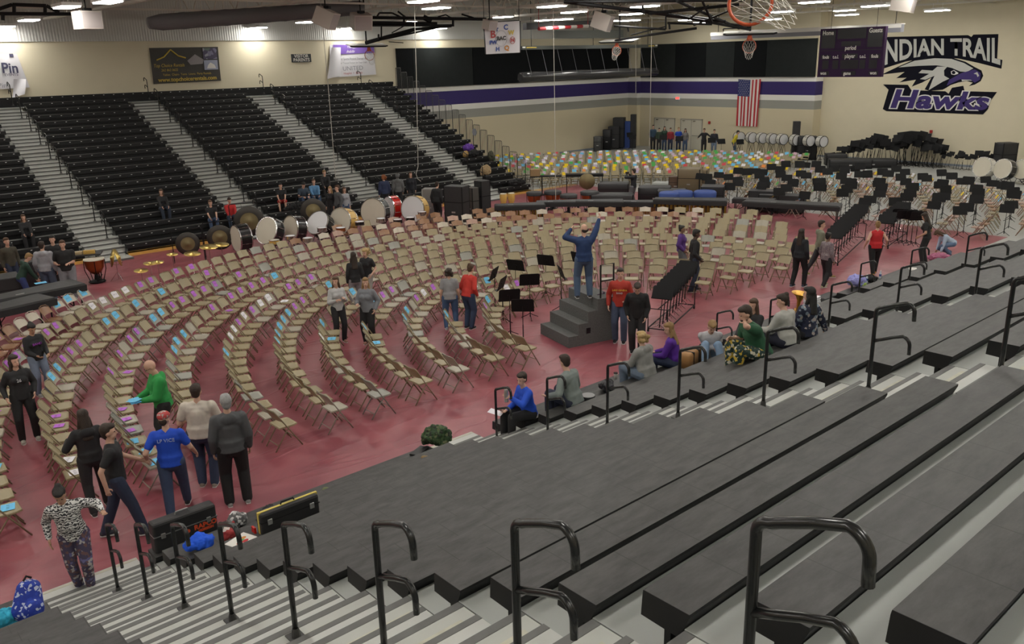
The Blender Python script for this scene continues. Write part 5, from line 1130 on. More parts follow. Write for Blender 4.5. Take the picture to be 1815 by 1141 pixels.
for i, (px, sh, hm, dz) in enumerate([((490, 462), M_MSH, M_HEADC, .62), ((518, 456), M_CHR, M_HEADW, .66), ((549, 458), M_CHR, M_HEADW, .62), ((574, 441), M_CHR, M_HEADW, .68), ((607, 441), M_COP, M_HEADW, .68), ((640, 429), M_BSH, M_HEADW, .68), ((677, 422), M_CHR, M_HEADW, .66), ((707, 422), M_BSH, M_HEADW, .62), ((729, 418), M_BSH, M_HEADW, .62), ((750, 410), M_CHR, M_HEADW, .68)]):
    l, hd = dp(px, 180); r = thing('snare_drum', '%s on a tripod stand, %s' % (['shallow amber drum', 'chrome snare drum', 'chrome snare drum', 'chrome snare drum', 'copper snare drum', 'black-sided white-headed drum', 'small chrome drum', 'small black drum', 'small black drum', 'chrome snare drum'][i],
        ['left of the chrome snares', 'just right of the amber drum', 'third from the left of the small drums', 'before the white-headed bass drum', 'before the tan maple bass drum', 'left of the large black bass drum', 'below the large black bass drum', 'left one before the yellow bass drum', 'right one before the yellow bass drum', 'rightmost of the small drums'][i]), 'snare drum', l, math.radians(hd))
    mb = MB(); mb.lathe([(.18, dz), (.18, dz+.13)], 20); mb.obj('shell', sh, r, True); mb = MB(); mb.lathe([(.175, dz+.135), (0, dz+.137)], 20); mb.obj('drumhead', hm, r)
    mb = MB(); mb.lathe([(.185, dz+.12), (.190, dz+.12), (.190, dz+.142), (.182, dz+.142)], 20); mb.lathe([(.185, dz-.01), (.19, dz-.01), (.19, dz+.012), (.182, dz+.012)], 20); mb.obj('hoop', M_CHR, r)
    mb = MB(); mb.cyl((0, 0, .15), (0, 0, dz), .012, n=6); [mb.tube([(0, 0, .3), (.28*math.cos(a), .28*math.sin(a), 0)], .008, 5) for a in (0.5, 2.6, 4.7)]; [mb.tube([(0, 0, dz-.06), (.17*math.cos(a), .17*math.sin(a), dz)], .008, 5) for a in (0.5, 2.6, 4.7)]; mb.obj('stand', M_CHR, r)
# gongs
for px, R, zc, lb in (((337, 462), .42, .62, 'small bronze gong with a dark rim left of the cymbal stands'), ((394, 455), .46, .72, 'dark-rimmed bronze gong beside the first bass drum'), ((447, 438), .58, 1.0, 'largest bronze gong hanging behind the first bass drum'), ((560, 425), .50, 1.15, 'bronze gong mostly hidden behind the white-headed bass drum')):
    l, hd = dp(px, 180); r = thing('gong', lb, 'gong', l, math.radians(hd-90)); c = (0, 0, zc)
    mb = MB(); mb.lathe([(0, .03), (R*.16, .028), (R*.20, .012), (R*.58, .010)], 32, c, (0, 1, 0)); mb.obj('face', M_GONG, r, True); mb = MB(); mb.lathe([(R*.58, .010), (R*.97, .008), (R, -.03), (0, -.02)], 32, c, (0, 1, 0)); mb.obj('rim', M_GRIMD, r, True)
    mb = MB(); h_ = zc+R+.12; mb.tube([(-R-.1, 0, 0.03), (-R-.1, 0, h_-.05), (-R-.05, 0, h_), (R+.05, 0, h_), (R+.1, 0, h_-.05), (R+.1, 0, .03)], .016, 6); [mb.cyl((s*(R+.1), -.25, .02), (s*(R+.1), .25, .02), .014, n=6) for s in (-1, 1)]; mb.obj('frame', M_STB, r)
    mb = MB(); [mb.cyl((s*R*.4, 0, zc+R*.88), (s*R*.4, 0, h_), .005, n=4) for s in (-1, 1)]; mb.obj('cord', M_STB, r)
# cymbals on stands
def cym(px, z, R, lb, tilt=8):
    p = FL(px[0], px[1], z); p = Vector((p.x, p.y, .006)); r = thing('cymbal_stand', lb, 'cymbal', p, 0)
    T = Matrix.Rotation(math.radians(tilt), 3, 'X'); ax = T @ Vector((0, 0, 1)); mb = MB(); mb.lathe([(0, .03), (.04, .025), (.06, .005), (R, -.012), (R, -.016), (.06, 0), (0, .02)], 24, (0, 0, z), ax); mb.obj('cymbal', M_BRZ, r, True)
    mb = MB(); mb.cyl((0, 0, .1), (0, 0, z+.04), .010, n=6); [mb.tube([(0, 0, .35), (.27*math.cos(a), .27*math.sin(a), 0)], .008, 5) for a in (0, 2.1, 4.2)]; mb.obj('stand', M_CHR, r)
cym((370, 437), .95, .30, 'large bronze cymbal on a stand right of the small gong'); cym((341, 449), .85, .27, 'bronze cymbal in front of the small gong'); cym((392, 433), .95, .26, 'bronze cymbal before the dark-rimmed gong'); cym((250, 479), .85, .21, 'bright cymbal on a stand, lowest of the three left ones')
cym((266, 466), 1.0, .20, 'cymbal on a thin stand, left of the close pair'); cym((279, 464), 1.0, .19, 'cymbal on a thin stand, right of the close pair'); cym((305, 450), .95, .18, 'small cymbal alone between the pair and the gongs')
l, hd = dp((211, 497), 180); r = thing('crash_cymbals', 'pair of bronze crash cymbals held upright in a rack', 'cymbals', l, math.radians(hd-90))
for s in (-1, 1): mb = MB(); mb.lathe([(0, .04), (.05, .03), (.07, 0), (.30, -.03), (.30, -.034), (.07, -.004), (0, .03)], 24, (s*.12, 0, .78), (s*.95, .15, .25)); mb.obj('cymbal', M_BRZ, r, True)
mb = MB(); mb.cyl((0, 0, .05), (0, 0, .62), .012, n=6); mb.tube([(-.2, 0, .60), (0, 0, .52), (.2, 0, .60)], .012, 6); [mb.tube([(0, 0, .3), (.25*math.cos(a), .25*math.sin(a), 0)], .008, 5) for a in (0, 2.1, 4.2)]; mb.obj('stand', M_CHR, r)
# timpani
def timp(px, lb, R=.36, cover=True, bowl=None, z=0.006):
    l, hd = dp(px, 180); l = (l[0], l[1], z); r = thing('kettledrum', lb, 'timpani', l, math.radians(hd)); mb = MB(); mb.lathe([(.06, .28), (R*.55, .34), (R*.88, .50), (R, .72), (R, .78)], 24); mb.obj('bowl', bowl or M_COP, r, True)
    if cover: mb = MB(); mb.lathe([(R+.02, .70), (R+.03, .84), (R*.9, .87), (0, .88)], 24); mb.obj('padded_cover', M_COVER, r, True)
    else: mb = MB(); mb.lathe([(R+.01, .76), (R+.01, .80), (R-.02, .80), (0, .795)], 24); mb.obj('drumhead', M_HEADC, r, True)
    mb = MB(); mb.lathe([(.26, 0.02), (.26, .05), (.08, .10), (.05, .3)], 12)
    for k in range(5): a = k*2*PI/5; mb.tube([(.2*math.cos(a), .2*math.sin(a), .04), ((R+.02)*math.cos(a), (R+.02)*math.sin(a), .45), ((R+.02)*math.cos(a), (R+.02)*math.sin(a), .76)], .012, 5)
    mb.obj('pedal_base', M_STB, r)
timp((947, 373), 'covered copper kettledrum farthest left of the four at the back', .33); timp((980, 371), 'covered copper kettledrum second from the left at the back', .38); timp((1008, 378), 'covered copper kettledrum third from the left at the back', .36); timp((1045, 372), 'covered copper kettledrum farthest right of the four at the back', .40)
timp((173, 500), 'copper kettledrum with an open head seen from the side by the percussion table', .31, False)
# covered keyboard instruments
def keyboard(px, a, L, D, hh, lb, res=True, low=False, m_=None, sag=.0):
    l, hd = dp(px, a); r = thing('covered_marimba', lb, 'marimba', l, math.radians(hd-90)); w0, w1 = D/2, D*.32
    mb = MB(); out = [(-L/2, -w0), (L/2, -w1), (L/2, w1), (-L/2, w0)]
    q = lambda sc, z: [(x*sc+(0 if sc == 1 else 0), y*sc, z) for x, y in out]
    vs = q(1.0, hh-.22)+q(1.01, hh-.05)+q(.97, hh); mb._add(vs, [(0, 1, 5, 4), (1, 2, 6, 5), (2, 3, 7, 6), (3, 0, 4, 7), (4, 5, 9, 8), (5, 6, 10, 9), (6, 7, 11, 10), (7, 4, 8, 11), (8, 9, 10, 11), (3, 2, 1, 0)]); o = mb.obj('padded_cover', m_ or M_COVER, r)
    mb = MB(); mb.box((L*.18, w1*.55, hh+.001), (.22, .04, .004)); mb.obj('badge', M_ALU, o)
    if res:
        mb = MB(); n = 18
        for k in range(n): x = -L/2+L*(k+.5)/n; z = hh-.2-.35*(1-k/n)-.12; mb.cyl((x, w0*.45, hh-.2), (x, w0*.45, max(.12, z)), L/n*.42, n=8)
        mb.obj('resonators', M_RES, r)
    mb = MB()
    for sx in (-1, 1):
        for sy in (-1, 1): mb.cyl((sx*(L/2-.12), sy*D*.3, .05), (sx*(L/2-.12), sy*D*.3, hh-.2), .02, n=6)
        mb.cyl((sx*(L/2-.12), -D*.38, .10), (sx*(L/2-.12), D*.38, .10), .022, n=6); mb.cyl((sx*(L/2-.12), -.03, .12), (sx*(L/2-.6), 0, hh-.3), .015, n=5)
    mb.obj('frame', M_STB, r)
    for sx in (-1, 1):
        for sy in (-1, 1): mb = MB(); mb.lathe([(.0, -.018), (.05, -.018), (.05, .018), (0, .018)], 12, (sx*(L/2-.12), sy*D*.38, .05), (1, 0, 0)); mb.obj('wheel', M_STB, r)
keyboard((72, 572), 200, 2.4, .95, .95, 'wide tapering keyboard instrument under a black cover, blue sheet on top, at left', False)
keyboard((22, 600), 205, 2.2, .9, .92, 'covered keyboard instrument cut by the left edge of the view', False)
keyboard((922, 400), 182, 2.1, .75, .92, 'covered gold-tubed marimba behind the left of the back row'); keyboard((990, 392), 182, 1.9, .7, .88, 'uncovered black xylophone between the marimbas', False)
keyboard((1062, 392), 178, 2.0, .8, .9, 'covered xylophone with a pale label behind the back row', False); keyboard((1135, 388), 178, 1.6, .7, .78, 'low keyboard instrument in front of the photographer', True)
keyboard((1222, 392), 176, 3.0, .85, .95, 'long gold-tubed marimba in front of the blue covers')
keyboard((1400, 395), 172, 3.8, .9, .85, 'long low table of gear under black cloth at the right of the back row', False); keyboard((1335, 380), 172, 1.8, .6, .7, 'short folding table with black top beside the long black cloth', False)
o = MB(); o.box((0, 0, 0), (.3, .21, .003)); q = o.obj('sheet_of_paper', M_PAPER['blue']); q.location = FL(72, 501, .965); tag(q, 'blue sheet lying on the covered keyboard instrument at left', 'paper')
# round blue drum covers, black cases
for px, R, lb in (((1185, 380), .42, 'left blue round drum cover'), ((1208, 378), .45, 'middle blue round drum cover behind the long marimba'), ((1248, 378), .47, 'right blue round drum cover beside the black case')):
    l, hd = dp(px, 180); r = thing('covered_drum', lb, 'drum', l, 0); mb = MB(); mb.lathe([(R+.02, .72), (R+.03, .93), (R*.92, .99), (R*.5, .985), (0, .98)], 24); mb.obj('blue_cover', M_BLU, r, True); mb = MB(); mb.lathe([(.25, 0), (.3, .3), (R, .6), (R, .74)], 20); mb.obj('bowl', M_BSH, r, True)
def case(px, a, d, lb, m_=None, cat='equipment case', z=0.006, wheels=True, soft=False, trim=True):
    l, hd = dp(px, a); l = (min(l[0], 51.4), min(l[1], 44.5), z); r = thing('equipment_case', lb, cat, l, math.radians(hd-90)); w, dd, h = d; z0 = .09 if wheels else 0
    mb = MB(); mb.rbox((0, 0, z0+h/2), (w, dd, h), .07 if soft else .025); mb.obj('body', m_ or M_ROAD, r, soft)
    if trim:
        mb = MB(); mb.b2((-w/2-.004, -dd/2-.004, z0+h*.62), (w/2+.004, dd/2+.004, z0+h*.64)); [mb.b2((sx*w/2-.03*sx, sy*dd/2-.03*sy, z0), (sx*(w/2+.004), sy*(dd/2+.004), z0+h*.995)) for sx in (-1, 1) for sy in (-1, 1)]; mb.obj('metal_edge', M_ALU if trim == 2 else M_STB, r)
        mb = MB(); mb.box((0, dd/2+.012, z0+h*.4), (.16, .02, .06)); mb.obj('handle', M_ALU, r)
    if wheels:
        for sx in (-1, 1):
            for sy in (-1, 1): mb = MB(); mb.lathe([(0, -.02), (.045, -.02), (.045, .02), (0, .02)], 10, (sx*(w/2-.1), sy*(dd/2-.1), .045), (1, 0, 0)); mb.obj('wheel', M_STB, r)
    return r
case((812, 408), 150, (.85, .6, 1.75), 'tall black padded case, largest, right of the person in black'); case((840, 398), 120, (.5, .35, 1.5), 'grey-fronted tall panel case standing open', mat('dark_grey_panel', (.06, .055, .05), .6)); case((857, 396), 130, (.45, .5, 1.75), 'narrow tall black case right of the open panel')
case((765, 392), 165, (.6, .5, 1.35), 'silver rolling rack cart left of the tall black cases', mat('brushed_metal_cart', (.26, .25, .24), .35, .6), trim=2)
case((1088, 350), 175, (1.5, .9, .75), 'black soft case heap with a small red light at the back', soft=True, wheels=False); case((1085, 372), 178, (1.9, .9, .75), 'long black soft case left of the photographer', soft=True, wheels=False); case((1160, 362), 178, (1.5, .9, .85), 'black padded case right of the photographer', soft=True, wheels=False); case((1190, 366), 178, (1.3, .9, .8), 'rounded black bag behind the blue covers', soft=True, wheels=False)
case((1262, 372), 176, (1.0, .9, 1.0), 'black case at the right end of the long marimba'); case((1352, 372), 172, (1.2, .8, .8), 'black case on the grey floor left of the long cloth'); case((1385, 376), 172, (1.9, .8, .7), 'long black case behind the long cloth')
case((1190, 335), 172, (1.9, .8, .35), 'low pale grey flat case on the grey floor', mat('pale_grey_case', (.40, .42, .40), .5), trim=False, wheels=False)
case((1222, 342), 172, (1.1, 1.0, 1.25), 'big brown ribbed canister case at the left of the music stands', mat('brown_fibre_case', (.17, .13, .075), .5), soft=True, wheels=False); case((1240, 336), 172, (.8, .8, 1.05), 'second brown canister case behind the big one', mat('brown_fibre_case', (.17, .13, .075), .5), soft=True, wheels=False); case((1198, 340), 172, (.7, .5, .8), 'dark brown leather-like case left of the canister', mat('dark_brown_case', (.10, .06, .035), .5), wheels=False)
case((1070, 262), 170, (.85, .8, 1.6), 'tallest black cabinet stack in the room corner'); case((1092, 262), 170, (.85, .8, 2.2), 'black cabinet beside the blue mat in the room corner'); case((1108, 262), 170, (.8, .3, 2.0), 'upright blue mat in the room corner', M_BLU, wheels=False, trim=False); case((1122, 262), 170, (.4, .4, 2.5), 'tall slim black loudspeaker tower in the room corner', wheels=False, trim=False); case((1050, 263), 170, (.6, .5, 1.5), 'black draped rack at the left of the corner cabinets', soft=True, wheels=False); case((1060, 268), 170, (.6, .5, 1.1), 'grey and black bundle before the corner cabinets', mat('grey_black_bundle', (.09, .09, .09), .7, noise=.6, scale=4), soft=True, wheels=False)
case((1438, 276), 190, (.45, .4, 2.4), 'tall slim black loudspeaker tower by the white bass drums', wheels=False, trim=False); case((1466, 276), 190, (1.2, .7, 1.5), 'black draped shape beside the last white bass drum', soft=True, wheels=False)
# amber congas, black-top table with gong
for px, lb in (((893, 378), 'left amber conga on a stand'), ((907, 377), 'right amber conga on a stand')):
    l, hd = dp(px, 180); r = thing('conga_drum', lb, 'drum', l, 0); mb = MB(); mb.lathe([(.11, .45), (.16, .6), (.17, .8), (.15, .88)], 16); mb.obj('shell', M_MSH, r, True); mb = MB(); mb.lathe([(.155, .88), (.155, .90), (0, .90)], 16); mb.obj('drumhead', M_HEADC, r); mb = MB(); [mb.tube([(0, 0, .5), (.3*math.cos(a), .3*math.sin(a), 0)], .010, 5) for a in (0, 2.1, 4.2)]; mb.obj('stand', M_CHR, r)
l, hd = dp((1036, 345), 180); r = thing('rehearsal_table', 'narrow black-topped table with thin crossed legs at the back', 'table', l, math.radians(hd)); mb = MB(); mb.box((0, 0, 1.0), (.5, 1.9, .12)); mb.obj('tabletop', M_STB, r)
for sy in (-1, 1):
    for sx in (-1, 1): mb = MB(); mb.cyl((sx*.2, sy*.9, 0), (sx*.2, sy*.9, .95), .02, n=6); mb.obj('leg', M_STB, r)
l, hd = dp((1040, 345), 180); r = thing('gong', 'bronze gong on a short stand in front of the narrow black table', 'gong', (l[0]-.4, l[1]-.4, l[2]), math.radians(hd-90)); mb = MB(); mb.lathe([(0, .03), (.38, .02), (.40, -.03), (0, -.02)], 28, (0, 0, .75), (0, 1, 0)); mb.obj('face', M_GONG, r, True); mb = MB(); mb.cyl((0, -.05, 0.02), (0, -.05, .8), .02, n=6); mb.box((0, -.05, .02), (.5, .3, .04)); mb.obj('stand', M_STB, r)
l, hd = dp((968, 345), 180); r = thing('desk', 'brown boxed desk and red bag on a stand behind the end rails', 'desk', l, math.radians(hd-90)); mb = MB(); mb.box((0, 0, .95), (1.6, .5, .05)); mb.box((.2, 0, .02), (.9, .5, .04)); mb.cyl((.2, 0, 0), (.2, 0, .95), .03, n=6); mb.obj('stand', M_STB, r); mb = MB(); mb.rbox((.55, 0, 1.15), (.5, .4, .36), .04); mb.obj('carton', mat('brown_carton', (.28, .19, .09), .7), r)
# percussion table at left
l, hd = dp((150, 497), 170); r = thing('percussion_table', 'rolling trap table covered with wood blocks and small percussion', 'table', l, math.radians(hd-90)); mb = MB(); mb.box((0, 0, .88), (1.3, .6, .04)); mb.obj('tabletop', M_COVER, r); mb = MB(); [mb.cyl((sx*.5, sy*.2, .06), (sx*.5, sy*.2, .86), .018, n=6) for sx in (-1, 1) for sy in (-1, 1)]; [mb.cyl((sx*.5, -.35, .08), (sx*.5, .35, .08), .02, n=6) for sx in (-1, 1)]; mb.obj('frame', M_STB, r)
for i, (x, y, d, m_) in enumerate([(-.3, .1, (.35, .14, .12), M_MSH), (.05, .05, (.28, .16, .09), mat('pale_wood_block', (.5, .38, .22), .5)), (.4, 0, (.3, .08, .06), M_MSH), (-.35, -.15, (.2, .12, .06), M_BSH), (.2, -.18, (.3, .1, .05), M_CHR)]):
    mb = MB(); mb.rbox((0, 0, 0), d, .015); q = mb.obj('wood_block', m_); q.matrix_world = Matrix.Translation(r.location) @ Matrix.Rotation(r.rotation_euler[2], 4, 'Z') @ Matrix.Translation((x, y, .905+d[2]/2)); tag(q, ['amber wood block at the left of the trap table', 'pale wood block in the middle of the trap table', 'thin amber block at the right of the trap table', 'small black block on the trap table', 'small chrome piece on the trap table'][i], 'percussion block')
case((10, 545), 185, (1.0, .9, .95), 'black equipment case at the left edge behind the covered keyboards', wheels=False); case((75, 505), 185, (1.3, .6, .85), 'dark low cabinet behind the man in pale grey', wheels=False)
# row of white bass drums along the end wall, three big ones at right
for i, (x, y) in enumerate([(1310, 244), (1332, 240), (1350, 245), (1368, 247), (1386, 247), (1409, 250), (1433, 252), (1456, 253)]):
    p = onX(x, y, 51.0); drum('white bass drum on a tall black stand, %s in the row along the end wall' % ['leftmost', 'second', 'third', 'fourth', 'fifth', 'sixth', 'seventh', 'rightmost'][i], (51.0, p.y, 0), 242+i*1.5, .34, .40, M_WSH, M_HEADW, 0, zc=1.25, hoopm=M_BSH, nl=8, group='white bass drums along the end wall')
for px, a, R, lb in (((1742, 322), 235, .62, 'large white-shelled bass drum at the far right beside the stand rack'), ((1778, 325), 235, .60, 'black bass drum with chrome fittings at the far right'), ((1812, 326), 235, .60, 'chrome and black bass drum cut by the right edge')):
    p = FL(px[0], px[1], 0); drum(lb, tuple(p), bearing(p)+145, R*.82, .45, M_WSH if px[0] < 1750 else M_BSH, M_HEADC, 12)
# parked music stands: folded rows against the mural wall and on carts
STF = thing('music_stand', 'x', 'music stand', (0, 0, 0))
for nm, mb, m_ in stand_bits(1.15, 78, True): mb.obj(nm, m_, STF)
stf = [False]
def put_f(x, y, rz, lab, grp, tilt=(0, 0), z=0.0, sc=1.0):
    if not stf[0]: stf[0] = True; STF.location = (x, y, z); STF.rotation_euler = (tilt[0], tilt[1], rz); STF.scale = (sc, sc, sc); tag(STF, lab, None, grp)
    else: dup(STF, (x, y, z), rz, lab, grp, rot=(tilt[0], tilt[1], rz), scale=(sc, sc, sc))
random.seed(21)
def pile(pa, pb, n, rows, h0, h1, lab, grp):
    a = FL(*pa, 0); b = FL(*pb, 0); a.x = min(a.x, 52.6); b.x = min(b.x, 52.6)
    for j in range(rows):
        for i in range(n):
            t = (i+random.uniform(-.3, .3))/max(1, n-1); p = a+(b-a)*t; sc = h0(t)*random.uniform(.72, 1.12)
            put_f(p.x-j*0.42, p.y+random.uniform(-.05, .05), math.radians(random.uniform(-125, -60)), 'folded black stand, %s in the %s row, %s' % (word(i+1), ['back', 'middle', 'front'][j], lab), grp, (random.uniform(-.3, .2), random.uniform(-.25, .25)), 0, sc)
pile((1492, 290), (1572, 286), 13, 3, lambda t: .75+.55*t, None, 'left cluster by the mural wall', 'parked music stands, left cluster')
pile((1582, 290), (1680, 296), 16, 3, lambda t: 1.0+.45*math.sin(PI*(t+.12)), None, 'tall middle cluster by the mural wall', 'parked music stands, middle cluster')
pile((1690, 300), (1756, 305), 15, 1, lambda t: .82, None, 'rack beside the large bass drums', 'parked music stands on the rack')
for i, (px, d) in enumerate((((1505, 298), (2.4, .8, .55)), ((1545, 296), (2.6, .9, .5)), ((1480, 292), (1.2, .8, .7)))): case(px, 190, d, ['black cloth-covered gear in front of the left stand cluster', 'long black bundle in front of the mural wall stands', 'dark box at the left of the parked stands'][i], soft=True, wheels=False)
case((1785, 306), 220, (.9, .7, 1.7), 'dark drum hardware stack behind the black bass drum', soft=True, wheels=False)
def cart(pa, pb, n, lb, slb, grp, hz=.72):
    a = FL(*pa, 0.006); b = FL(*pb, 0.006); d = (b-a); L = d.length; an = math.atan2(d.y, d.x); r = thing('stand_cart', lb, 'cart', a, an)
    mb = MB(); mb.tube([(0, -.25, .1), (L, -.25, .1)], .018, 6); mb.tube([(0, .25, .1), (L, .25, .1)], .018, 6)
    for x in (0, L): mb.tube([(x, -.25, .1), (x, -.25, .62), (x, .25, .62), (x, .25, .1), (x, -.25, .1)], .016, 6)
    mb.tube([(0, 0, .62), (L, 0, .62)], .016, 6); mb.obj('rack', M_STB, r)
    for x in (.03, L-.03):
        for y in (-.25, .25): mb = MB(); mb.lathe([(0, -.015), (.045, -.015), (.045, .015), (0, .015)], 10, (x, y, .045), (0, 1, 0)); mb.obj('wheel', M_STB, r)
    for k in range(n):
        p = a+d*((k+.5)/n); put_f2(p.x, p.y, an-PI/2, '%s, %s' % (slb, 'nearest' if k == 0 else 'farthest' if k == n-1 else word(k+1)), grp, k*0.022+.02)
STN = make_stand(.95, 74, M_CHR); stn = [False]
def put_f2(x, y, rz, lab, grp, z):
    if not stn[0]: stn[0] = True; STN.location = (x, y, .02+z); STN.rotation_euler = (-.25, 0, rz); tag(STN, lab, None, grp)
    else: dup(STN, (x, y, .02+z), rz, lab, grp, rot=(-.25, 0, rz))
cart((1470, 470), (1520, 425), 10, 'wheeled black cart packed with nested music stands near the red tank top', 'nested stand on the cart beside the woman in patterned grey', 'nested stands on the right cart')
cart((1165, 590), (1215, 545), 9, 'wheeled cart of nested black stands right of the podium', 'nested stand on the cart right of the podium', 'nested stands on the cart by the podium')
cart((1560, 440), (1595, 415), 6, 'smaller dark cart of stands behind the red tank top', 'nested stand behind the woman in the red tank top', 'nested stands on the small cart')
for k, (x, y) in enumerate([(1590, 430), (1598, 433), (1606, 432), (1614, 434), (1622, 436)]): p = FL(x, y, 0.006); put_stand(p.x, p.y, math.radians(130+k*2), 'black stand with chrome feet, %s in the short row beside the slim woman' % ['leftmost', 'second', 'middle', 'fourth', 'rightmost'][k], None)
# ================================================================ PODIUM
M_CARP = mat('grey_podium_carpet', (0.105, 0.107, 0.105), 0.95, noise=.35, scale=25, bump=.4)
c0 = FL(1008, 617, .006); c1 = FL(960, 605, .006); c2 = FL(1092, 600, .006)
ux = (c2-c0); Lp = ux.length; an = math.atan2(ux.y, ux.x)
pod = thing('podium', "grey carpeted conductor's podium with four steps and a black rail", 'podium', (c0.x, c0.y, .006), an); PODZ = 1.09; wd = (c1-c0).length
vy = (c1-c0); sgn = 1 if ux.cross(vy).z > 0 else -1; wd = 1.35
n = 4
for k in range(n-1):
    mb = MB(); z = PODZ*(k+1)/n; x0 = .28*k; mb.b2((x0, 0, 0), (x0+.285, sgn*wd, z)); mb.obj('step', M_CARP, pod)
mb = MB(); mb.b2((.28*(n-1), 0, 0), (Lp, sgn*wd, PODZ)); mb.obj('platform', M_CARP, pod)
mb = MB(); mb.b2((.50, -.006*sgn, .28), (.62, 0, .42)); mb.obj('vent', M_SK, pod)
mb = MB(); zz = PODZ; e0, e1 = (.28*(n-1)+.10, sgn*.05), (Lp-.06, sgn*.05)
mb.tube([(e0[0], e0[1], zz), (e0[0], e0[1], zz+.82), (e1[0], e1[1], zz+.82), (e1[0], e1[1], zz)], .022, 8); mb.cyl((e0[0], e0[1], zz+.42), (e1[0], e1[1], zz+.42), .018, n=8); mb.obj('guard_rail', M_RAIL, pod)
mb = MB(); mb.cyl((0, 0, 0), (.22, 0, 0), .012, .014, 10); mb.ell((.24, 0, 0), (.03, .03, .03)); mc = mb.obj('microphone', mat('purple_black_microphone', (.05, .02, .06), .4), None, True); pc = pod.location+Matrix.Rotation(an, 3, 'Z') @ Vector((Lp*.72, sgn*.25, 0)); mc.location = (pc.x, pc.y, PODZ+.04); mc.rotation_euler = (0, 0, an+.3); tag(mc, 'dark handheld microphone lying on the podium floor', 'microphone')
# ================================================================ BELONGINGS ON THE NEAR STAND
def NR(X, row, dy=-.14): return Vector((X, NY0-row*RUN+dy, NZ0+row*RISE))
def NPX(px, row):     # a point on the bench top of a row
    return FL(px[0], px[1], NZ0+row*RISE)
def blob(name, p, r, m_, label, cat, lumps=6, seed=1, flat=.5):
    rnd = random.Random(seed); mb = MB(); mb.ell((0, 0, r[2]*.8), (r[0]*.8, r[1]*.8, r[2]*.8), 16)
    for k in range(lumps): a = rnd.uniform(0, 6.28); mb.ell((r[0]*.55*math.cos(a), r[1]*.55*math.sin(a), r[2]*rnd.uniform(.35, 1.0)), (r[0]*rnd.uniform(.25, .5), r[1]*rnd.uniform(.25, .5), r[2]*rnd.uniform(.3, .6)), 10)
    t = thing(name, label, cat, p, rnd.uniform(0, 3)); me = mb.mesh('bundle', m_)
    def setup(o):
        q = o.modifiers.new('r', 'REMESH'); q.mode = 'VOXEL'; q.voxel_size = .012
        for sc, st in ((.10, .075), (.04, .035)):
            tx = bpy.data.textures.get('folds%d' % int(sc*100)) or bpy.data.textures.new('folds%d' % int(sc*100), 'CLOUDS'); tx.noise_scale = sc; d = o.modifiers.new('d', 'DISPLACE'); d.texture = tx; d.strength = st*min(1.2, r[0]/.2); d.mid_level = .5
    nm = bake(me, setup); lo = min(v.co.z for v in nm.vertices); nm.transform(Matrix.Translation((0, 0, -lo+.001))); nm.polygons.foreach_set('use_smooth', [True]*len(nm.polygons)); nm.materials.clear(); nm.materials.append(m_)
    o = bpy.data.objects.new('bundle', nm); COL.objects.link(o); o.parent = t; return t
M_CASE = mat('black_instrument_case', (0.014, 0.014, 0.015), .5, noise=.2, scale=20)
def icase(a, b, d, h, label, side_text=None, strap=False):
    v = b-a; L = v.length; r = thing('instrument_case', label, 'instrument case', a+(b-a)/2, math.atan2(v.y, v.x)); r.rotation_euler[1] = -math.asin((b.z-a.z)/L)
    mb = MB(); mb.rbox((0, 0, h/2), (L, d, h), .035); mb.obj('shell', M_CASE, r); mb = MB(); mb.b2((-L/2-.003, -d/2-.003, h*.55), (L/2+.003, d/2+.003, h*.58)); mb.obj('seam', M_ALU if side_text else M_STB, r)
    for sx in (-1, 1): mb = MB(); mb.rbox((sx*L*.36, -d/2-.008, h*.56), (.06, .02, .07), .008); mb.obj('latch', M_ALU, r)
    mb = MB(); mb.tube([(-.09, 0, h), (-.08, 0, h+.035), (.08, 0, h+.035), (.09, 0, h)], .011, 6); mb.obj('handle', M_ALU if side_text else M_STB, r)
    if side_text:
        for k, (t_, sz, xx) in enumerate(((side_text[0], .095, .06), (side_text[1], .045, .06))): text_mesh('sticker_lettering', t_, sz, basis((L*.23+xx, -d/2-.004, h*.42-k*.065), (1, 0, 0), (0, 0, 1)), mat('sticker_red_orange', (.55, .07, .02), .5), r, .002, 1.0, bold=.004)
        mb = MB(); mb.lathe([(.028, 0), (.028, .003), (0, .003)], 12, (L*.02, -d/2-.004, h*.40), (0, -1, 0)); mb.obj('round_sticker', mat('sticker_red_orange', (.55, .07, .02), .5), r)
    if strap: mb = MB(); mb.b2((-L/2-.006, -.02, -.001), (L/2+.006, .015, h+.006)); mb.obj('yellow_strap', mat('yellow_strap', (.60, .48, .10), .6), r)
    return r
a = FL(288, 990, .62); b = FL(388, 950, .62)
icase(Vector((2.94, 10.77, .502)), Vector((3.80, 10.77, .502)), .20, .42, 'large black instrument case with orange lettering stickers standing by the stairs', ('RAPCO', 'HORIZON'))
p = NPX((545, 960), 4); icase(Vector((3.66, 8.93, NZ0+3*RISE)), Vector((4.44, 8.93, NZ0+3*RISE)), .15, .27, 'black instrument case with a yellow strap lying on the near benches', None, True)
blob('fleece_jacket', Vector((3.14, 9.52, NZ0+2*RISE)), (.20, .13, .12), mat('royal_blue_fleece', (.012, .09, .62), .9, bump=.5, scale=12), 'crumpled royal blue fleece jacket beside the instrument case', 'jacket', 7, 3)
blob('knit_hat', Vector((3.86, 10.15, NZ0+RISE)), (.17, .12, .12), blotch_mat('grey_white_knit', ((.08, .08, .08), (.45, .44, .43), (.6, .6, .6), (.2, .2, .2)), 30), 'grey and white patterned hat and scarf bundle behind the big case', 'hat', 6, 5)
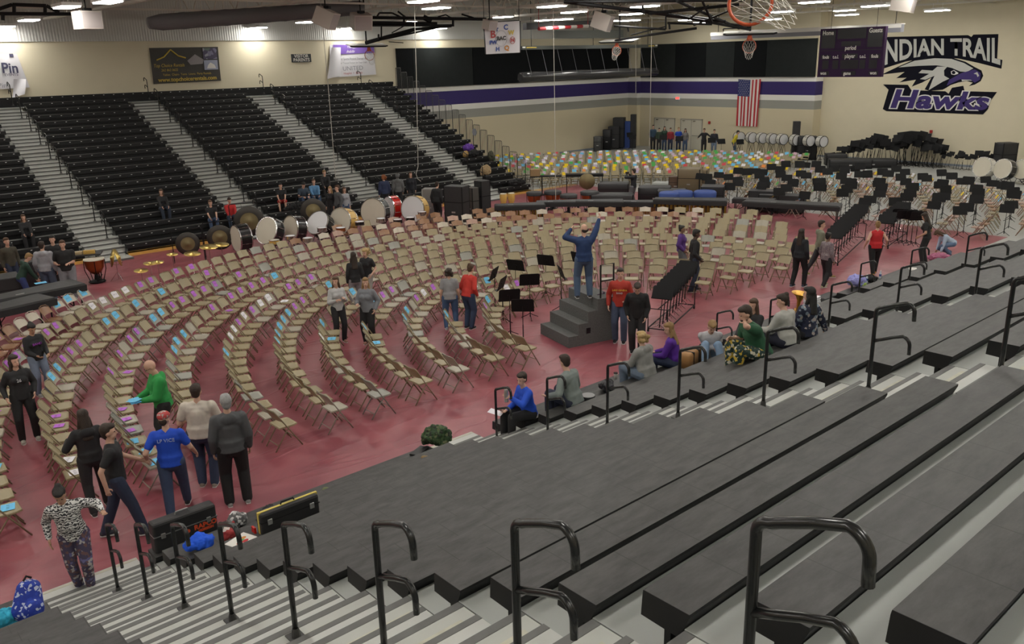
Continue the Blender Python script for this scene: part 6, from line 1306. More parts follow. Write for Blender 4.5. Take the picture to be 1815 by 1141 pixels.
blob('red_scarf', Vector((3.52, 9.55, NZ0+2*RISE)), (.24, .12, .10), blotch_mat('red_white_print', ((.26, .02, .02), (.32, .03, .03), (.5, .45, .42), (.1, .1, .1)), 16), 'red cloth with white print lying between the two instrument cases', 'cloth', 6, 8)
blob('dark_jacket', Vector((4.3, 10.15, NZ0+RISE)), (.22, .12, .06), mat('black_cloth', (.012, .012, .013), .9), 'small black garment beyond the patterned hat', 'jacket', 5, 9)
blob('grey_jacket', Vector((4.25, 9.52, NZ0+2*RISE)), (.32, .12, .08), mat('dark_grey_cloth', (.05, .05, .055), .9), 'dark grey jacket behind the strapped instrument case', 'jacket', 6, 10)
p = FL(464, 972, NZ0+3*RISE); t = thing('magazine', 'white magazine with a colourful picture lying on a near bench', 'magazine', (4.02, 9.33-.02, NZ0+3*RISE-.13+.13), .35)
t.location = (3.42, 8.93, NZ0+3*RISE); mb = MB(); mb.box((0, 0, .004), (.30, .23, .006)); mb.obj('cover', M_FW, t); mb = MB()
for k, (x, y) in enumerate(((-.05, -.03), (0, .0), (.05, .02), (.02, -.05))): mb.ell((x, y, .008), (.045, .03, .002), 10, mi=k % 3)
mb.obj('picture', [M_FR, mat('print_green', (.1, .4, .12), .6), M_LO], t)
mb = MB(); mb.box((0, 0, .06), (.05, .16, .12)); o = mb.obj('red_box', M_RSH); o.location = (3.62, 9.0, NZ0+3*RISE+.001); o.data.transform(Matrix.Diagonal((.5, .5, .6, 1))); tag(o, 'small red box at the end of the strapped instrument case', 'box')
# blue backpack and turquoise cloth at the bottom left corner
bp = thing('backpack', 'blue backpack with a small white pattern leaning on the corner bench', 'backpack', (1.22, 9.45, NZ0+2*RISE), .3)
mb = MB(); mb.cap((0, 0, .12), (.08, .05, .33), .17, .13, .13, .09); mb.ell((0, -.10, .14), (.13, .07, .12)); remesh(mb, 'bag', blotch_mat('blue_white_print', ((.012, .035, .30), (.015, .05, .38), (.45, .5, .65), (.012, .035, .30)), 38), .012, bp, 1); mb = MB(); mb.tube([(.04, .05, .43), (.08, .05, .47), (.13, .06, .42)], .012, 6); mb.obj('loop', M_STB, bp)
blob('turquoise_towel', Vector((.86, 9.45, NZ0+2*RISE)), (.30, .17, .13), mat('turquoise_cloth', (.03, .36, .52), .9), 'turquoise cloth heaped at the bottom left corner', 'cloth', 6, 12)
mb = MB(); mb.box((0, 0, .02), (.4, .25, .03)); o = mb.obj('cardboard_sheet', mat('shiny_tan_sheet', (.45, .33, .18), .3)); o.location = (1.15, 10.12, NZ0+RISE); tag(o, 'flat tan folder under the blue backpack', 'folder')
# camouflage bag and lost things on the front bench
p = FL(778, 790, NZ0); M_CAMO = blotch_mat('green_camouflage', ((.02, .05, .015), (.05, .09, .03), (.015, .02, .01), (.10, .11, .05)), 22)
blob('camouflage_bag', Vector((p.x, NY0-.12, NZ0)), (.30, .20, .22), M_CAMO, 'green camouflage bag sitting on the front bench in the middle', 'bag', 8, 14)
mb = MB(); mb.box((0, 0, .02), (.34, .16, .03)); o = mb.obj('black_folder', M_CASE); q_ = FL(752, 806, NZ0); o.location = (q_.x, NY0-.12, NZ0); o.rotation_euler = (0, 0, .4); tag(o, 'thin black folder left of the camouflage bag', 'folder')
for px, row, lb, m_, r_ in (((712, 831), 0, 'small brown and black trinket on the front bench', M_CASE, .05), ((752, 813), 1, 'little coiled brown strap on the second bench', mat('brown_strap', (.2, .13, .05), .7), .07), ((578, 872), 0, 'small green and yellow object on the front bench', mat('olive_object', (.12, .14, .05), .7), .09), ((640, 849), 0, 'tiny dark object on the front bench edge', M_CASE, .04)):
    p = NPX(px, row); blob('small_item', p, (r_, r_*.8, r_*.5), m_, lb, 'small item', 4, int(px[0]))
# middle group
p = NPX((1052, 700), 1); r = thing('drum_pad', 'round dark practice pad with a pale top on the bench behind the seated pair', 'practice pad', (10.0, NY0-2*RUN-.13, NZ0+2*RISE), 0); mb = MB(); mb.lathe([(.12, 0), (.13, .06), (.12, .07)], 20); mb.obj('body', M_CASE, r, True); mb = MB(); mb.lathe([(.12, .07), (.09, .075), (0, .075)], 20); mb.obj('pad', mat('pale_pad', (.3, .3, .3), .7), r)
blob('black_handbag', Vector((10.5, NY0-2*RUN-.12, NZ0+2*RISE)), (.22, .14, .13), mat('black_quilted', (.012, .012, .016), .5), 'black handbag on the bench right of the round practice pad', 'bag', 6, 31)
blob('black_coat', Vector((10.25, NY0-RUN-.12, NZ0+RISE)), (.28, .16, .13), MATS['black_cloth'], 'black coat heaped beside the young man in grey-green', 'jacket', 6, 32)
r = thing('paper_cup', 'white lidded cup on the front bench left of the grey hooded sweatshirt', 'cup', (12.06, NY0-.14, NZ0), 0); mb = MB(); mb.lathe([(0, 0), (.03, 0), (.04, .12)], 14); mb.obj('cup', M_FW, r, True); mb = MB(); mb.lathe([(.043, .12), (.042, .135), (0, .135)], 14); mb.obj('lid', M_STB, r)
case((0, 0), 0, (.5, .25, .28), 'x') if False else None
t = thing('tan_bag', 'tan leather bag with black straps behind the boy in blue jeans', 'bag', (12.05, NY0-3*RUN-.14, NZ0+3*RISE), .2); mb = MB(); mb.rbox((0, 0, .14), (.5, .22, .28), .05); mb.obj('bag', mat('tan_leather', (.33, .17, .06), .5), t, True); mb = MB(); mb.b2((-.12, -.115, 0), (-.09, .115, .285)); mb.b2((.09, -.115, 0), (.12, .115, .285)); mb.obj('strap', M_STB, t)
mb = MB(); mb.box((0, 0, .01), (.24, .2, .012)); o = mb.obj('blue_folder', M_PAPER['blue']); o.location = (12.75, NY0-2*RUN-.12, NZ0+2*RISE); tag(o, 'light blue folder beside the purple sweater', 'folder')
t = thing('program_stack', 'stack of white printed programs on the front bench right of the seated group', 'stack of programs', (21.3+.1, NY0-.16, NZ0), .15)
q_ = FL(1441, 541, NZ0); t.location = (q_.x, NY0-.14, NZ0)
for k in range(9): mb = MB(); mb.box((random.uniform(-.01, .01), random.uniform(-.01, .01), .012+k*.024), (.42, .28, .021)); mb.obj('program', mat('white_printed_cover', (.66, .65, .67), .5) if k % 2 else M_PAPER['white'], t)
text_mesh('cover_lettering', 'Hi', .12, basis((-.05, 0, .219), (1, 0, 0), (0, 1, 0)), M_TG, t, .001)
# brass bell of a trumpet-like instrument held up in the seated group
q_ = FL(1412, 520, 1.35); t = thing('brass_instrument', 'gold brass instrument bell raised behind the woman in navy floral', 'brass instrument', (q_.x, NY0+.05, 1.22), math.radians(200)); M_GOLD = mat('polished_gold_brass', (.75, .42, .08), .35, 1.0)
t.location = (12.9, 7.40, 2.22)
mb = MB(); mb.lathe([(.02, 0), (.022, .25), (.035, .38), (.07, .46), (.15, .52), (.152, .525), (.06, .46), (.0, .40)], 24, (0, 0, 0), (0, .12, 1)); mb.obj('bell', M_GOLD, t, True); mb = MB(); mb.tube([(0, 0, 0), (0, -.03, -.2), (0.06, -.03, -.25), (.12, 0, -.2), (.12, 0, .2), (.06, 0, .26)], .012, 8); mb.obj('tubing', M_GOLD, t, True)
# things by the small stands of bottles
def bottle(p, lb, h=.2):
    r = thing('water_bottle', lb, 'bottle', p, 0); mb = MB(); mb.lathe([(0, 0), (.032, 0), (.034, .02), (.034, h*.62), (.015, h*.85), (.013, h*.92)], 14); g = mat('clear_plastic', (.55, .62, .70), .1, spec=.8); mb.obj('bottle', g, r, True); mb = MB(); mb.lathe([(.035, h*.3), (.0355, h*.55)], 14); mb.obj('label', M_BLU, r); mb = MB(); mb.lathe([(.016, h*.92), (.016, h), (0, h)], 10); mb.obj('cap', M_FW, r)
q_ = NPX((1525, 500), 0); bottle(Vector((q_.x, NY0-.08, NZ0)), 'clear bottle with a blue label beside the lavender cloth', .26); q_ = NPX((1562, 494), 0); bottle(Vector((q_.x, NY0-.10, NZ0)), 'clear bottle right of the small black handbag', .24)
q_ = NPX((1513, 507), 0); blob('lavender_cloth', Vector((q_.x, NY0-.05, NZ0)), (.34, .2, .20), mat('lavender_cloth', (.30, .30, .62), .9), 'lavender cloth spilling from a black bag on the front bench', 'cloth', 8, 41)
q_ = NPX((1508, 520), 0); t = thing('black_bag', 'square black bag under the lavender cloth', 'bag', (q_.x-.25, NY0-.06+.2, 0.006), 0); mb = MB(); mb.rbox((0, .1, .2), (.8, .35, .4), .05); mb.obj('bag', M_CASE, t)
q_ = NPX((1526, 508), 0); blob('green_ball', Vector((q_.x, NY0-.2, NZ0)), (.12, .1, .09), mat('lime_cloth', (.35, .5, .12), .8), 'lime green cloth beside the lavender cloth', 'cloth', 4, 42)
q_ = NPX((1549, 502), 0); blob('small_handbag', Vector((q_.x, NY0-.12, NZ0)), (.22, .13, .13), MATS['black_cloth'], 'small black handbag between the two clear bottles', 'bag', 6, 43)
q_ = FL(1662, 462, .006); blob('pink_bag', Vector((q_.x, 11.35, .006)), (.4, .2, .14), mat('pink_cloth', (.42, .14, .24), .8), 'pink and black bags on the floor beside the crouching person', 'bag', 8, 44)
q_ = NPX((1618, 478), 1); mb = MB(); mb.box((0, 0, .02), (.3, .2, .03)); o = mb.obj('open_notebook', M_FW); o.location = q_; o.rotation_euler = (0, 0, .5); tag(o, 'open white notebook on a near bench below the slim woman', 'notebook')
# things on the far stand
def FR(X, row): return Vector((X, FY0+row*RUN+.15, FZ0+row*RISE))
blob('purple_jacket', FR(29.2, 6), (.35, .2, .25), mat('purple_cloth', (.13, .05, .33), .9), 'purple jacket heaped on the last far bleacher section', 'jacket', 7, 51); blob('tan_jacket', FR(28.55, 5), (.25, .18, .2), mat('tan_cloth', (.32, .2, .07), .9), 'tan garment below the purple jacket on the far stand', 'jacket', 6, 52)
blob('dark_coats', FR(29.1, 5), (.6, .2, .25), MATS['black_cloth'], 'dark coats spread beside the tan garment on the far stand', 'jacket', 8, 53); blob('tan_backpack', FR(28.6, 2)+Vector((-.2, 0, 0)), (.35, .2, .32), mat('tan_canvas', (.36, .26, .14), .8), 'tan canvas bag low on the last far bleacher section', 'bag', 5, 54)
blob('olive_coat', FR(29.8, 4), (.25, .2, .35), mat('olive_cloth', (.06, .06, .04), .9), 'olive coat propped at the end rail of the far stand', 'jacket', 5, 55); blob('black_bags', FR(29.4, 0), (.7, .2, .2), MATS['black_cloth'], 'row of black bags on the lowest bench by the end rails', 'bag', 8, 56); blob('black_bags', FR(17.4, 1), (.9, .2, .2), MATS['black_cloth'], 'black bags below the four seated young people', 'bag', 8, 57)
blob('black_bags', FR(6.0, 1), (.9, .2, .25), MATS['black_cloth'], 'black bags on the far bench behind the covered keyboards', 'bag', 8, 58); bottle(FR(4.9, 1)+Vector((0, 0, 0)), 'blue bottle on the far bench at the left edge', .3)
q_ = FR(26.6, 8); t = thing('wheelchair_sign', 'round grey plaque fixed to the far stand end rails', 'plaque', (30.36, FY0+7.6*RUN, FZ0+7.6*RISE+.5), 0); mb = MB(); mb.lathe([(0, .02), (.18, .02), (.2, 0), (0, -.01)], 20, (0, 0, 0), (-1, 0, 0)); mb.obj('disc', mat('grey_plaque', (.22, .23, .26), .5), t)
# ---- foreground left
stand_at((150, 1046), 172, 'child in a black and white zebra print jacket stepping onto the bottom of the stairs', h=1.62, wide=1.12, top=ZEBRA, pants=blotch_mat('dark_floral', ((0.05, 0.04, 0.08), (0.12, 0.06, 0.06), (0.10, 0.10, 0.22), (0.35, 0.33, 0.32)), 28), hair='black', style='bun', skin='tan',
         hands=((-0.46, 0.10, 1.22), (0.30, 0.05, 0.98)), feet=((-.10, 0.05, 0.02), (.05, -.02, 0)), nod=28, side=6, shoes=(.03, .03, .04), lean=6, curl=.3)
stand_at((424, 892), 4, 'man in a dark grey hooded sweatshirt and black trousers seen from behind', h=1.86, top=(.065, .067, .072), hood='down', pants=(.008, .008, .009), hair='grey', style='short', shoes=(.25, .26, .25), wide=1.1, fit=1.5, feet=((-.13, 0, 0), (.13, 0, 0)))
stand_at((371, 860), 345, 'broad man in a cream short-sleeved shirt and dark jeans, back turned', h=1.80, top=(.52, .47, .40), sleeve='short', pants=(.03, .045, .09), hair='dark', style='short', shoes=(.25, .22, .18), wide=1.32, hands=((-0.25, 0.22, 1.08), (0.22, 0.30, 1.08)), fit=1.3)
CAPM = blotch_mat('red_grey_cap', ((0.42, 0.05, 0.05), (0.22, 0.16, 0.15), (0.35, 0.3, 0.28)), 30)
stand_at((318, 915), 350, 'man in a royal blue T-shirt and red cap striding right of the aisle chairs', h=1.76, top=(.010, .065, .50), sleeve='short', pants=(.035, .055, .11), hair='dark', style='short', cap=CAPM, feet=((-.08, -.20, 0), (.10, .34, 0.03)), hands=((-0.33, 0.05, 0.98), (0.34, 0.20, 0.95)), yaw=-25, wide=1.1, shoes=(.02, .02, .025))
stand_at((225, 948), 262, 'young man in black T-shirt and dark jeans walking to the right', h=1.80, top=BLACK, sleeve='short', pants=(.018, .026, .055), hair='dark', style='short', feet=((-.06, -.28, 0), (.10, .26, 0.0)), hands=((-0.30, 0.30, 1.02), (0.24, -0.12, 0.90)), shoes=(.03, .035, .045))
stand_at((178, 903), 8, 'person with long dark hair in a black hooded sweatshirt, back turned, among the left chairs', h=1.70, fem=True, top=BLACK, hood='down', pants=BLACK, hair='dark', style='long', hands=((-0.24, 0.26, 1.22), (0.30, 0.18, 1.20)), feet=((-.12, -.15, 0), (.14, .10, 0)), wide=1.12, nod=15)
stand_at((54, 780), 185, 'girl with long dark hair, black sweater and leggings in the aisle at far left', h=1.70, fem=True, top=BLACK, pants=(.010, .010, .011), hair='dark', style='long', hands=((-0.22, 0.10, 0.98), (0.26, 0.12, 0.98)), feet=((-.13, 0, 0), (.13, .03, 0)), shoes=(.45, .43, .38), wide=1.1, yaw=25)
stand_at((78, 700), 205, 'girl in a black sweater with purple lettering and light jeans at far left', h=1.62, fem=True, top=BLACK, pants=(.16, .20, .28), hair='black', style='bun', skin='tan', hands=((-0.14, 0.26, 1.02), (0.12, 0.28, 1.04)), nod=22, shoes=(.4, .4, .4), wide=1.08)
stand_at((302, 800), 100, 'bald man in a bright green hooded sweatshirt sorting blue sheets', h=1.80, top=(.02, .26, .055), hood='down', pants=(.012, .012, .013), style='bald', glasses=True, hands=((-0.10, 0.34, 1.12), (0.16, 0.36, 1.08)), nod=25, lean=6, wide=1.12, fit=1.5)
stand_at((604, 606), 200, 'girl in a light grey sweater and black leggings facing the girl in darker grey', h=1.68, fem=True, top=(.42, .42, .42), pants=BLACK, hair='brown', style='long', hands=((-0.10, 0.24, 1.22), (0.12, 0.26, 1.20)), yaw=-40, shoes=(.35, .2, .15))
stand_at((656, 609), 160, 'girl in a loose grey sweater and black leggings with hair down her back', h=1.68, fem=True, top=(.17, .18, .20), pants=(.008, .008, .01), hair='light', style='long', hands=((-0.22, 0.05, 0.95), (0.16, 0.26, 1.14)), yaw=20, shoes=(.30, .16, .12), fit=1.7)
stand_at((634, 552), 10, 'girl with very long brown hair, black top and grey trousers, back turned', h=1.70, fem=True, top=BLACK, pants=(.22, .20, .22), hair='dark', style='long', shoes=(.3, .3, .3))
stand_at((655, 540), 150, 'girl with wavy blond hair in a black T-shirt beside the long-haired girl in black', h=1.66, fem=True, top=BLACK, sleeve='short', pants=(.3, .28, .26), hair='blond', style='curly', hands=((-0.22, 0.12, 0.98), (0.15, .2, 1.1)), nod=15)
stand_at((800, 583), 2, 'girl with bushy dark hair, grey T-shirt and blue jeans, back turned, left of the podium', h=1.62, fem=True, top=(.26, .26, .27), sleeve='short', pants=(.05, .10, .20), hair='dark', style='curly', wide=1.22, shoes=(.3, .31, .33), feet=((-.13, 0, 0), (.14, 0, 0)))
stand_at((832, 582), 320, 'person in a bright red jacket bending slightly beside the stands left of the podium', h=1.70, fem=True, top=(.50, .035, .025), pants=(.03, .05, .10), hair='brown', style='bun', lean=14, wide=1.1, hands=((-0.20, 0.16, 0.95), (0.22, 0.12, 0.95)))
# ---- podium and right-hand side
PODZ = 1.09
stand_at((1098, 606), 175, 'young man in a red hooded sweatshirt with yellow lettering and jeans beside the podium', h=1.84, top=(.36, .030, .018), hood='down', pants=(.05, .07, .12), hair='dark', style='short', hands=((-0.16, 0.17, 1.06), (0.26, 0.05, 0.90)), wide=1.0, fit=1.4, shoes=BLACK, yaw=8)
stand_at((1128, 624), 178, 'person in black with glasses looking down between the podium and the stand cart', h=1.74, top=(.010, .010, .011), pants=BLACK, hair='dark', style='short', glasses=True, nod=30, lean=8, hands=((-0.20, 0.20, 0.95), (0.22, 0.10, 0.95)), fit=1.5, wide=1.1, shoes=BLACK)
stand_at((1206, 490), 268, 'girl in a shiny purple jacket walking right in front of the man in black', h=1.62, fem=True, top=(.075, .025, .17), pants=(.10, .11, .12), skin='brown', hair='black', style='bun', hands=((-0.16, 0.12, 0.98), (0.2, 0.08, 0.95)), fit=1.8, feet=((-.08, -.12, 0), (.08, .16, 0)))
stand_at((1229, 516), 285, 'man with dark skin in a black pullover among the chairs at right', h=1.84, top=(.010, .010, .012), pants=(.025, .035, .06), skin='dark', hair='black', style='short', nod=12, hands=((-0.2, 0.14, 0.95), (0.22, 0.1, 0.95)), feet=((-.1, .08, 0), (.1, -.1, 0)), shoes=(.03, .03, .03))
stand_at((1414, 508), 330, 'woman in black with a long dark ponytail walking away at right', h=1.74, fem=True, top=(.010, .012, .016), pants=(.008, .008, .010), hair='dark', style='long', wide=1.15, feet=((-.14, -.10, 0), (.12, .12, 0)), shoes=(.04, .05, .08))
stand_at((1461, 508), 320, 'woman in a patterned grey top and black trousers walking beside the stand cart', h=1.62, fem=True, top=blotch_mat('grey_lace', ((0.20, 0.16, 0.17), (0.28, 0.24, 0.24), (0.14, 0.11, 0.13)), 45), pants=BLACK, hair='black', style='bun', skin='brown', wide=1.12, feet=((-.14, .16, 0), (.12, -.20, 0.02)), shoes=(.35, .33, .2))
stand_at((1449, 492), 275, 'person in an olive hooded sweatshirt striding behind the woman in patterned grey', h=1.78, top=(.17, .17, .12), hood='down', pants=(.035, .035, .04), hair='dark', style='short', feet=((-.08, -.38, 0.05), (.10, .36, 0)), shoes=(.35, .30, .12))
stand_at((1547, 486), 15, 'woman in a red tank top and black trousers walking away beside the stand cart', h=1.66, fem=True, top=(.46, .015, .02), sleeve='none', pants=(.008, .008, .010), hair='light', style='bun', wide=1.25, feet=((-.07, -.26, 0), (.08, .12, 0)), hands=((-0.33, 0.0, 0.95), (0.35, 0.08, 0.98)), shoes=(.50, .24, .05))
stand_at((1637, 470), 75, 'slim woman with long dark hair in a black short-sleeved jumpsuit by the near stand', h=1.70, fem=True, top=(.014, .014, .015), sleeve='short', pants=(.012, .012, .013), hair='dark', style='long', wide=0.92, skin='tan', nod=25, lean=8, hands=((-0.2, 0.18, 1.0), (0.2, 0.10, 0.95)))
stand_at((1684, 452), 120, 'person in a light blue top crouching over belongings at the stand edge', h=1.62, hip=0.42, fem=True, lean=55, top=(.38, .46, .58), pants=(.10, .15, .25), hair='brown', style='long', nod=30, hands=((-0.18, 0.48, 0.12, 0), (0.20, 0.42, 0.12, 0)), feet=((-.12, .10, 0), (.14, -.05, 0)))


# ---- seated on the near stand: hip height is the bench top plus the body's thickness
def seated(X, row, head, label, near=True, hs=0.10, dy=0.0, foot=0.42, **k):
    z = (NZ0+row*RISE) if near else (FZ0+row*RISE); y = (NY0-row*RUN-0.15) if near else (FY0+row*RUN+0.15)
    fz = -0.35 if row > 0 else -z+0.006
    if 'feet' not in k: k['feet'] = ((-.12, foot, -z+max(z-0.35, 0.006)), (.12, foot+.02, -z+max(z-0.35, 0.006)))
    k.setdefault('hands', ((-0.13, 0.42, 0.22, 0), (0.13, 0.40, 0.22, 0)))
    return person((X, y+dy, z), head, label, hip=hs, **k)
seated(9.12, 1, 168, 'person in a royal blue top seated at the stand corner holding a steel bottle', h=1.64, fem=True, top=(.010, .07, .52), pants=BLACK, hair='dark', style='short', hands=((-0.12, 0.42, 0.52, 0), (0.06, 0.40, 0.22, 0)), lean=12, yaw=20, shoes=(.5, .5, .5), wide=1.08)
seated(9.62, 2, 100, 'young man in a grey-green sweater seated with back to the camera', h=1.74, top=(.17, .20, .19), pants=(.02, .025, .05), hair='dark', style='short', lean=18, yaw=-15, hands=((-0.30, 0.30, 0.20, 0), (0.2, 0.36, 0.22, 0)), fit=1.4)
seated(11.5, 2, 92, 'person with wavy blond hair in a grey hooded sweatshirt seated by the purple sweater', h=1.68, fem=True, top=(.24, .24, .23), hood='down', pants=(.12, .16, .22), hair='blond', style='curly', lean=12, wide=1.25, fit=1.4)
seated(12.35, 2, 120, 'woman with long light hair in a purple sweater turned toward her neighbour', h=1.68, fem=True, top=(.075, .012, .24), pants=(.02, .03, .07), hair='light', style='long', lean=14, yaw=40, wide=1.12)
seated(12.55, 3, 228, 'boy in a light grey sweatshirt and blue jeans sitting with folded arms', h=1.66, top=(.40, .40, .42), pants=(.20, .29, .42), hair='light', style='short', lean=22, nod=20, hands=((0.06, 0.26, 0.28, 0), (-0.06, 0.28, 0.30, 0)), feet=((-.16, .50, -.09), (.16, .48, -.09)))
seated(11.35, 6, 150, 'bearded man in a dark green shirt and yellow-flecked patterned trousers, chin on hand', h=1.82, top=(.022, .095, .045), sleeve='short', pants=blotch_mat('green_gold_print', ((0.012, 0.035, 0.03), (0.03, 0.06, 0.05), (0.55, 0.52, 0.42), (0.55, 0.38, 0.05)), 26), hair='dark', style='short', beard=True, lean=26, wide=1.15, fit=1.4, hands=((-0.06, 0.30, 0.60, 0), (0.14, 0.40, 0.30, 0)), feet=((-.14, .42, -.34), (.16, .38, -.34)))
seated(12.15, 6, 85, 'woman with a dark bun in a light grey sweater seated behind the man in green', h=1.68, fem=True, top=(.38, .38, .35), pants=(.012, .014, .03), hair='dark', style='bun', lean=14, fit=1.5, yaw=40, wide=1.08)
seated(12.78, 6, 75, 'woman in a navy floral top leaning on her right hand', h=1.68, fem=True, top=blotch_mat('navy_floral', ((0.012, 0.016, 0.04), (0.02, 0.025, 0.06), (0.42, 0.36, 0.33), (0.2, 0.25, 0.3)), 22), pants=BLACK, hair='black', style='long', lean=4, yaw=30, hands=((-0.15, 0.3, 0.25, 0), (0.42, -0.02, 0.06, 0)), fit=1.4)
seated(13.2, 4, 185, 'woman with long brown hair in black, mostly hidden behind the grey sweater', h=1.66, fem=True, top=BLACK, pants=BLACK, hair='brown', style='long', lean=6, dy=.1)
# ---- far left group by the keyboards
stand_at((30, 520), 200, 'young man in a black and yellow jacket at the far left edge', h=1.78, top=(.05, .045, .03), pants=NAVY, hair='brown', style='short', lod=1)
stand_at((48, 545), 280, 'boy in a dark green hooded sweatshirt leaning over the covered keyboard', h=1.66, top=(.015, .045, .03), hood='down', pants=(.03, .05, .16), hair='light', style='short', lean=25, nod=20, hands=((-0.1, 0.45, 1.0), (0.12, 0.48, 0.98)), lod=1)
stand_at((92, 532), 340, 'man in a pale grey hooded sweatshirt and jeans, back turned, by the covered keyboard', h=1.82, top=(.33, .33, .36), hood='down', pants=(.09, .12, .18), hair='dark', style='short', wide=1.15, fit=1.4, lod=1)
stand_at((128, 530), 175, 'heavy young man in black T-shirt and grey sweatpants holding a cup', h=1.82, top=(.012, .013, .015), sleeve='short', pants=(.19, .19, .21), hair='brown', style='short', wide=1.3, hands=((-0.10, 0.28, 1.12), (0.2, 0.2, 1.1)), fit=1.5, lod=1, shoes=(.4, .4, .4))
stand_at((110, 520), 170, 'dark-haired young man in black behind the one in grey sweatpants', h=1.84, top=BLACK, pants=BLACK, hair='black', style='short', lod=1)
seated(6.9, 2, 265, 'girl with long brown hair in black seated low on the far stand behind the group', near=False, h=1.65, fem=True, top=BLACK, pants=BLACK, hair='brown', style='long', lod=1)
def far_seat(X, row, label, **k): seated(X, row, k.pop('hd', 262), label, near=False, lod=1, **k)
far_seat(12.05, 3, 'lone girl with long brown hair in black seated in the middle of the far stand', h=1.66, fem=True, top=BLACK, pants=(.02, .03, .05), hair='brown', style='long', yaw=-30)
far_seat(13.5, 1, 'young man in a black T-shirt with grey print seated beside the one in red', h=1.70, top=BLACK, sleeve='short', pants=DENIM, hair='brown', hd=255)
far_seat(14.3, 1, 'young man in a red and black hooded sweatshirt seated on the far stand', h=1.72, top=(.42, .02, .02), hood='down', pants=(.03, .05, .09), hair='dark', hd=255, nod=15)
far_seat(16.9, 2, 'boy in black T-shirt and red shorts seated behind the gongs', h=1.70, top=BLACK, sleeve='short', pants=(.35, .02, .02), shorts=True, hair='black', hd=245)
far_seat(17.9, 2, 'young man in a dark blue shirt seated with elbows on knees behind the bass drums', h=1.74, top=(.04, .06, .09), sleeve='short', pants=(.04, .07, .13), hair='black', lean=22, nod=15)
far_seat(18.5, 2, 'young man in a light blue vest seated just right of the one in dark blue', h=1.72, top=(.10, .24, .42), pants=(.05, .09, .16), hair='brown', hd=250)
far_seat(19.4, 3, 'boy in a black printed shirt seated one row above the others', h=1.70, top=BLACK, pants=BLACK, hair='light', hd=250)
stand_at((590, 400), 150, 'person with light hair in black standing behind the tan bass drum', h=1.68, fem=True, top=BLACK, pants=BLACK, hair='light', style='long', lod=1, z=0.006)
stand_at((603, 402), 120, 'young man in a dark grey shirt behind the tan bass drum', h=1.78, top=(.08, .085, .09), pants=BLACK, hair='brown', lod=1)
stand_at((615, 398), 200, 'girl in a light grey top partly hidden behind the tan bass drum', h=1.62, fem=True, top=(.3, .31, .33), pants=DENIM, hair='brown', style='long', lod=1)
stand_at((684, 378), 20, 'red-haired person in a navy jacket with arms folded, back turned, behind the red drum', h=1.78, top=(.018, .028, .07), pants=BLACK, hair='red', style='curly', lod=1, fit=1.6)
stand_at((708, 374), 5, 'person in a grey sweatshirt with the hood up beside the red drum', h=1.78, top=(.11, .115, .115), hood='up', pants=BLACK, hair='dark', lod=1, fit=1.5)
stand_at((731, 368), 180, 'girl with long hair in black jacket over a bright blue shirt', h=1.70, fem=True, top=(.012, .014, .02), pants=BLACK, hair='brown', style='long', lod=1, fit=1.3)
stand_at((776, 395), 330, 'person all in black bending beside the tall black cases', h=1.76, top=(.008, .008, .01), pants=(.008, .008, .01), hair='dark', lod=1, lean=10, fit=1.5)
stand_at((1122, 366), 60, 'photographer in a black hooded sweatshirt raising a camera among the percussion', h=1.74, top=(.010, .012, .018), hood='down', pants=(.12, .12, .13), hair='dark', lod=1, hands=((-0.08, 0.30, 1.50), (0.10, 0.30, 1.48)))
# ---- by the doors of the end wall
dl = [((1157, 262), 'man in a dark teal jacket by the left door', dict(top=(.03, .06, .10), pants=BLACK, hair='dark', h=1.8)),
      ((1170, 262), 'shorter person in dark green by the left doors', dict(top=(.03, .05, .03), pants=BLACK, hair='black', h=1.62)),
      ((1177, 262), 'girl in dark green holding the door with long hair', dict(top=(.02, .05, .035), pants=DENIM, hair='dark', style='long', fem=True, h=1.74)),
      ((1190, 262), 'person in a red and black checked shirt by the doors', dict(top=(.25, .02, .03), pants=NAVY, hair='brown', h=1.68)),
      ((1202, 262), 'person in a bright blue T-shirt by the doors', dict(top=(.01, .06, .42), sleeve='short', pants=NAVY, hair='light', h=1.72)),
      ((1216, 264), 'girl in grey with long hair in front of the right door', dict(top=(.15, .14, .14), pants=DENIM, hair='dark', style='long', fem=True, h=1.68)),
      ((1247, 266), 'person in black spreading both arms in front of the right door', dict(top=BLACK, pants=BLACK, hair='brown', h=1.74, hands=((-0.5, 0.15, 1.15), (0.42, 0.2, 1.1)))),
      ((1267, 268), 'person in dark jacket and knit hat right of the doors', dict(top=(.02, .02, .03), pants=(.15, .2, .28), hair='black', h=1.72, wide=1.1))]
for i, (px, lb, kw) in enumerate(dl):
    Y = onX(px[0], px[1], 50.6).y; person((50.6-0.15*(i % 2), Y, 0), 180+math.degrees(math.atan2(Y, 50.6)), lb, lod=2, **kw)
Y = onX(1300, 262, 50.2).y; person((50.2, Y, 0), 300, 'person in a yellow top leaning to the left of the row of white bass drums', lod=2, top=(.62, .50, .03), pants=(.05, .08, .12), hair='black', h=1.78, lean=22)
# conductor standing on the podium
lc = FL(1035, 527, PODZ)
cb = bearing(lc)
person((lc.x, lc.y, PODZ), cb+10, "bald conductor in a dark blue jacket and jeans raising both arms on the podium", h=1.80, top=(.012, .035, .11), pants=(.06, .10, .17), style='ring', hair='dark', hands=((-0.26, 0.26, 1.60), (0.42, 0.28, 1.84)), feet=((-.16, 0, 0), (.14, .0, 0)), wide=1.15, fit=1.3, shoes=(.03, .03, .03), yaw=20)
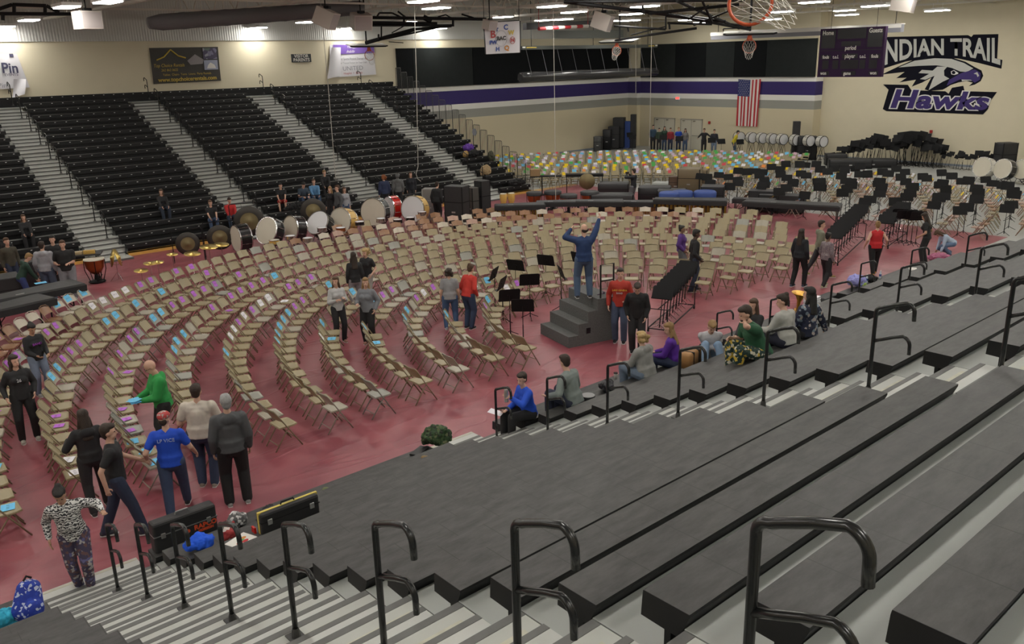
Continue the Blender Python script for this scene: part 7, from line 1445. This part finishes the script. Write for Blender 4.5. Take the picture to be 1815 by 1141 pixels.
# objects held in hands
def held(label_key, hand, mk):
    root, arms_, U_, HD_, s_ = PP[label_key]; sg, sh, el, wr = arms_[hand]; d = (wr-el).normalized(); mk(world(root, wr+d*0.09*s_), root.rotation_euler[2])
def k1(p, rz):
    for k in range(5):
        mb = MB(); mb.box((0, 0, 0), (.22, .17, .002)); o = mb.obj('sheet_of_paper', M_PAPER['blue']); o.location = p+Vector((random.uniform(-.03, .03), random.uniform(-.03, .03), .012*k)); o.rotation_euler = (random.uniform(-.2, .2), random.uniform(-.2, .2), k*.5); tag(o, '%s blue sheet from the bottom in the hands of the bald man' % word(k+1), 'paper', 'blue sheets held by the bald man in green')
held('bald man in a bright green hooded sweatshirt sorting blue sheets', 0, k1)
def k2(p, rz):
    r = thing('steel_bottle', 'steel drinking bottle held by the person in royal blue', 'bottle', (p.x, p.y, p.z-.12), 0); mb = MB(); mb.lathe([(0, 0), (.036, 0), (.038, .02), (.038, .2), (.03, .22)], 14); mb.obj('bottle', M_ALU, r, True); mb = MB(); mb.lathe([(.032, .22), (.03, .26), (0, .26)], 12); mb.obj('lid', M_FW, r)
held('person in a royal blue top seated at the stand corner holding a steel bottle', 0, k2)
def k3(p, rz): mb = MB(); mb.box((0, 0, 0), (.18, .24, .003)); o = mb.obj('sheet_of_paper', M_PAPER['white']); o.location = p+Vector((-.1, .1, 0)); o.rotation_euler = (.2, 0, .5); tag(o, 'white sheet held by the person in royal blue', 'paper')
held('person in a royal blue top seated at the stand corner holding a steel bottle', 1, k3)
def k4(p, rz): mb = MB(); mb.rbox((0, 0, 0), (.14, .09, .09), .01); mb.cyl((0, .04, 0), (0, .10, 0), .035, n=12); o = mb.obj('camera', M_BSH); o.location = p; o.rotation_euler = (0, 0, rz); tag(o, 'black camera held up by the photographer', 'camera')
held('photographer in a black hooded sweatshirt raising a camera among the percussion', 0, k4)
# lettering on clothes
def chest_text(key, body, size, m_, dz, fwd=1, dy=.15, shear=0):
    root, arms_, U_, HD_, s_ = PP[key]; p = U_(0, fwd*dy, 1.28+dz); x = (U_(1, 0, 1.28)-U_(0, 0, 1.28)).normalized()*fwd; z = (U_(0, 0, 2)-U_(0, 0, 1)).normalized()
    text_mesh('printed_lettering', body, size, basis(p, x*-1, z), m_, root, .012, 1.0)
M_YL = mat('yellow_print', (.65, .45, .04), .6); M_WP = mat('white_print', (.55, .55, .58), .6); M_VP = mat('purple_print', (.30, .05, .38), .6)
k_ = 'young man in a red hooded sweatshirt with yellow lettering and jeans beside the podium'
chest_text(k_, 'LAKE GENEVA', .055, M_YL, .0, 1, .155); chest_text(k_, 'BAND', .055, M_WP, -.07, 1, .155)
chest_text('girl in a black sweater with purple lettering and light jeans at far left', 'BAND', .07, M_VP, 0, 1, .16)
chest_text('girl with long dark hair, black sweater and leggings in the aisle at far left', '26', .08, M_WP, 0, 1, .16)
chest_text('man in a royal blue T-shirt and red cap striding right of the aisle chairs', 'LP VICE', .075, mat('pale_print', (.28, .33, .50), .7), .06, -1, .150)
bpy.data.scenes.remove(TMP)
